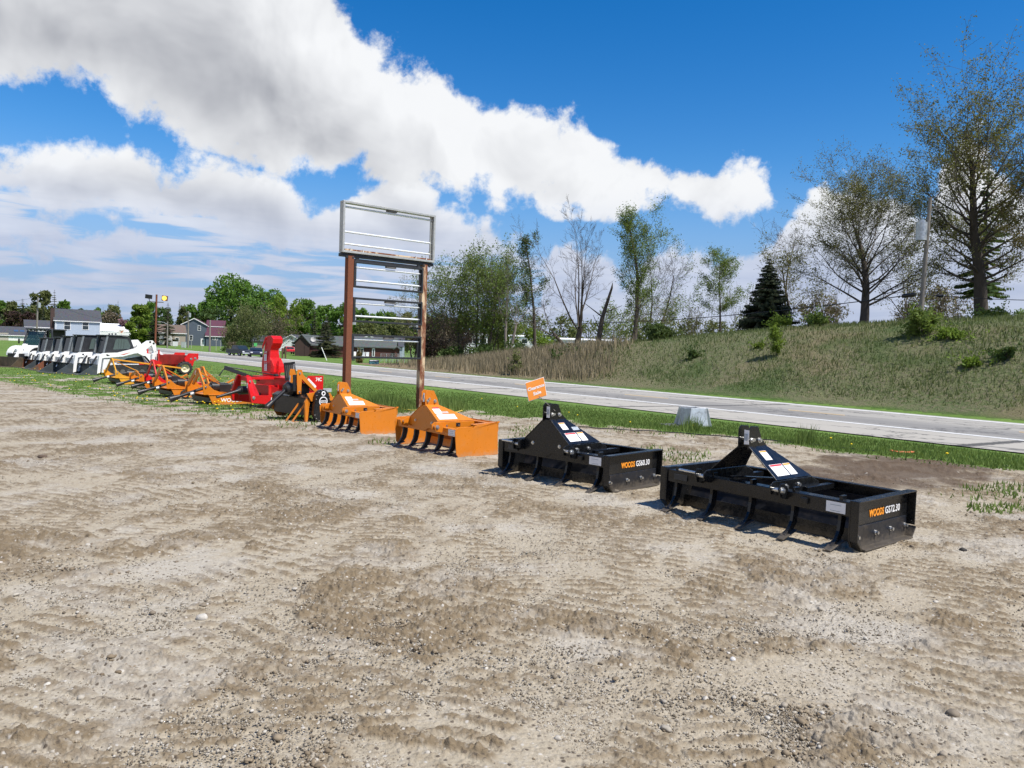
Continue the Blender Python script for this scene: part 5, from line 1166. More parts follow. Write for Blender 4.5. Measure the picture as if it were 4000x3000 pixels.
p2_, _ = pole('wooden pole with a grey transformer before the purple-roofed house', 735, 205, 1215, .25, None, .90)
p3_, _ = pole('wooden pole standing in front of the purple-roofed house door', 820, 160, 1250, .22)
p4_, _ = pole('thin wooden pole beside the olive tree', 926, 170, 1268, .2); p5_, _ = pole('short wooden pole with a street light by the dark spruces', 654, 190, 1256, .2, lamp=-1)
p6_, _ = pole('dark thin pole next to the purple shrub', 1690, 105, 1272, .12)
def wire(label, a, c, sag, rr=.02, n=16, splice=None):
    b = MB(); b.mats = [PLAST]; P = [a.lerp(c, i / n) - Vector((0, 0, sag * 4 * (i / n) * (1 - i / n))) for i in range(n + 1)]; b.tube(P, rr, 5, PLAST)
    for t in (splice or []):
        i = int(t * n); b.tube([P[i], P[i].lerp(P[min(n, i + 1)], .35)], rr * 4, 8, PLAST)
    tag(b.build('overhead_wire'), label, 'wire')
at_ = ptD(3575, 1150, 46)
wire('black overhead cable running from the bank pole down to the far tree line', at_, ptD(1945, 1252, 95), .9, .030, 24, [.02, .96])
wire('overhead cable running from the bank pole out past the big dark tree', ptD(3585, 1148, 46), ptD(4500, 1165, 44), .25, .022, 12, [.12]); wire('overhead cable crossing behind the bare trees to the barn', ptD(1945, 1252, 95), ptD(1500, 1330, 145), .6, .02)
wire('wire strung between the leaning pole and the far left', p1_, ptD(-260, 1175, 175), 1.0, .02); wire('wire strung past the blue-grey house roof', p1_, p2_, 4.0, .02); wire('wire from the transformer pole to the pale roadside pole', p2_ - Vector((0, 0, 3)), pM - Vector((0, 0, 3)), 2.5, .02)
def light_pole():
    D = 112; p = AT(606, D); zt = ptD(612, 1180, D).z; h = zt - p.z; o = thing('floodlight_pole', 'rusty lot light pole with two floodlights, one of them lit amber', 'light pole', p)
    b = B('shaft', o, RUSTP); b.cyl((0, 0, 0), (.02 * h, 0, h + 1.1), .13, 10); done(b); x = .02 * h
    a = B('arm', o, STEEL); a.tube([(x - 1.1, 0, h + .45), (x - 1.0, 0, h + .05), (x, 0, h), (x + 1.0, 0, h)], .06, 8); done(a)
    f = B('floodlight', o, PLAST, .04); f.box((x - 1.15, 0, h + .75), (.85, .5, .6), None, Matrix.Rotation(.1, 3, 'Y')); done(f)
    f = B('floodlight', o, simple('brown_lamp_housing', (.20, .10, .04), .5), .04); f.box((x + 1.15, .1, h + .6), (.75, .4, .75), None, Matrix.Rotation(.1, 3, 'Y')); q = f.build('floodlight', o, None, .04)
    def em(g, b_):
        n = g.noise(obco(g), 2.5, 2, .5); b_.inputs['Base Color'].default_value = (.9, .4, .05, 1); b_.inputs['Emission Color'].default_value = (1, .50, .06, 1); g.put(b_.inputs['Emission Strength'], g.map(n, .35, .65, .8, 3.2))
    l = MB(); l.mats = [mat('lit_amber_lens', em)]; l.cyl((x + 1.18, -.11, h + .6), (x + 1.18, -.14, h + .6), .30, 20); l.build('lens', q)
light_pole()

# ------------------------------------------------------------------ houses and things across the road
WHITES = sidingmat('white_siding', (.74, .75, .74), .2); BLUES = sidingmat('blue_grey_siding', (.36, .42, .50), .2); SLATE = sidingmat('slate_grey_siding', (.085, .105, .135), .2)
BROWNW = sidingmat('dark_brown_boards', (.055, .030, .024), .3, .8, 0); REDB = sidingmat('red_brown_boards', (.105, .034, .026), .3, .8, 0); TANW = sidingmat('tan_siding', (.32, .27, .22), .2)
ROOFD = roofmat('dark_shingles', (.055, .058, .068)); ROOFP = roofmat('maroon_roof', (.085, .028, .048)); ROOFG = roofmat('green_grey_shingles', (.075, .085, .08)); ROOFW = roofmat('white_metal_roof', (.78, .79, .80)); ROOFB = roofmat('brown_shingles', (.13, .095, .075))
BRICKD = simple('dark_brick', (.06, .035, .03), .9, 0, .3, 8); TRIM = simple('white_trim', (.75, .75, .74), .5, 0, .04, 3)
def window(r, x, z, w, h, y, nrm=-1, axis='y', panes=2):
    f = MB(); f.mats = [TRIM]; t = .11
    def bx(cx, cz, ww, hh, dp, m, out):
        if axis == 'y': f.box((x + cx, y + nrm * out, z + cz), (ww, dp, hh), m)
        else: f.box((y + nrm * out, x + cx, z + cz), (dp, ww, hh), m)
    for cz in (-h / 2 - t / 2, h / 2 + t / 2): bx(0, cz, w + 2 * t, t, .08, TRIM, .04)
    for cx in (-w / 2 - t / 2, w / 2 + t / 2): bx(cx, 0, t, h, .08, TRIM, .04)
    if panes == 2: bx(0, 0, w, .07, .06, TRIM, .035)
    q = f.build('window', r); f = MB(); f.mats = [GLASSD]; bx(0, 0, w, h, .02, GLASSD, .012); f.build('pane', q)
def wing(r, x0, x1, y0, y1, he, hr, along, wm, rm, z0=0.0, over=.35, trim=True):
    """walls with gables, and the roof over them; ridge along x or y"""
    b = MB(); b.mats = [wm]
    if along == 'x':
        ym = (y0 + y1) / 2; b.prism([(x0, y0, z0), (x0, y0, he), (x0, ym, hr), (x0, y1, he), (x0, y1, z0)], (x1 - x0, 0, 0))
    elif along == 'y':
        xm = (x0 + x1) / 2; b.prism([(x0, y0, z0), (x0, y0, he), (xm, y0, hr), (x1, y0, he), (x1, y0, z0)], (0, y1 - y0, 0))
    else: b.prism([(x0, y0, z0), (x0, y0, he), (x0, y1, hr), (x0, y1, z0)], (x1 - x0, 0, 0))
    b.build('wall', r)
    f = MB(); f.mats = [rm]; t = .16
    if along == 'x':
        k = (hr - he) / ((y1 - y0) / 2)
        for s, ya in ((-1, y0), (1, y1)):
            f.prism([(x0 - over, ya + s * over, he - k * over + .03), (x1 + over, ya + s * over, he - k * over + .03), (x1 + over, ym, hr + .03), (x0 - over, ym, hr + .03)], (0, 0, t))
    elif along == 'y':
        k = (hr - he) / ((x1 - x0) / 2)
        for s, xa in ((-1, x0), (1, x1)):
            f.prism([(xa + s * over, y0 - over, he - k * over + .03), (xa + s * over, y1 + over, he - k * over + .03), (xm, y1 + over, hr + .03), (xm, y0 - over, hr + .03)], (0, 0, t))
    else:
        k = (hr - he) / (y1 - y0); f.prism([(x0 - over, y0 - over, he - k * over + .03), (x1 + over, y0 - over, he - k * over + .03), (x1 + over, y1, hr + .03), (x0 - over, y1, hr + .03)], (0, 0, t))
    rf = f.build('roof', r)
    if trim:
        g = MB(); g.mats = [TRIM]
        if along != 'y': g.box(((x0 + x1) / 2, y0 - over - .05, he - k * over + .06), (x1 - x0 + 2 * over, .1, .2))
        else:
            for s, xa in ((-1, x0), (1, x1)): g.bar((xa + s * over, y0 - over - .03, he - k * over + .08), (xm, y0 - over - .03, hr + .08), .06, .22)
        g.build('fascia', rf)
    return rf
def face_at(px, D): return math.atan2(-(px - 2000) / FPX, 1.0)
def house(label, px, D, turn=0.0, cat='house', name='house', dz=0.0):
    p = AT(px, D); p.z += dz - .1; return thing(name, label, cat, p, face_at(px, D) + turn)
# blue-grey two-storey house
D = 215; s = D / FPX; hgt = lambda y, px, D_: ptD(px, y, D_).z - AT(px, D_).z + .1
h = house('blue-grey two-storey house with a dark shingle roof and two upper windows', 304, D, .06); W = 155 * s
he, hr = hgt(1253, 304, D), hgt(1210, 304, D); wing(h, -W / 2, W / 2, 0, 8, he, hr, 'x', BLUES, ROOFD)
c = MB(); c.mats = [BRICKD]; c.box((-W / 2 - .5, 2.2, (hr + .6) / 2), (.98, 3.0, hr - .4)); c.build('chimney', h)
for x in (268, 330): window(h, (x - 304) * s, hgt(1272, x, D), 20 * s, 30 * s, 0)
for x in (268,): window(h, (x - 304) * s, hgt(1338, x, D), 20 * s, 28 * s, 0)
for x_ in (-W / 2 + .25, W / 2 - .1): c = MB(); c.mats = [TRIM]; c.box((x_, -.06, he / 2), (.16, .1, he)); c.build('downspout', h)
wing(h, -W / 2 - 6, -W / 2 - 1.05, -1.5, 5, hgt(1325, 190, D), hgt(1308, 190, D), 'shed', WHITES, ROOFD); window(h, -W / 2 - 3.2, 1.9, 1.4, .9, -1.5, panes=1)
# white house and garage at the left
D = 232; s = D / FPX; h = house('white house with a dark shingle roof between garage and blue-grey house', 165, D, .05); W = 112 * s; wing(h, -W / 2, W / 2, 0, 8, hgt(1278, 165, D), hgt(1253, 165, D), 'x', WHITES, ROOFD)
for x in (134, 188): window(h, (x - 165) * s, hgt(1293, x, D), 9 * s, 18 * s, 0)
D = 222; s = D / FPX; h = house('low white garage with skylights in its dark roof at the left edge', 30, D, .08, 'garage', 'garage'); W = 180 * s; rf = wing(h, -W / 2, W / 2, 0, 8, hgt(1308, 30, D), hgt(1277, 30, D), 'x', WHITES, ROOFD)
g = MB(); g.mats = [simple('beige_garage_door', (.36, .33, .27), .6)]; g.box((-2.0, -.04, 1.15), (4.4, .06, 2.2))
for i in range(3): g.box((-2.0, -.075, .5 + i * .55), (4.4, .02, .03), TRIM)
g.build('garage_door', h); k = (hgt(1277, 30, D) - hgt(1308, 30, D)) / 4
for x in (2.2, 3.7):
    q = MB(); q.mats = [simple('blue_skylight', (.05, .09, .16), .15)]; q.box((x, 1.8, hgt(1308, 30, D) + k * 1.8 + .24), (1.1, 1.0, .06), None, Matrix.Rotation(math.atan(k), 3, 'X')); q.build('skylight', rf)
# long white commercial building with a flat sign
D = 290; s = D / FPX; h = house('long low white commercial building behind the parked loaders', 452, D, .03, 'building', 'commercial_building'); W = 150 * s; wing(h, -W / 2, W / 2, 0, 14, hgt(1296, 452, D), hgt(1265, 452, D), 'shed', WHITES, ROOFW, over=.1, trim=False)
for x in (430, 440, 452): window(h, (x - 452) * s, hgt(1305, x, D), 6 * s, 6 * s, 0, panes=1)
def board_sign(name, label, px, y0, y1, w, D, m, legs=True, fn=None):
    s = D / FPX; p = AT(px, D); zc = ptD(px, (y0 + y1) / 2, D).z - p.z; hh = (y1 - y0) * s
    r = thing(name, label, 'sign', p, face_at(px, D) + .1); b = B('panel', r, m, .01); b.box((0, 0, zc), (w * s, .12, hh)); done(b)
    l = B('post', r, GALV); 
    for x in ((-.35, .35) if legs == 2 else (0,)): l.cyl((x * w * s, .1, 0), (x * w * s, .1, zc + hh * .4), .06, 8)
    done(l)
    if fn: fn(r, zc, w * s, hh)
    return r
def shopsign(r, z, w, h):
    b = B('painted_shape', r, simple('sign_rust_red', (.45, .12, .04), .5)); b.prism([(-w * .3, -.065, z - h * .1), (w * .1, -.065, z - h * .3), (w * .32, -.065, z + h * .1), (w * .25, -.065, z + h * .25), (0, -.065, z - h * .02)], (0, -.01, 0)); done(b)
    b = B('painted_shape', r, PLAST); b.prism([(-w * .35, -.066, z + h * .3), (-w * .05, -.066, z + h * .1), (w * .1, -.066, z + .05), (-w * .05, -.066, z - .05)], (0, -.008, 0)); done(b)
board_sign('shop_sign', 'white roadside shop sign with a painted digger arm before the white building', 474, 1286, 1304, 20, 262, simple('cream_sign', (.7, .68, .62), .5), True, shopsign)
# slate grey house with the maroon roof
D = 252; s = D / FPX; h = house('slate-grey farmhouse with maroon roofs and white window frames', 762, D, -.10); X = lambda x: (x - 762) * s; Z = lambda y, x=762: hgt(y, x, D)
wing(h, X(714), X(803), 0, 9, Z(1269), Z(1245), 'y', SLATE, ROOFP); wing(h, X(803), X(866), 2.2, 8, Z(1271), Z(1249), 'x', SLATE, ROOFP); wing(h, X(803) + .02, X(874), -1.0, 2.1, Z(1309), Z(1276), 'shed', SLATE, ROOFP)
window(h, X(777), Z(1281), 9 * s, 17 * s, 0); window(h, X(748), Z(1320), 10 * s, 18 * s, 0); window(h, X(832), Z(1319), 7 * s, 11 * s, -1.0); window(h, X(842), Z(1319), 7 * s, 11 * s, -1.0)
for y in (2.5, 6.0): window(h, y, Z(1283), .7, 1.6, X(714), -1, 'x'); window(h, y, Z(1322), .7, 1.6, X(714), -1, 'x')
b = MB(); b.mats = [TRIM]; b.box((X(790), -.05, 1.25), (14 * s, .1, 2.4)); d_ = b.build('door', h); b = MB(); b.mats = [GLASSD]; b.box((X(790), -.11, 1.7), (.5, .02, .9)); b.build('door_glass', d_)
b = MB(); b.mats = [TRIM]; b.box((X(714) - .0, -.08, Z(1270) / 2), (.16, .14, Z(1270))); b.build('downspout', h)
# small tan house, white house, barn
D = 245; s = D / FPX; h = house('small tan house half hidden by the dark spruces', 672, D, .1); wing(h, -4, 4, 0, 8, hgt(1300, 672, D), hgt(1270, 672, D), 'x', TANW, ROOFB); window(h, 1.5, 1.8, 1, 1.2, 0)
D = 205; s = D / FPX; h = house('white house with one gable window behind the red car', 1145, D, -.25); wing(h, -3.4, 2.6, 0, 9, hgt(1335, 1145, D), hgt(1309, 1145, D), 'y', WHITES, ROOFD); window(h, .4, 1.9, 1.2, 1.5, 0); wing(h, -11, -3.45, 1.0, 8, hgt(1338, 1145, D), hgt(1316, 1145, D), 'x', TANW, ROOFD, trim=False)
D = 152; s = D / FPX; h = house('long low red-brown house with a dark gabled barn end and a green-grey roof', 1350, D, -.10, 'house', 'barn_house'); X = lambda x: (x - 1350) * s; Z = lambda y, x=1350: hgt(y, x, D)
wing(h, X(1163), X(1214), -1.5, 9, Z(1343), Z(1315), 'y', BROWNW, ROOFG, trim=False); wing(h, X(1214) + .05, X(1542), 0, 8.5, Z(1353), Z(1317), 'x', REDB, ROOFG, trim=False); wing(h, X(1542) + .02, X(1558), -.5, 4, Z(1356), Z(1350), 'y', REDB, ROOFG, trim=False)
b = MB(); b.mats = [BROWNW]; b.box((X(1209), -1.54, 1.1), (.9, .06, 2.1)); b.build('door', h)
b = MB(); b.mats = [TRIM]; b.box((X(1409), -.06, 1.05), (24 * s, .1, 2.1)); d_ = b.build('patio_door', h); b = MB(); b.mats = [GLASSD]; b.box((X(1405), -.12, 1.05), (.42, .02, 1.75)); b.box((X(1415), -.12, 1.05), (.42, .02, 1.75)); b.build('glass', d_)
b = MB(); b.mats = [TRIM]; b.box((X(1459), -.06, 1.05), (11 * s, .1, 2.1)); d_ = b.build('door', h); b = MB(); b.mats = [GLASSD]; b.box((X(1459), -.12, 1.2), (.25, .02, 1.3)); b.build('glass', d_)
b = MB(); b.mats = [BROWNW]; b.box((X(1250), -1.2, .9), (X(1280) - X(1224), 2.3, .1)); b.box((X(1252), -2.2, .5), (X(1280) - X(1224), .1, .9)); b.build('porch', h)
b = MB(); b.mats = [CONC]; b.lathe([(.0, .0), (.3, .04), (.55, .16)], (X(1226), 1.0, Z(1330)), (-.2, -1, .3), 18); b.build('satellite_dish', h)
D = 175; h = house('grey-roofed house seen behind the red-brown house', 1452, D, -.1); wing(h, -6, 7, 0, 8, hgt(1350, 1452, D), hgt(1312, 1452, D), 'x', BLUES, ROOFD, trim=False); wing(h, -2.2, 1.4, -1.2, 4, hgt(1326, 1452, D), hgt(1313, 1452, D), 'y', WHITES, ROOFD)
for i, (lb, x, D) in enumerate((('white lawn chair left of the patio doors', 1387, 150), ('white lawn chair right of the patio doors', 1436, 150), ('white lawn chair in front of the patio doors', 1420, 149))):
    p = AT(x, D); r = thing('lawn_chair', lb, 'chair', p, .2 - i * .3, 'white lawn chairs'); b = B('seat', r, TRIM); b.box((0, 0, .4), (.6, .55, .05)); done(b)
    b = B('backrest', r, TRIM); b.box((0, .3, .8), (.6, .06, .8), None, Matrix.Rotation(-.2, 3, 'X')); done(b)
    for sx in (-.26, .26):
        for sy in (-.24, .24): b = B('leg', r, TRIM); b.box((sx, sy, .19), (.06, .06, .38)); done(b)
def trailer_home(label, px0, px1, y0, y1, D):
    s = D / FPX; px = (px0 + px1) / 2; h = house(label, px, D, 0, 'building', 'trailer_building', 0); z1 = hgt(y0, px, D); W = (px1 - px0) * s; wing(h, -W / 2, W / 2, 0, 5, z1 - .25, z1, 'x', WHITES, ROOFW, over=.2, trim=False)
    for x in (-W * .3, 0, W * .3): window(h, x, z1 - 1.2, 1.2, .9, 0, panes=1)
trailer_home('low white trailer building behind the bank between the bare trunks', 2190, 2400, 1326, 1345, 150); trailer_home('white building glimpsed left of the slim leafy trunk', 1990, 2110, 1312, 1330, 170)
trailer_home('pale grey shed glimpsed through the tree trunks', 1815, 1905, 1305, 1345, 140)
# ------------------------------------------------------------------ vehicles across the road
def car(name, label, cat, px, D, rz, m, pickup=False, L=4.9, W=1.9, H=1.75, z=0):
    p = AT(px, D); r = thing(name, label, cat, p, rz)
    b = B('body', r, m, .04); 
    if pickup: pr = [(0, .45), (.02, .80), (.10, 1.02), (1.25, 1.12), (5.3, 1.12), (5.4, .55), (5.2, .42)]
    else: pr = [(0, .40), (.02, .75), (.15, .92), (1.1, 1.05), (L - .1, 1.08), (L, .6), (L - .1, .38)]
    b.prism([(-W / 2, y, zz) for y, zz in pr], (W, 0, 0)); done(b)
    c = B('cabin', r, m, .04); cp = [(1.25, 1.10), (1.95, H), (3.35, H), (3.65, 1.10)] if pickup else [(1.1, 1.04), (1.8, H - .03), (2.4, H), (L - .5, H - .06), (L - .08, 1.06)]
    k = .12; vs = [(-W / 2 + (k if zz > 1.2 else .02), y, zz) for y, zz in cp]; vs2 = [(-q[0], q[1], q[2]) for q in vs]; n = len(vs)
    c.add(vs + vs2, [tuple(range(n)), tuple(range(2 * n - 1, n - 1, -1))] + [(i, i + n, (i + 1) % n + n, (i + 1) % n) for i in range(n)], m); done(c)
    for s_ in (-1, 1):
        w = B('side_window', r, GLASSD); e = s_ * (W / 2 - .05); y0, y1 = cp[0][0] + .35, cp[-1][0] - .30
        w.prism([(e, y0, 1.16), (s_ * (W / 2 - .10), cp[1][0] + .1, H - .12), (s_ * (W / 2 - .10), cp[-2][0] - .1, H - .12), (e, y1, 1.16)], (s_ * .02, 0, 0)); done(w)
    w = B('windscreen', r, GLASSD); w.prism([(-W / 2 + .1, cp[0][0] + .02, 1.14), (W / 2 - .1, cp[0][0] + .02, 1.14), (W / 2 - .2, cp[1][0] - .06, H - .1), (-W / 2 + .2, cp[1][0] - .06, H - .1)], (0, -.03, .02)); done(w)
    w = B('rear_window', r, GLASSD); q = cp[-1]; q2 = cp[-2]; w.prism([(-W / 2 + .15, q[0] + .0, 1.18), (W / 2 - .15, q[0] + .0, 1.18), (W / 2 - .25, q2[0] + .05, H - .12), (-W / 2 + .25, q2[0] + .05, H - .12)], (0, .03, .01)); done(w)
    LL = pr[-2][0]
    for s_ in (-1, 1):
        for y in (LL * .18, LL * .80):
            t = MB(); t.mats = [RUBBER]; cc = (s_ * (W / 2 - .12), y, .36); tyre(t, cc, (s_, 0, 0), .36, .26); o = t.build('wheel', r); kk = MB(); kk.mats = [GALV]; rim(kk, cc, (s_, 0, 0), .22, .24); kk.build('rim', o)
        hl = B('headlight', r, DECAL, .02); hl.box((s_ * (W / 2 - .25), .02, .76), (.34, .06, .16)); done(hl); tl_ = B('tail_light', r, DECALR, .02); tl_.box((s_ * (W / 2 - .15), LL - .01, .82), (.2, .06, .3)); done(tl_)
    bp = B('bumper', r, GALV if pickup else PLAST, .03); bp.box((0, -.04, .52), (W * .95, .12, .2)); bp.box((0, LL + .04, .52), (W * .95, .12, .2)); done(bp)
    return r
car('pickup_truck', 'dark grey pickup truck parked beyond the road left of the red chute', 'pickup', 968, 126, rad(48), simple('dark_grey_car_paint', (.035, .042, .055), .25, .3, .05, 3), True)
car('parked_car', 'dark blue car parked on the grass half behind the red chute', 'car', 1003, 119, rad(20), simple('dark_blue_car_paint', (.02, .03, .07), .25, .3, .05, 3), L=4.4, H=1.5)
car('red_car', 'red hatchback parked beside the white house', 'car', 1123, 168, rad(205), simple('red_car_paint', (.50, .012, .02), .25, .1, .05, 3), L=4.4, H=1.65)
def trailer():
    p = AT(938, 132); r = thing('flat_trailer', 'low black flat trailer behind the dark pickup', 'trailer', p, rad(50)); b = B('bed', r, PLAST, .02); b.box((0, 0, .55), (1.8, 3.2, .14)); b.bar((0, -1.6, .5), (0, -2.6, .5), .1, .1); done(b)
    for s_ in (-1, 1): w = B('wheel', r, RUBBER); tyre(w, (s_ * .95, .3, .33), (1, 0, 0), .33, .2); done(w)
trailer()
# ride-on mower with its driver
def mower():
    p = AT(1388, 110); r = thing('ride_on_mower', 'white and yellow ride-on mower on the grass across the road', 'mower', p, rad(105), None, 1.05)
    WM = simple('cream_mower_paint', (.70, .70, .60), .4); YM = simple('mower_yellow', (.75, .38, .03), .4)
    b = B('hood', r, WM, .05); b.prism([(-.28, -.55, .45), (-.28, -.60, .72), (-.28, -.45, .86), (-.28, .25, .92), (-.28, .25, .45)], (.56, 0, 0)); done(b)
    b = B('rear_fender', r, YM, .05); b.prism([(-.42, .62, .45), (-.42, .75, .68), (-.42, 1.3, .68), (-.42, 1.38, .45)], (.84, 0, 0)); done(b)
    b = B('deck', r, PLAST, .03); b.box((0, .35, .22), (1.05, .75, .16)); b.box((0, .4, .4), (.5, 1.5, .12)); done(b)
    b = B('seat', r, PLAST, .04); b.box((0, .95, .75), (.46, .42, .10)); b.box((0, 1.18, .95), (.46, .08, .36)); done(b)
    b = B('steering_wheel', r, PLAST); b.tube([(.18 * math.cos(a), .42 + .10 * math.sin(a), 1.02 + .14 * math.sin(a)) for a in [k * math.pi / 8 for k in range(17)]], .018, 6); b.cyl((0, .28, .85), (0, .42, 1.02), .02, 6); done(b)
    for s_ in (-1, 1):
        w = B('wheel', r, RUBBER); tyre(w, (s_ * .42, 1.0, .26), (1, 0, 0), .26, .22); rim(w, (s_ * .42, 1.0, .26), (s_, 0, 0), .14, .2, YM); done(w); w = B('wheel', r, RUBBER); tyre(w, (s_ * .36, -.35, .19), (1, 0, 0), .19, .15); rim(w, (s_ * .36, -.35, .19), (s_, 0, 0), .10, .14, YM); done(w)
    o = thing('person', 'person in pale clothes seated on the ride-on mower with hands on its wheel', 'person', p, rad(105), None, 1.05)
    # one continuous body grown over a skeleton, seated, hands forward
    J = {'pel': (0, .98, .86, .15), 'wai': (0, 1.0, 1.05, .135), 'che': (0, .99, 1.28, .16), 'nk': (0, .97, 1.46, .06), 'hd': (0, .94, 1.60, .10), 'tp': (0, .94, 1.70, .085)}
    E_ = [('pel', 'wai'), ('wai', 'che'), ('che', 'nk'), ('nk', 'hd'), ('hd', 'tp')]
    for s_, q in ((-1, 'l'), (1, 'r')):
        J.update({'sh' + q: (s_ * .19, .98, 1.38, .075), 'el' + q: (s_ * .27, .80, 1.12, .05), 'wr' + q: (s_ * .17, .53, 1.08, .034), 'ha' + q: (s_ * .15, .44, 1.09, .036), 'hi' + q: (s_ * .11, .93, .84, .11), 'kn' + q: (s_ * .18, .50, .82, .075), 'an' + q: (s_ * .18, .44, .45, .05), 'to' + q: (s_ * .18, .30, .40, .045)})
        E_ += [('che', 'sh' + q), ('sh' + q, 'el' + q), ('el' + q, 'wr' + q), ('wr' + q, 'ha' + q), ('pel', 'hi' + q), ('hi' + q, 'kn' + q), ('kn' + q, 'an' + q), ('an' + q, 'to' + q)]
    ks = list(J); me = bpy.data.meshes.new('body'); me.from_pydata([J[k][:3] for k in ks], [(ks.index(a), ks.index(c)) for a, c in E_], [])
    bo = link('body', me, o); sk = bo.modifiers.new('skin', 'SKIN'); bo.modifiers.new('sub', 'SUBSURF').levels = 2; bo.modifiers['sub'].render_levels = 2
    for i, k in enumerate(ks): me.skin_vertices[0].data[i].radius = (J[k][3], J[k][3])
    me.skin_vertices[0].data[0].use_root = True
    def skinm(g, b_):
        z = g.new('ShaderNodeSeparateXYZ'); g.put(z.inputs[0], obco(g)); hand = g.math('LESS_THAN', z.outputs[1], .50); up = g.math('GREATER_THAN', z.outputs[2], 1.47); fo = g.math('MULTIPLY', hand, g.math('GREATER_THAN', z.outputs[2], 1.0))
        c = g.mix(g.math('GREATER_THAN', z.outputs[2], .93), (.42, .40, .36), (.66, .66, .64)); g.put(b_.inputs['Base Color'], g.mix(g.math('MAXIMUM', up, fo), c, (.45, .27, .19))); b_.inputs['Roughness'].default_value = .8
    me.materials.append(mat('clothes_and_skin', skinm))
    hb = B('cap', o, simple('dark_cap', (.10, .10, .11), .8), .01); hb.lathe([(.0, .12), (.07, .10), (.105, .04), (.11, 0)], (0, .945, 1.665), (0, 0, 1), 16); hb.box((0, .80, 1.672), (.15, .12, .015)); done(hb)
mower()
# ------------------------------------------------------------------ signs and small things across the road
def speed(r, z, w, h):
    text('lettering', '35', r, PLAST, h * .42, (-w * .30, -.07, z - h * .42), (1, 0, 0), (0, 0, 1), .01, .005, w * .6); text('lettering', 'SPEED', r, PLAST, h * .16, (-w * .38, -.07, z + h * .06), (1, 0, 0), (0, 0, 1), .006, .005, w * .76)
    b = B('blue_band', r, simple('sign_blue', (.05, .18, .42), .5)); b.box((0, -.066, z + h * .24), (w * .8, .01, h * .10)); done(b)
board_sign('speed_sign', 'white speed limit 35 sign on a steel post across the road', 1092, 1340, 1369, 15, 112, DECAL, True, speed)
board_sign('green_yard_sign', 'small green yard sign behind the dark pickup', 999, 1340, 1353, 12, 150, simple('yard_green', (.08, .42, .12), .5))
def teal(r, z, w, h):
    b = B('picture_band', r, simple('teal_sign', (.08, .24, .28), .4, 0, .4, 2)); b.box((0, -.066, z - h * .1), (w * .9, .01, h * .6)); done(b); b = B('white_top_strip', r, DECAL); b.box((0, -.066, z + h * .38), (w * .9, .01, h * .12)); done(b)
    b = B('dark_marks', r, simple('sign_navy', (.02, .05, .10), .5))
    for i, (x, zz, ww) in enumerate(((-.25, .06, .1), (-.08, .02, .14), (.12, .08, .2), (.3, .0, .1), (-.1, -.16, .06), (.1, -.1, .1), (.32, -.24, .16))): b.box((x * w, -.073, z + zz * h), (ww * w, .006, h * .07))
    done(b)
board_sign('roadside_sign', 'low dark sign board with a bluish picture panel on the grass across the road', 1464, 1405, 1432, 38, 92, PLAST, 2, teal)
board_sign('notice_board', 'pale blank notice board on one post by the grey house', 685, 1334, 1352, 19, 190, simple('pale_board', (.55, .56, .55), .5))
def post(name, label, cat, px, D, h, r0, m, lean=0., n=1, gap=.8):
    p = AT(px, D); r = thing(name, label, cat, p, 0)
    for i in range(n): b = B('post', r, m); b.cyl((i * gap, 0, -.1), (i * gap + lean * h, 0, h), r0, 8); done(b)
    if n == 2: b = B('board', r, m, .01); b.box((gap / 2, .02, h * .85), (gap + .3, .06, h * .3)); done(b)
post('brown_post_pair', 'pair of brown wooden posts with a board beside the speed sign', 'posts', 1105, 112, 1.6, .12, simple('brown_wood', (.10, .06, .035), .9), 0., 2, .45)
post('leaning_stake', 'white stake leaning left on the grass before the brown barn', 'stake', 1280, 112, 1.9, .06, TRIM, -.45)
for i, (x, lb) in enumerate(((748, 'first grey marker post from the farmhouse corner'), (790, 'short grey marker post before the farmhouse door'), (862, 'grey marker post right of the farmhouse'), (845, 'thin dark marker post below the farmhouse window'))): post('marker_post', lb, 'post', x, 190 - i * 6, 2.4, .06, simple('grey_post', (.35, .35, .33), .7))
for x, lb in ((662, 'white headstone under the left spruce'), (632, 'grey headstone beside the pale headstone')):
    p = AT(x, 225); b = MB(); b.mats = [CONC]; b.prism([(-.7, 0, 0), (.7, 0, 0), (.7, 0, 2.2), (.4, 0, 2.9), (-.4, 0, 2.9), (-.7, 0, 2.2)], (0, .3, 0)); o = b.build('headstone', None, None, .03); o.location = p; tag(o, lb, 'headstone')
def utilbox(label, px, D, w, h): p = AT(px, D); b = MB(); b.mats = [simple('utility_box_grey', (.42, .45, .43), .6)]; b.box((0, 0, h / 2), (w, .6, h)); b.box((0, 0, h + .03), (w + .06, .66, .06)); b.box((0, -.31, h * .5), (w * .8, .02, h * .8)); o = b.build('utility_box', None, None, .02); o.location = p; tag(o, label, 'utility box')
utilbox('grey utility box by the farmhouse wall', 718, 200, 1.1, 1.5); utilbox('small utility box at the foot of the thin pole', 920, 170, .6, 1.4)
def chain_fence():
    a, c = AT(1490, 118), AT(1660, 104); r = thing('wire_fence', 'low chain-link fence on the grass behind the bluish sign board', 'fence', a); d = c - a; n = 7
    for i in range(n + 1):
        q = B('post', r, GALV); o = d * (i / n); q.cyl(o, o + Vector((0, 0, 1.3)), .035, 6); done(q)
    q = B('rail', r, GALV); q.cyl(Vector((0, 0, 1.28)), d + Vector((0, 0, 1.28)), .02, 6)
    for k in range(60):
        o = d * (k / 60); q.bar(o + Vector((0, 0, .05)), o + d / 60 + Vector((0, 0, 1.25)), .006, .006); q.bar(o + Vector((0, 0, 1.25)), o + d / 60 + Vector((0, 0, .05)), .006, .006)
    done(q)
chain_fence()
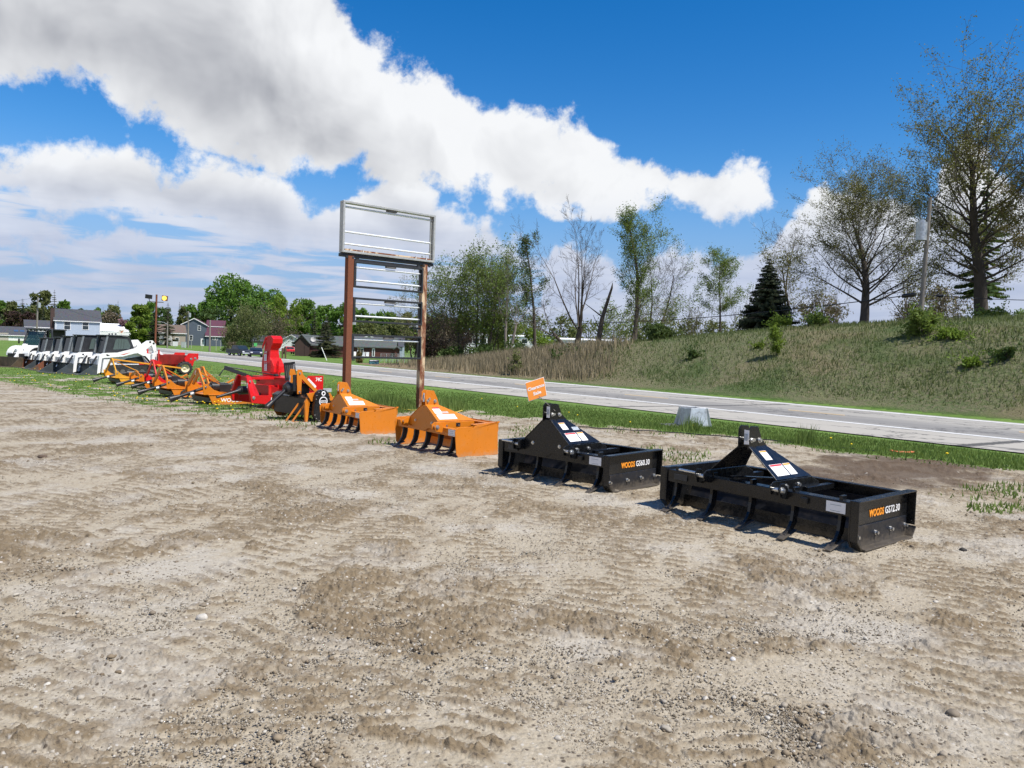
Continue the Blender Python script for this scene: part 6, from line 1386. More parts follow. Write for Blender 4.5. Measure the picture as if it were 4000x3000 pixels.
# ------------------------------------------------------------------ trees and shrubs
BARK = barkmat('grey_brown_bark', (.085, .068, .052)); BARKP = barkmat('pale_grey_bark', (.20, .175, .15)); BARKD = barkmat('dark_bark', (.075, .062, .050))
L_SPR = leafmat('spring_leaves', (.14, .22, .040), (.25, .34, .085), .5); L_OLV = leafmat('olive_buds', (.17, .165, .050), (.29, .27, .10), .45); L_MAP = leafmat('maple_green_leaves', (.095, .21, .028), (.17, .32, .055), .45)
L_YEL = leafmat('yellow_green_leaves', (.15, .25, .025), (.25, .36, .05), .45); L_DRK = leafmat('dark_green_leaves', (.045, .09, .022), (.09, .15, .04), .35); L_BRZ = leafmat('bronze_leaves', (.13, .09, .032), (.23, .155, .06), .4)
L_PUR = leafmat('purple_leaves', (.028, .013, .016), (.065, .028, .032), .25); L_NDL = leafmat('spruce_needles', (.010, .022, .011), (.026, .042, .020), .12); L_NDB = leafmat('old_spruce_needles', (.040, .048, .020), (.08, .08, .035), .2)
L_TWG = leafmat('brown_twig_haze', (.13, .10, .068), (.21, .165, .12), .25); L_GRY = leafmat('grey_olive_leaves', (.125, .15, .05), (.21, .225, .09), .4); L_PNK = leafmat('mauve_blossom', (.20, .10, .14), (.32, .17, .22), .3)
def seg_mesh(S, n=4):
    """tapered tubes from an array of segments p0 p1 r0 r1"""
    P0, P1, r0, r1 = S[:, 0:3], S[:, 3:6], S[:, 6], S[:, 7]; d = P1 - P0; L = np.linalg.norm(d, axis=1, keepdims=True); d = d / np.maximum(L, 1e-6)
    a = np.where(np.abs(d[:, 2:3]) < .9, np.array([[0, 0, 1.]]), np.array([[1., 0, 0]])); u = np.cross(d, a); u /= np.linalg.norm(u, axis=1, keepdims=True); w = np.cross(d, u)
    t = np.arange(n) * 2 * np.pi / n; R = u[:, None] * np.cos(t)[None, :, None] + w[:, None] * np.sin(t)[None, :, None]
    V = np.concatenate([P0[:, None] + R * r0[:, None, None], (P1 + d * .0)[:, None] + R * r1[:, None, None]], 1).reshape(-1, 3)
    k = np.arange(n); f = np.stack([k, (k + 1) % n, n + (k + 1) % n, n + k], -1); F = (f[None] + (np.arange(len(S)) * 2 * n)[:, None, None]).reshape(-1, 4)
    return V, F
def leaf_mesh(C, s, rs, flat=.0, droop=None):
    """one small bent quad per leaf centre"""
    n = len(C); a = rs.normal(size=(n, 3)); a[:, 2] *= (1 - flat); a /= np.linalg.norm(a, axis=1, keepdims=True); b = rs.normal(size=(n, 3)); b -= a * (a * b).sum(1, keepdims=True); b /= np.linalg.norm(b, axis=1, keepdims=True)
    sz = (s * rs.uniform(.6, 1.35, n))[:, None]
    V = np.stack([C - a * sz, C - b * sz * .42, C + a * sz, C + b * sz * .42], 1).reshape(-1, 3); F = np.arange(4 * n).reshape(-1, 4)
    return V, F
def grow(H, seed, crown_w, base=.2, trunks=1, leader=True, nlimb=14, ang=(35, 60), up=.25, r0=None, levels=3, sub=5, spread=None, lean=(0, 0), wig=.12, ratio=.5, top_pow=.8, profile=None, maxr=None):
    """a branching skeleton; returns segments and the twig points that may carry leaves"""
    rs = random.Random(seed); S = []; T = []; r0 = r0 or H * .022
    def norm(v): return v.normalized()
    def branch(p, d, L, r, lv, ends=None):
        n = 7 if lv == 0 else 5 if lv == 1 else 3 if lv == 2 else 2
        pts = [p]; q = p; dd = d; st = L / n
        for i in range(n):
            w = wig * (1 if lv else .45)
            dd = norm(dd + Vector((rs.gauss(0, w), rs.gauss(0, w), rs.gauss(0, w * .7))) + Vector((0, 0, up * (.30 if lv else .05))))
            q2 = q + dd * st; t0, t1 = i / n, (i + 1) / n; tp = .75 if lv == 0 else .85
            S.append((*q, *q2, max(.008, r * (1 - tp * t0)), max(.007, r * (1 - tp * t1)))); q = q2; pts.append(q)
        if lv >= levels - 1:
            for i in range(1, n + 1): T.append((*pts[i], lv))
        return pts, dd
    def sub_branches(pts, L, r, lv):
        if lv >= levels: return
        n = len(pts) - 1; k = sub + (1 if lv == 1 else 0)
        for j in range(k):
            t = .25 + .75 * (j + rs.random()) / k; i = min(n - 1, int(t * n)); f = t * n - i; p = pts[i].lerp(pts[i + 1], f); d = (pts[i + 1] - pts[i]).normalized()
            a = rs.uniform(0, 2 * math.pi); s = d.cross(Vector((0, 0, 1))); s = s.normalized() if s.length > 1e-3 else Vector((1, 0, 0)); w = d.cross(s)
            th = rad(rs.uniform(28, 58)); nd = norm(d * math.cos(th) + (s * math.cos(a) + w * math.sin(a)) * math.sin(th)); l2 = L * ratio * rs.uniform(.6, 1.1) * (1.15 - .5 * t)
            pp, _ = branch(p, nd, l2, max(.009, r * .42 * (1.1 - .5 * t)), lv + 1); sub_branches(pp, l2, r * .42, lv + 1)
        if lv > 0 and lv + 1 <= levels:
            pp, _ = branch(pts[-1], (pts[-1] - pts[-2]).normalized(), L * .35, max(.009, r * .18), lv + 1)
            sub_branches(pp, L * .35, r * .18, lv + 1)
    for k in range(trunks):
        a = 2 * math.pi * k / max(1, trunks) + rs.random(); off = Vector((math.cos(a), math.sin(a), 0)) * (0 if trunks == 1 else H * .012)
        tilt = 0 if trunks == 1 else rs.uniform(.08, .26)
        d = norm(Vector((lean[0] + math.cos(a) * tilt, lean[1] + math.sin(a) * tilt, 1))); Ht = H * (1 if trunks == 1 else rs.uniform(.78, 1.0)); rr = r0 * (1 if trunks == 1 else .62)
        if leader:
            pts, _ = branch(off, d, Ht * .97, rr, 0)
            for j in range(nlimb):
                t = base + (.97 - base) * ((j + rs.random() * .7) / nlimb); i = min(6, int(t * 7)); f = t * 7 - i; p = pts[i].lerp(pts[i + 1], f)
                q = (t - base) / (1 - base); R = crown_w / 2 * (profile(q) if profile else (math.sin(math.pi * min(1, .18 + q * .82)) ** top_pow + .12)); az = j * 2.4 + rs.random(); an = rad(ang[1] + (ang[0] - ang[1]) * q + rs.uniform(-8, 8))
                nd = Vector((math.cos(az) * math.sin(an), math.sin(az) * math.sin(an), math.cos(an))); L = R / max(.35, math.sin(an)) * rs.uniform(.75, 1.1); rb = rr * .26 * (1.05 - .75 * t)
                pp, _ = branch(p, nd, L, rb, 1); sub_branches(pp, L, rb, 1)
        else:
            hb = Ht * base; pts, dd = branch(off, d, hb, rr, 0)
            S[-7:] = [(*s_[:6], rr * (1.15 - .35 * i / 7), rr * (1.15 - .35 * (i + 1) / 7)) for i, s_ in enumerate(S[-7:])]
            for j in range(nlimb):
                az = j * 2 * math.pi / nlimb + rs.uniform(-.4, .4); an = rad(rs.uniform(*ang)) * (1 if j else .2); nd = norm(dd * math.cos(an) + Vector((math.cos(az), math.sin(az), 0)) * math.sin(an)); L = (Ht - hb) * rs.uniform(.8, 1.0) / max(.75, math.cos(an * .6))
                p0 = pts[-1].lerp(pts[-3], rs.random())
                pp, _ = branch(p0, nd, L, rr * .30, 1); sub_branches(pp, L * .62, rr * .26, 1)
    S, T = np.array(S), np.array(T); kz = H / max(np.percentile(T[:, 2], 99.3), 1e-3); w = np.percentile(T[:, 0], 98) - np.percentile(T[:, 0], 2); kx = min(1.6, max(.5, crown_w / max(w, .1)))
    for A in (S[:, 0:3], S[:, 3:6], T[:, 0:3]): A *= np.array([kx, kx, kz])
    return S, T
def put_tree(name, label, cat, loc, S, T, bark, leaf, nleaf, ls, seed, group=None, spread=.25, clump=None, hbias=None, rz=0.0, extra=None):
    o = thing(name, label, cat, loc, rz, group); rs = np.random.RandomState(seed)
    big = S[:, 6] > .05; V1, F1 = seg_mesh(S[big], 8) if big.any() else (np.zeros((0, 3)), np.zeros((0, 4), int)); V2, F2 = seg_mesh(S[~big], 3)
    Va = np.concatenate([V1, V2]); 
    F2q = np.concatenate([F1, F2 + len(V1)]) if len(F2) else F1
    npmesh('trunk', Va, F2q, bark, o, True)
    if nleaf and len(T):
        i = rs.randint(0, len(T), nleaf); C = T[i, :3].copy()
        if clump is not None:      # uneven: whole boughs carry more leaves than others
            key = (np.sin(C[:, 0] * clump + seed) + np.sin(C[:, 1] * clump * 1.3 + 2 * seed) + np.sin(C[:, 2] * clump * .9 + 3 * seed)); C = C[rs.rand(len(C)) < sst(-1.0, 1.2, key)]
        if hbias is not None: C = C[rs.rand(len(C)) < hbias(C)]
        C = C + rs.normal(0, spread, C.shape); V, F = leaf_mesh(C, ls, rs); npmesh('crown', V, F, leaf, o)
    return o
def spruce(H, W, seed, whorls=34, per=13, m=None, base=.03, gap=.0, rag=.15):
    """conifer: drooping boughs in whorls, each fringed with short needle sprays"""
    rs = np.random.RandomState(seed); S = [(0, 0, -.1, 0, 0, H, H * .022, .02)]; tri = []; tri2 = []
    for i in range(whorls):
        q = (i + rs.rand() * .5) / whorls; z = H * (base + (1 - base) * q); R = W / 2 * (1 - q) ** .85 * rs.uniform(1 - rag, 1 + rag) + .04 * W * (1 - q)
        for j in range(per):
            if rs.rand() < gap: continue
            a = rs.rand() * 2 * np.pi; Rb = R * rs.uniform(.7, 1.08); d = np.array([np.cos(a), np.sin(a), 0]); sd = np.array([-np.sin(a), np.cos(a), 0])
            dz = -.28 * Rb - .02 * H * (1 - q); tip = d * Rb + np.array([0, 0, z + dz + .12 * Rb]); root = np.array([0, 0, z]); S.append((*root, *tip, .012 + .006 * Rb, .006))
            m_ = max(4, int(7 + 5 * Rb))
            for k in range(m_):
                t = .18 + .82 * (k + rs.rand()) / m_; p = root + (tip - root) * t + np.array([0, 0, -.10 * Rb * math.sin(t * 3.1)]); w = (.10 + .28 * Rb * (1.05 - t)) * rs.uniform(.6, 1.2)
                for s in (-1, 1):
                    e = p + sd * s * w + d * w * .55 + np.array([0, 0, -w * rs.uniform(.2, .7)]); h = np.array([0, 0, .05 + .05 * Rb]); tri.append((p + h * .5, p - h * 1.3 + d * .05, e))
    T = np.array(tri).reshape(-1, 3); F = np.arange(len(T)).reshape(-1, 3)
    return np.array(S), T, F
def put_spruce(label, loc, H, W, seed, m=None, rz=0, group=None, **k):
    S, V, F = spruce(H, W, seed, **k); o = thing('spruce_tree', label, 'tree', loc, rz, group); A, Bf = seg_mesh(S, 4); npmesh('trunk', A, Bf, BARKD, o, True); npmesh('crown', V, F, m or L_NDL, o); return o
def lobes(H, W, base, n, seed):
    rs = np.random.RandomState(seed); q = rs.rand(n); a = rs.rand(n) * 2 * np.pi; R = W / 2 * np.sin(np.pi * np.clip(.12 + .80 * q, 0, 1)) ** .7 * rs.uniform(.45, .92, n)
    return np.stack([R * np.cos(a), R * np.sin(a), H * (base + (1 - base) * q * .93)], -1), W * rs.uniform(.09, .19, n)
def full_tree(name, label, loc, H, W, seed, leaf, nleaf, ls, base=.16, bark=None, nl=46, group=None, cat='tree', up=.5):
    """a full leafy crown: many leafy clumps of different size along the limbs, tips pointing up and out"""
    rs = np.random.RandomState(seed); C, Rl = lobes(H, W, base, nl, seed); o = thing(name, label, cat, loc, 0, group)
    S = [(0, 0, -.2, 0, 0, H * .75, H * .022, H * .006)]
    for c in C: z0 = max(H * .1, c[2] * .55); S.append((0, 0, z0, *c, H * .006, .02))
    A, Bf = seg_mesh(np.array(S), 5); npmesh('trunk', A, Bf, bark or BARK, o, True)
    i = rs.choice(nl, nleaf, p=Rl ** 2 / (Rl ** 2).sum()); d = rs.normal(size=(nleaf, 3)); d /= np.linalg.norm(d, axis=1, keepdims=True); r = Rl[i] * rs.uniform(.35, 1.0, nleaf) ** .5; P = C[i] + d * r[:, None] * np.array([1, 1, .9])
    sp = rs.rand(nleaf) < .22; P[sp] += (C[i][sp] - np.array([0, 0, H * .4])) / H * (rs.rand(sp.sum()) * up * 2.2)[:, None]   # sprigs
    V, F = leaf_mesh(P, ls, rs); npmesh('crown', V, F, leaf, o); return o
def bush(label, loc, H, W, seed, leaf, nleaf, ls, name='bush', cat='bush', group=None, **k):
    return full_tree(name, label, loc, H, W, seed, leaf, nleaf, ls * .85, .0, None, 30, group, cat, up=.55)

def trees_on_bank():
    hp = lambda px, D, yt: ptD(px, yt, D).z - AT(px, D).z      # height from the ground to a row of the photograph
    # big tree at the right edge and its neighbours
    D = 50; H = hp(3835, D, 300)
    S, T = grow(H, 11, 7.6, base=.24, leader=True, nlimb=46, ang=(16, 62), up=.34, r0=.46, levels=3, sub=8, ratio=.40, wig=.11, profile=lambda q: .80 + .25 * math.sin(math.pi * q) - .40 * max(0, q - .72))
    put_tree('broadleaf_tree', 'tallest tree at the right edge with a thick dark trunk and thin spring leaves', 'tree', AT(3835, D), S, T, BARKD, L_OLV, 42000, .075, 3, spread=.2, hbias=lambda C: np.where(C[:, 2] > H * .35, .9, .35))
    V_, N_ = None, None
    D = 56; S, V, F = spruce(hp(3850, D, 600), 3.8, 61, 38, 8, gap=.5, rag=.6, base=.22); o = thing('spruce_tree', 'ragged dark conifer showing behind the tallest trunk', 'tree', AT(3822, D)); A, Bf = seg_mesh(S, 4); npmesh('trunk', A, Bf, BARKD, o, True); npmesh('crown', V, F, L_DRK, o)
    D = 44; H = hp(4130, D, 170); S, T = grow(H, 23, 8.6, base=.25, leader=True, nlimb=30, ang=(28, 75), up=.2, r0=.34, levels=3, sub=6, ratio=.45, wig=.15)
    put_tree('broadleaf_tree', 'bronze-leaved tree whose boughs reach in from the right edge', 'tree', AT(4130, D), S, T, BARKD, L_BRZ, 62000, .065, 5, spread=.2, clump=.9)
    # vase-shaped tree
    D = 55; H = hp(3372, D, 600); S, T = grow(H, 31, 8.6, base=.20, leader=True, nlimb=34, ang=(10, 48), up=.42, r0=.36, levels=3, sub=9, ratio=.40, wig=.08, profile=lambda q: .62 + .42 * math.sin(math.pi * (.22 + .72 * q)) - .25 * q)
    put_tree('broadleaf_tree', 'vase-shaped tree with many upright limbs left of the utility pole', 'tree', AT(3372, D), S, T, BARKD, L_OLV, 36000, .062, 7, spread=.16, hbias=lambda C: np.where(np.hypot(C[:, 0], C[:, 1]) * .8 + .55 * C[:, 2] > 5.0, .95, .3))
    D = 63; H = hp(3130, D, 930); S, T = grow(H, 41, 4.4, base=.25, leader=True, nlimb=16, ang=(25, 55), r0=.16, levels=3, sub=5)
    put_tree('broadleaf_tree', 'thin leaning tree with sparse yellow-green leaves right of the spruce', 'tree', AT(3085, D), S, T, BARK, L_OLV, 2600, .085, 9)
    D = 70; H = hp(3045, D, 865); S, T = grow(H, 43, 4.0, base=.45, leader=True, nlimb=18, ang=(25, 50), r0=.13, levels=3, sub=5)
    put_tree('bare_tree', 'bare twiggy tree rising behind the dark spruce', 'tree', AT(3060, D), S, T, BARK, None, 0, .1, 9)
    D = 60; H = hp(3545, D, 930); S, T = grow(H, 47, 4.8, base=.14, leader=False, nlimb=6, ang=(15, 45), r0=.15, levels=3, sub=5)
    put_tree('broadleaf_tree', 'small multi-stemmed tree just left of the utility pole', 'tree', AT(3545, D), S, T, BARKD, L_OLV, 2200, .085, 9)
    D = 60; put_spruce('dark dense spruce shaped like a cone on the bank', AT(2992, D), hp(2992, D, 1005), 5.2, 71, whorls=30, per=17, m=L_NDL)
    # slim and bare trees towards the sign
    D = 76; H = hp(2815, D, 978); S, T = grow(H, 53, 3.6, base=.35, leader=True, nlimb=20, ang=(30, 65), r0=.12, levels=3, sub=5)
    put_tree('broadleaf_tree', 'slim light green tree left of the dark spruce', 'tree', AT(2810, D), S, T, BARK, L_SPR, 9500, .075, 13, spread=.18)
    D = 70; H = hp(2490, D, 818); S, T = grow(H, 57, 3.4, base=.18, leader=True, nlimb=26, ang=(18, 45), up=.4, r0=.24, levels=3, sub=5, lean=(.05, 0))
    put_tree('broadleaf_tree', 'tall narrow leafy tree standing over the green bush', 'tree', AT(2478, D), S, T, BARKD, L_SPR, 17000, .075, 15, spread=.20, hbias=lambda C: np.where(C[:, 2] > H * .3, .9, .2))
    D = 73; H = hp(2600, D, 925); S, T = grow(H, 59, 6.0, base=.2, trunks=2, leader=True, nlimb=18, ang=(25, 55), r0=.2, levels=3, sub=5, lean=(.14, 0))
    put_tree('broadleaf_tree', 'spreading green tree leaning right beside the tall narrow one', 'tree', AT(2540, D), S, T, BARKD, L_SPR, 24000, .08, 17, spread=.22, clump=.6)
    D = 75; H = hp(2270, D, 812); S, T = grow(H, 67, 8.4, base=.20, leader=False, nlimb=7, ang=(12, 48), up=.32, r0=.30, levels=4, sub=5, ratio=.52, wig=.12)
    put_tree('bare_tree', 'tall bare tree with a forked trunk and fine upswept branches', 'tree', AT(2255, D), S, T, BARK, None, 0, .1, 19)
    D = 78; H = hp(2160, D, 1120); S, T = grow(H, 69, 7.5, base=.35, leader=False, nlimb=5, ang=(35, 75), up=.1, r0=.16, levels=3, sub=6, wig=.22, lean=(-.4, 0))
    put_tree('bare_tree', 'low crooked bare tree arching left of the forked bare tree', 'tree', AT(2225, D), S, T, BARK, None, 0, .1, 19)
    D = 72; H = hp(2370, D, 1120); Sg = [(0, 0, -.2, .35, 0, H * .5, .28, .2), (.35, 0, H * .5, 1.15, .05, H, .2, .10), (1.15, .05, H, 1.2, .02, H + .5, .10, .02), (.4, 0, H * .52, -1.4, .3, H * .75, .07, .02), (.6, 0, H * .6, 2.2, .2, H * .72, .06, .02), (.2, 0, H * .3, -.5, 0, H * .55, .05, .02)]
    o = thing('dead_snag', 'broken dead trunk leaning right between the bare and leafy trees', 'tree', AT(2335, D)); A, Bf = seg_mesh(np.array(Sg), 8); npmesh('trunk', A, Bf, BARK, o, True)
    D = 66; H = hp(2410, D, 1100); S, T = grow(H, 73, 3.6, base=.2, leader=True, nlimb=16, ang=(25, 50), r0=.07, levels=3, sub=4); put_tree('broadleaf_tree', 'thin pale green sapling behind the broken trunk', 'tree', AT(2400, 80), S, T, BARKP, L_SPR, 2200, .10, 21)
    D = 84; H = hp(2095, D, 918); S, T = grow(H, 77, 2.9, base=.25, leader=True, nlimb=24, ang=(30, 70), r0=.20, levels=3, sub=5, wig=.16)
    put_tree('broadleaf_tree', 'slim crooked tree with clumps of dark leaves left of the bare tree', 'tree', AT(2092, D), S, T, BARKD, L_DRK, 9000, .10, 23, spread=.22, clump=1.1)
    D = 82; H = hp(2010, D, 985); S, T = grow(H, 79, 5.6, base=.38, trunks=2, leader=False, nlimb=4, ang=(15, 50), r0=.26, levels=3, sub=5, lean=(.10, 0))
    put_tree('bare_tree', 'pair of leaning pale trunks with bare forked tops', 'tree', AT(1985, D), S, T, BARKP, L_SPR, 500, .1, 25)
    D = 88; H = hp(1865, D, 950); S, T = grow(H, 83, 7.0, base=.30, trunks=2, leader=True, nlimb=24, ang=(22, 58), up=.3, r0=.25, levels=3, sub=5)
    put_tree('broadleaf_tree', 'full-crowned green tree right of the rusty sign posts', 'tree', AT(1865, D), S, T, BARKD, L_SPR, 13000, .125, 27, spread=.28)
    D = 84; H = hp(1930, D, 1010); S, T = grow(H, 85, 4.6, base=.22, trunks=3, leader=True, nlimb=14, ang=(20, 50), r0=.16, levels=3, sub=5)
    put_tree('broadleaf_tree', 'multi-stemmed tree with green leaves beside the full-crowned one', 'tree', AT(1915, D), S, T, BARK, L_SPR, 6000, .12, 29, spread=.25)
    D = 90; H = hp(1740, D, 1015); S, T = grow(H, 87, 7.5, base=.30, trunks=2, leader=True, nlimb=20, ang=(25, 55), up=.3, r0=.22, levels=3, sub=5, lean=(-.22, 0))
    put_tree('broadleaf_tree', 'green tree leaning left towards the sign', 'tree', AT(1800, D), S, T, BARKD, L_SPR, 8000, .125, 31, spread=.28)
    D = 86; H = hp(1945, D, 1190); S, T = grow(H, 89, 5, base=.15, leader=True, nlimb=16, ang=(30, 60), r0=.09, levels=3, sub=5); put_tree('broadleaf_tree', 'small brighter green tree under the pale trunks', 'tree', AT(1955, D), S, T, BARK, L_YEL, 6000, .10, 33, spread=.25)
    D = 102; H = hp(1590, D, 1080); S, T = grow(H, 91, 6.5, base=.22, trunks=2, leader=False, nlimb=6, ang=(15, 45), r0=.17, levels=3, sub=6); put_tree('bare_tree', 'twiggy tree seen through the sign frames', 'tree', AT(1618, D), S, T, BARK, L_OLV, 2600, .09, 35)
    D = 98; H = hp(1745, D, 1225); S, T = grow(H, 93, 7.5, base=.1, trunks=3, leader=True, nlimb=16, ang=(35, 70), r0=.12, levels=3, sub=6, wig=.2); put_tree('purple_tree', 'dark purple-leaved tree beside the rusty right post', 'tree', AT(1740, D), S, T, BARKD, L_PUR, 9000, .17, 37, spread=.35)
    D = 88; H = hp(1790, D, 1200); S, T = grow(H, 95, 6.5, base=.1, trunks=3, leader=False, nlimb=5, ang=(20, 55), r0=.08, levels=3, sub=6, wig=.2); put_tree('bare_tree', 'tangle of bare grey stems before the purple tree', 'tree', AT(1795, D), S, T, BARK, L_TWG, 1500, .10, 39)
    for i, (x, D, yt, w, lb) in enumerate(((2745, 78, 1120, 5, 'low gnarled bare tree left of the slim light green tree'), (2690, 82, 1150, 4, 'crooked bare sapling near the green bush'), (2890, 80, 1110, 4, 'bare grey sapling between slim tree and spruce'), (3230, 66, 1080, 4, 'bare tangled sapling left of the vase-shaped tree'), (2560, 66, 1160, 4, 'bare brown sapling behind the green bush'), (3690, 60, 1090, 5, 'bare arching sapling right of the utility pole'))):
        H = hp(x, D, yt); S, T = grow(H, 200 + i, w, base=.12, trunks=2, leader=False, nlimb=5, ang=(25, 65), up=.15, r0=.08, levels=3, sub=5, wig=.24); put_tree('bare_tree', lb, 'tree', AT(x, D), S, T, BARK, L_OLV, 350, .09, 40 + i)
    # bushes on and behind the bank
    for i, (x, D, yt, wpx, lf, n, lb) in enumerate(((2575, 58, 1255, 125, L_DRK, 4200, 'dense green bush below the tall narrow tree'), (3600, 44, 1215, 115, L_SPR, 3600, 'rounded green bush near the foot of the utility pole'), (3715, 40, 1275, 95, L_YEL, 1900, 'light green bush down the slope from the rounded one'), (3190, 50, 1222, 105, L_SPR, 2400, 'green bush before the vase-shaped tree'), (3055, 54, 1235, 90, L_YEL, 2200, 'yellow-green bush at the right foot of the spruce'), (3880, 45, 1205, 110, L_SPR, 2400, 'green bush at the foot of the tallest trunk'), (3990, 42, 1200, 90, L_YEL, 1500, 'pale green bush at the right edge of the bank'), (3640, 64, 1120, 270, L_TWG, 5200, 'wide brown twiggy thicket behind the utility pole'), (3210, 68, 1120, 190, L_TWG, 3200, 'brown thicket behind the vase-shaped tree'), (1890, 82, 1345, 110, L_DRK, 3000, 'dark green shrub at the foot of the leaning trunks'), (1770, 84, 1355, 90, L_DRK, 2200, 'dark green shrub before the purple tree'), (2010, 80, 1330, 110, L_DRK, 2600, 'dark green shrub under the slim crooked tree'), (2090, 88, 1285, 130, L_YEL, 3200, 'bright green shrub behind the slim crooked trunk'), (3930, 30, 1345, 70, L_DRK, 1500, 'dark juniper low on the slope at the right edge'), (3800, 27, 1395, 80, L_YEL, 900, 'flat bright green shrub low on the slope'), (2170, 42, 1385, 46, L_DRK, 1300, 'small dark juniper among the tan reeds'), (2225, 55, 1362, 34, L_DRK, 800, 'tiny juniper up the slope from the reeds'), (2705, 33, 1366, 44, L_DRK, 1000, 'small round dark shrub alone on the grassy slope'), (2965, 33, 1345, 40, L_YEL, 500, 'yellow-green seedling low on the slope'), (2020, 56, 1380, 60, L_GRY, 900, 'straggly olive shrub in the reeds'))):
        if D <= 44 or D in (55, 42):
            p = HIT(x, yt + wpx * (.45 if lf is L_YEL else .8)); D = p.y
        else: p = AT(x, D)
        H = max(.4, ptD(x, yt, D).z - p.z); bush(lb, p - Vector((0, 0, .1)), H, HPX(wpx, D), 300 + i, lf, n, .05 + D * .0013)
    p = HIT(3033, 1398); D = p.y; H = ptD(3033, 1280, D).z - p.z; S, T = grow(H, 401, .55, base=.1, leader=True, nlimb=16, ang=(30, 60), r0=.02, levels=2, sub=3); put_tree('sapling', 'slim light green sapling standing on the grassy slope', 'sapling', p, S, T, BARK, L_YEL, 1500, .07, 43, spread=.07)
trees_on_bank()
def trees_far():
    hp = lambda px, D, yt: max(1.5, ptD(px, yt, D).z - AT(px, D).z)
    MB_ = 'green maples behind the houses'
    for i, (x, D, yt, wpx, lf, n, ls, lb) in enumerate(((900, 300, 1082, 235, L_MAP, 9000, .62, 'tallest dense green maple behind the grey farmhouse'), (1035, 285, 1118, 180, L_MAP, 7000, .58, 'rounded bright green maple behind the red chute'), (1120, 275, 1148, 150, L_YEL, 5000, .55, 'yellow-green maple behind the white house'), (1195, 280, 1172, 110, L_MAP, 4000, .55, 'darker green maple behind the roadside pole'), (782, 300, 1168, 110, L_MAP, 4500, .60, 'green maple above the farmhouse roof'), (830, 270, 1210, 130, L_DRK, 4500, .58, 'dark green tree right behind the farmhouse'), (975, 265, 1215, 120, L_DRK, 4000, .55, 'dark lower crown between the tall maples'), (1265, 300, 1195, 120, L_MAP, 3800, .6, 'green tree left of the left rusty post'), (1345, 285, 1185, 130, L_MAP, 4200, .6, 'green tree seen just left of the rusty post'), (1425, 275, 1200, 110, L_MAP, 4200, .58, 'green tree seen through the upper sign frame'), (1500, 270, 1212, 120, L_MAP, 4200, .58, 'green tree above the red-brown roof'), (1570, 265, 1225, 120, L_GRY, 3600, .58, 'olive tree above the right end of the red-brown roof'), (1650, 255, 1230, 110, L_YEL, 3600, .55, 'bright green tree beside the rusty right post'), (1440, 215, 1265, 150, L_GRY, 4200, .5, 'yellowish olive tree just over the red-brown roof'), (1540, 205, 1270, 140, L_GRY, 4000, .48, 'olive thicket right behind the red-brown roof'))):
        p = AT(x, D); full_tree('maple_tree', lb, p, hp(x, D, yt), HPX(wpx, D), 500 + i, lf, n, ls, .12, group=MB_)
    # bare and budding trees in front of the maples
    for i, (x, D, yt, wpx, lf, n, lb) in enumerate(((985, 165, 1190, 130, L_GRY, 5200, 'olive budding tree on the lawn left of the red chute'), (1078, 170, 1200, 170, L_TWG, 2600, 'bare brown round-headed tree above the red chute'), (915, 165, 1270, 60, L_GRY, 2400, 'small olive tree left of the wooden pole'))):
        H = hp(x, D, yt); S, T = grow(H, 600 + i, HPX(wpx, D), base=.10, trunks=2, leader=False, nlimb=8, ang=(15, 58), up=.2, r0=.22, levels=3, sub=6, ratio=.5); put_tree('broadleaf_tree' if n != 2600 else 'bare_tree', lb, 'tree', AT(x, D), S, T, BARK, lf, n, .18, 50 + i, spread=.35)
    for i, (x, D, yt, wpx, lf, n, lb) in enumerate(((905, 160, 1335, 45, L_TWG, 1400, 'clipped brown shrub at the foot of the wooden pole'), (945, 160, 1330, 60, L_DRK, 1500, 'dark green shrub right of the clipped brown one'), (1407, 100, 1400, 32, L_BRZ, 1100, 'rust-brown rounded shrub on the grass left of the bluish sign board'), (880, 175, 1325, 40, L_DRK, 1200, 'dark shrub at the right corner of the farmhouse'))):
        p = AT(x, D); bush(lb, p, hp(x, D, yt), HPX(wpx, D), 640 + i, lf, n, .16)
    # conifers
    for i, (x, D, yt, wpx, m, gap, lb) in enumerate(((1275, 138, 1232, 135, L_NDB, .15, 'olive-brown spruce standing in front of the red-brown house'), (1228, 200, 1205, 62, L_NDB, .1, 'narrow brownish spruce behind the roadside pole'), (655, 226, 1180, 72, L_NDB, .1, 'right one of two dark spruces by the light pole'), (606, 232, 1190, 78, L_NDL, .1, 'left one of two dark spruces by the light pole'), (88, 262, 1164, 100, L_NDL, .05, 'dark spruce behind the white house at the far left'), (212, 262, 1130, 80, L_NDB, .12, 'tall ragged spruce above the blue-grey house chimney'), (168, 255, 1195, 60, L_NDL, .1, 'small blue-green spruce behind the leaning pole'), (460, 420, 1172, 34, L_NDL, .2, 'lone distant spruce on the skyline'), (402, 430, 1198, 20, L_NDL, .1, 'tiny distant spruce left of the lone skyline one'), (700, 330, 1178, 40, L_NDL, .3, 'thin distant spruce above the farmhouse roof'))):
        p = AT(x, D); put_spruce(lb, p, hp(x, D, yt), HPX(wpx, D), 700 + i, m, whorls=24, per=12, gap=gap, rag=.22)
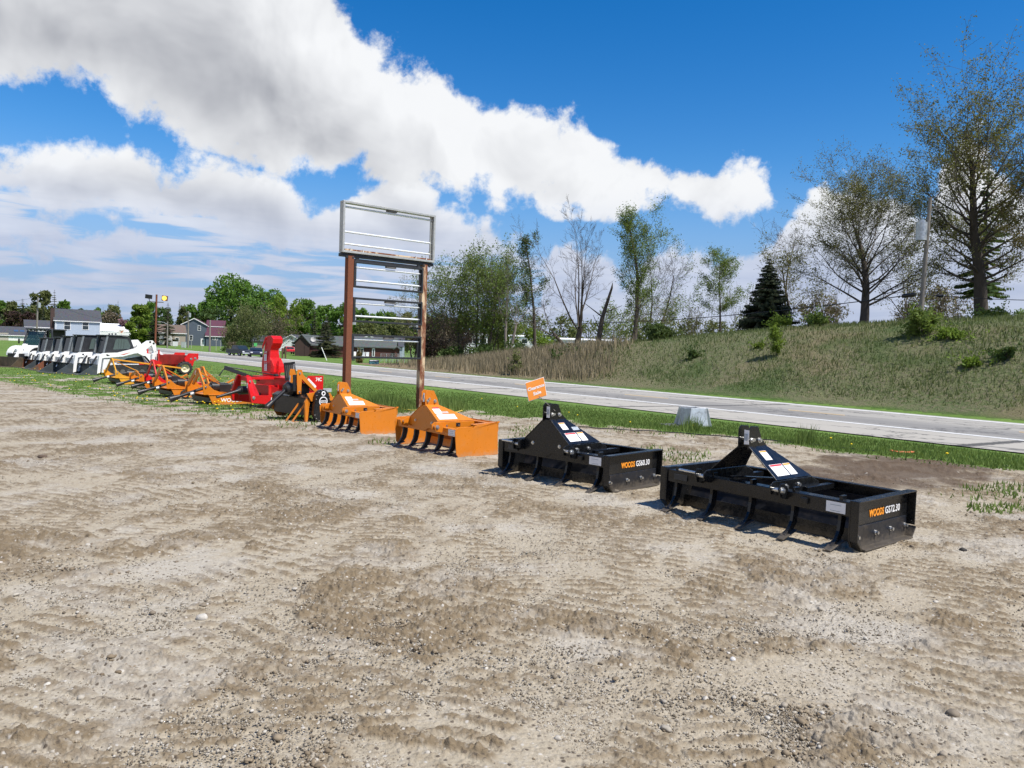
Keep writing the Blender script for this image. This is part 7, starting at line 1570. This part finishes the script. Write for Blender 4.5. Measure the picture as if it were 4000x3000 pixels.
    for i, (x, D, yt, wpx, lf, n, lb) in enumerate(((160, 275, 1138, 110, L_GRY, 4200, 'broad yellow-green tree behind the leaning pole'), (250, 280, 1170, 60, L_MAP, 2600, 'green tree right of the tall ragged spruce'), (45, 290, 1170, 60, L_GRY, 2600, 'pale green tree left of the dark spruce'), (0, 300, 1165, 70, L_MAP, 2600, 'green tree at the left edge'), (60, 250, 1222, 100, L_PUR, 3600, 'dark purple tree low behind the garage roof'), (118, 255, 1220, 60, L_PUR, 2400, 'dark purple shrub-like tree right of the spruce'), (545, 250, 1190, 90, L_YEL, 5000, 'bright green young tree left of the light pole'), (590, 300, 1180, 80, L_MAP, 3000, 'green tree behind the light pole'), (640, 320, 1200, 90, L_DRK, 2400, 'dim tree behind the two dark spruces'), (482, 300, 1240, 40, L_PNK, 1500, 'mauve blossoming tree behind the white building'), (375, 380, 1200, 60, L_MAP, 2000, 'round green tree right of the blue-grey roof'), (440, 420, 1190, 80, L_GRY, 2200, 'olive tree under the lone skyline spruce'), (320, 420, 1200, 60, L_DRK, 1800, 'dark round tree over the blue-grey roof'), (430, 330, 1225, 120, L_TWG, 2600, 'brown twiggy tree behind the white building'), (725, 320, 1195, 70, L_GRY, 2200, 'yellowish tree left above the farmhouse'))):
        p = AT(x, D); full_tree('broadleaf_tree', lb, p, hp(x, D, yt), HPX(wpx, D), 720 + i, lf, n, .45 + D * .0006, .08)
    # thin olive row beyond the bank
    row = 'budding trees in the row beyond the bank'
    for i in range(14):
        x = 1700 + i * 100; D = 165 + 12 * ((i * 7) % 5); yt = 1228 + 26 * ((i * 5) % 4) / 3; lf = (L_GRY, L_OLV, L_TWG)[(i * 3) % 3]; p = AT(x, D); H = max(3, ptD(x, yt, D).z - p.z)
        o = full_tree('budding_tree', 'low budding olive tree in the hazy row beyond the bank', p, H, HPX(150, D), 800 + i, lf, 1500, .38, .10, group=row)
    # the wooded skyline, one mass
    rs = np.random.RandomState(9); P = []
    for i in range(170):
        px = rs.uniform(-500, 2050); D = rs.uniform(480, 680); c = AT(px, D); h = rs.uniform(.75, 1.0) * (CAM_H - c.z + (45 + 22 * math.sin(px * .006 + 1) + (30 if px < 600 else 8)) * D / FPX); n = 170
        q = rs.normal(size=(n, 3)); q /= np.linalg.norm(q, axis=1, keepdims=True); P.append(np.array(c) + np.array([0, 0, h * .52]) + q * np.array([h * .75, h * .6, h * .50]) * rs.uniform(.7, 1.05, (n, 1)))
    V, F = leaf_mesh(np.concatenate(P), 1.5, rs); tag(npmesh('far_woods', V, F, leafmat('far_wood_leaves', (.05, .085, .03), (.11, .15, .055), .25)), 'low wooded skyline running behind the houses and the road', 'woods', kind='stuff')
trees_far()
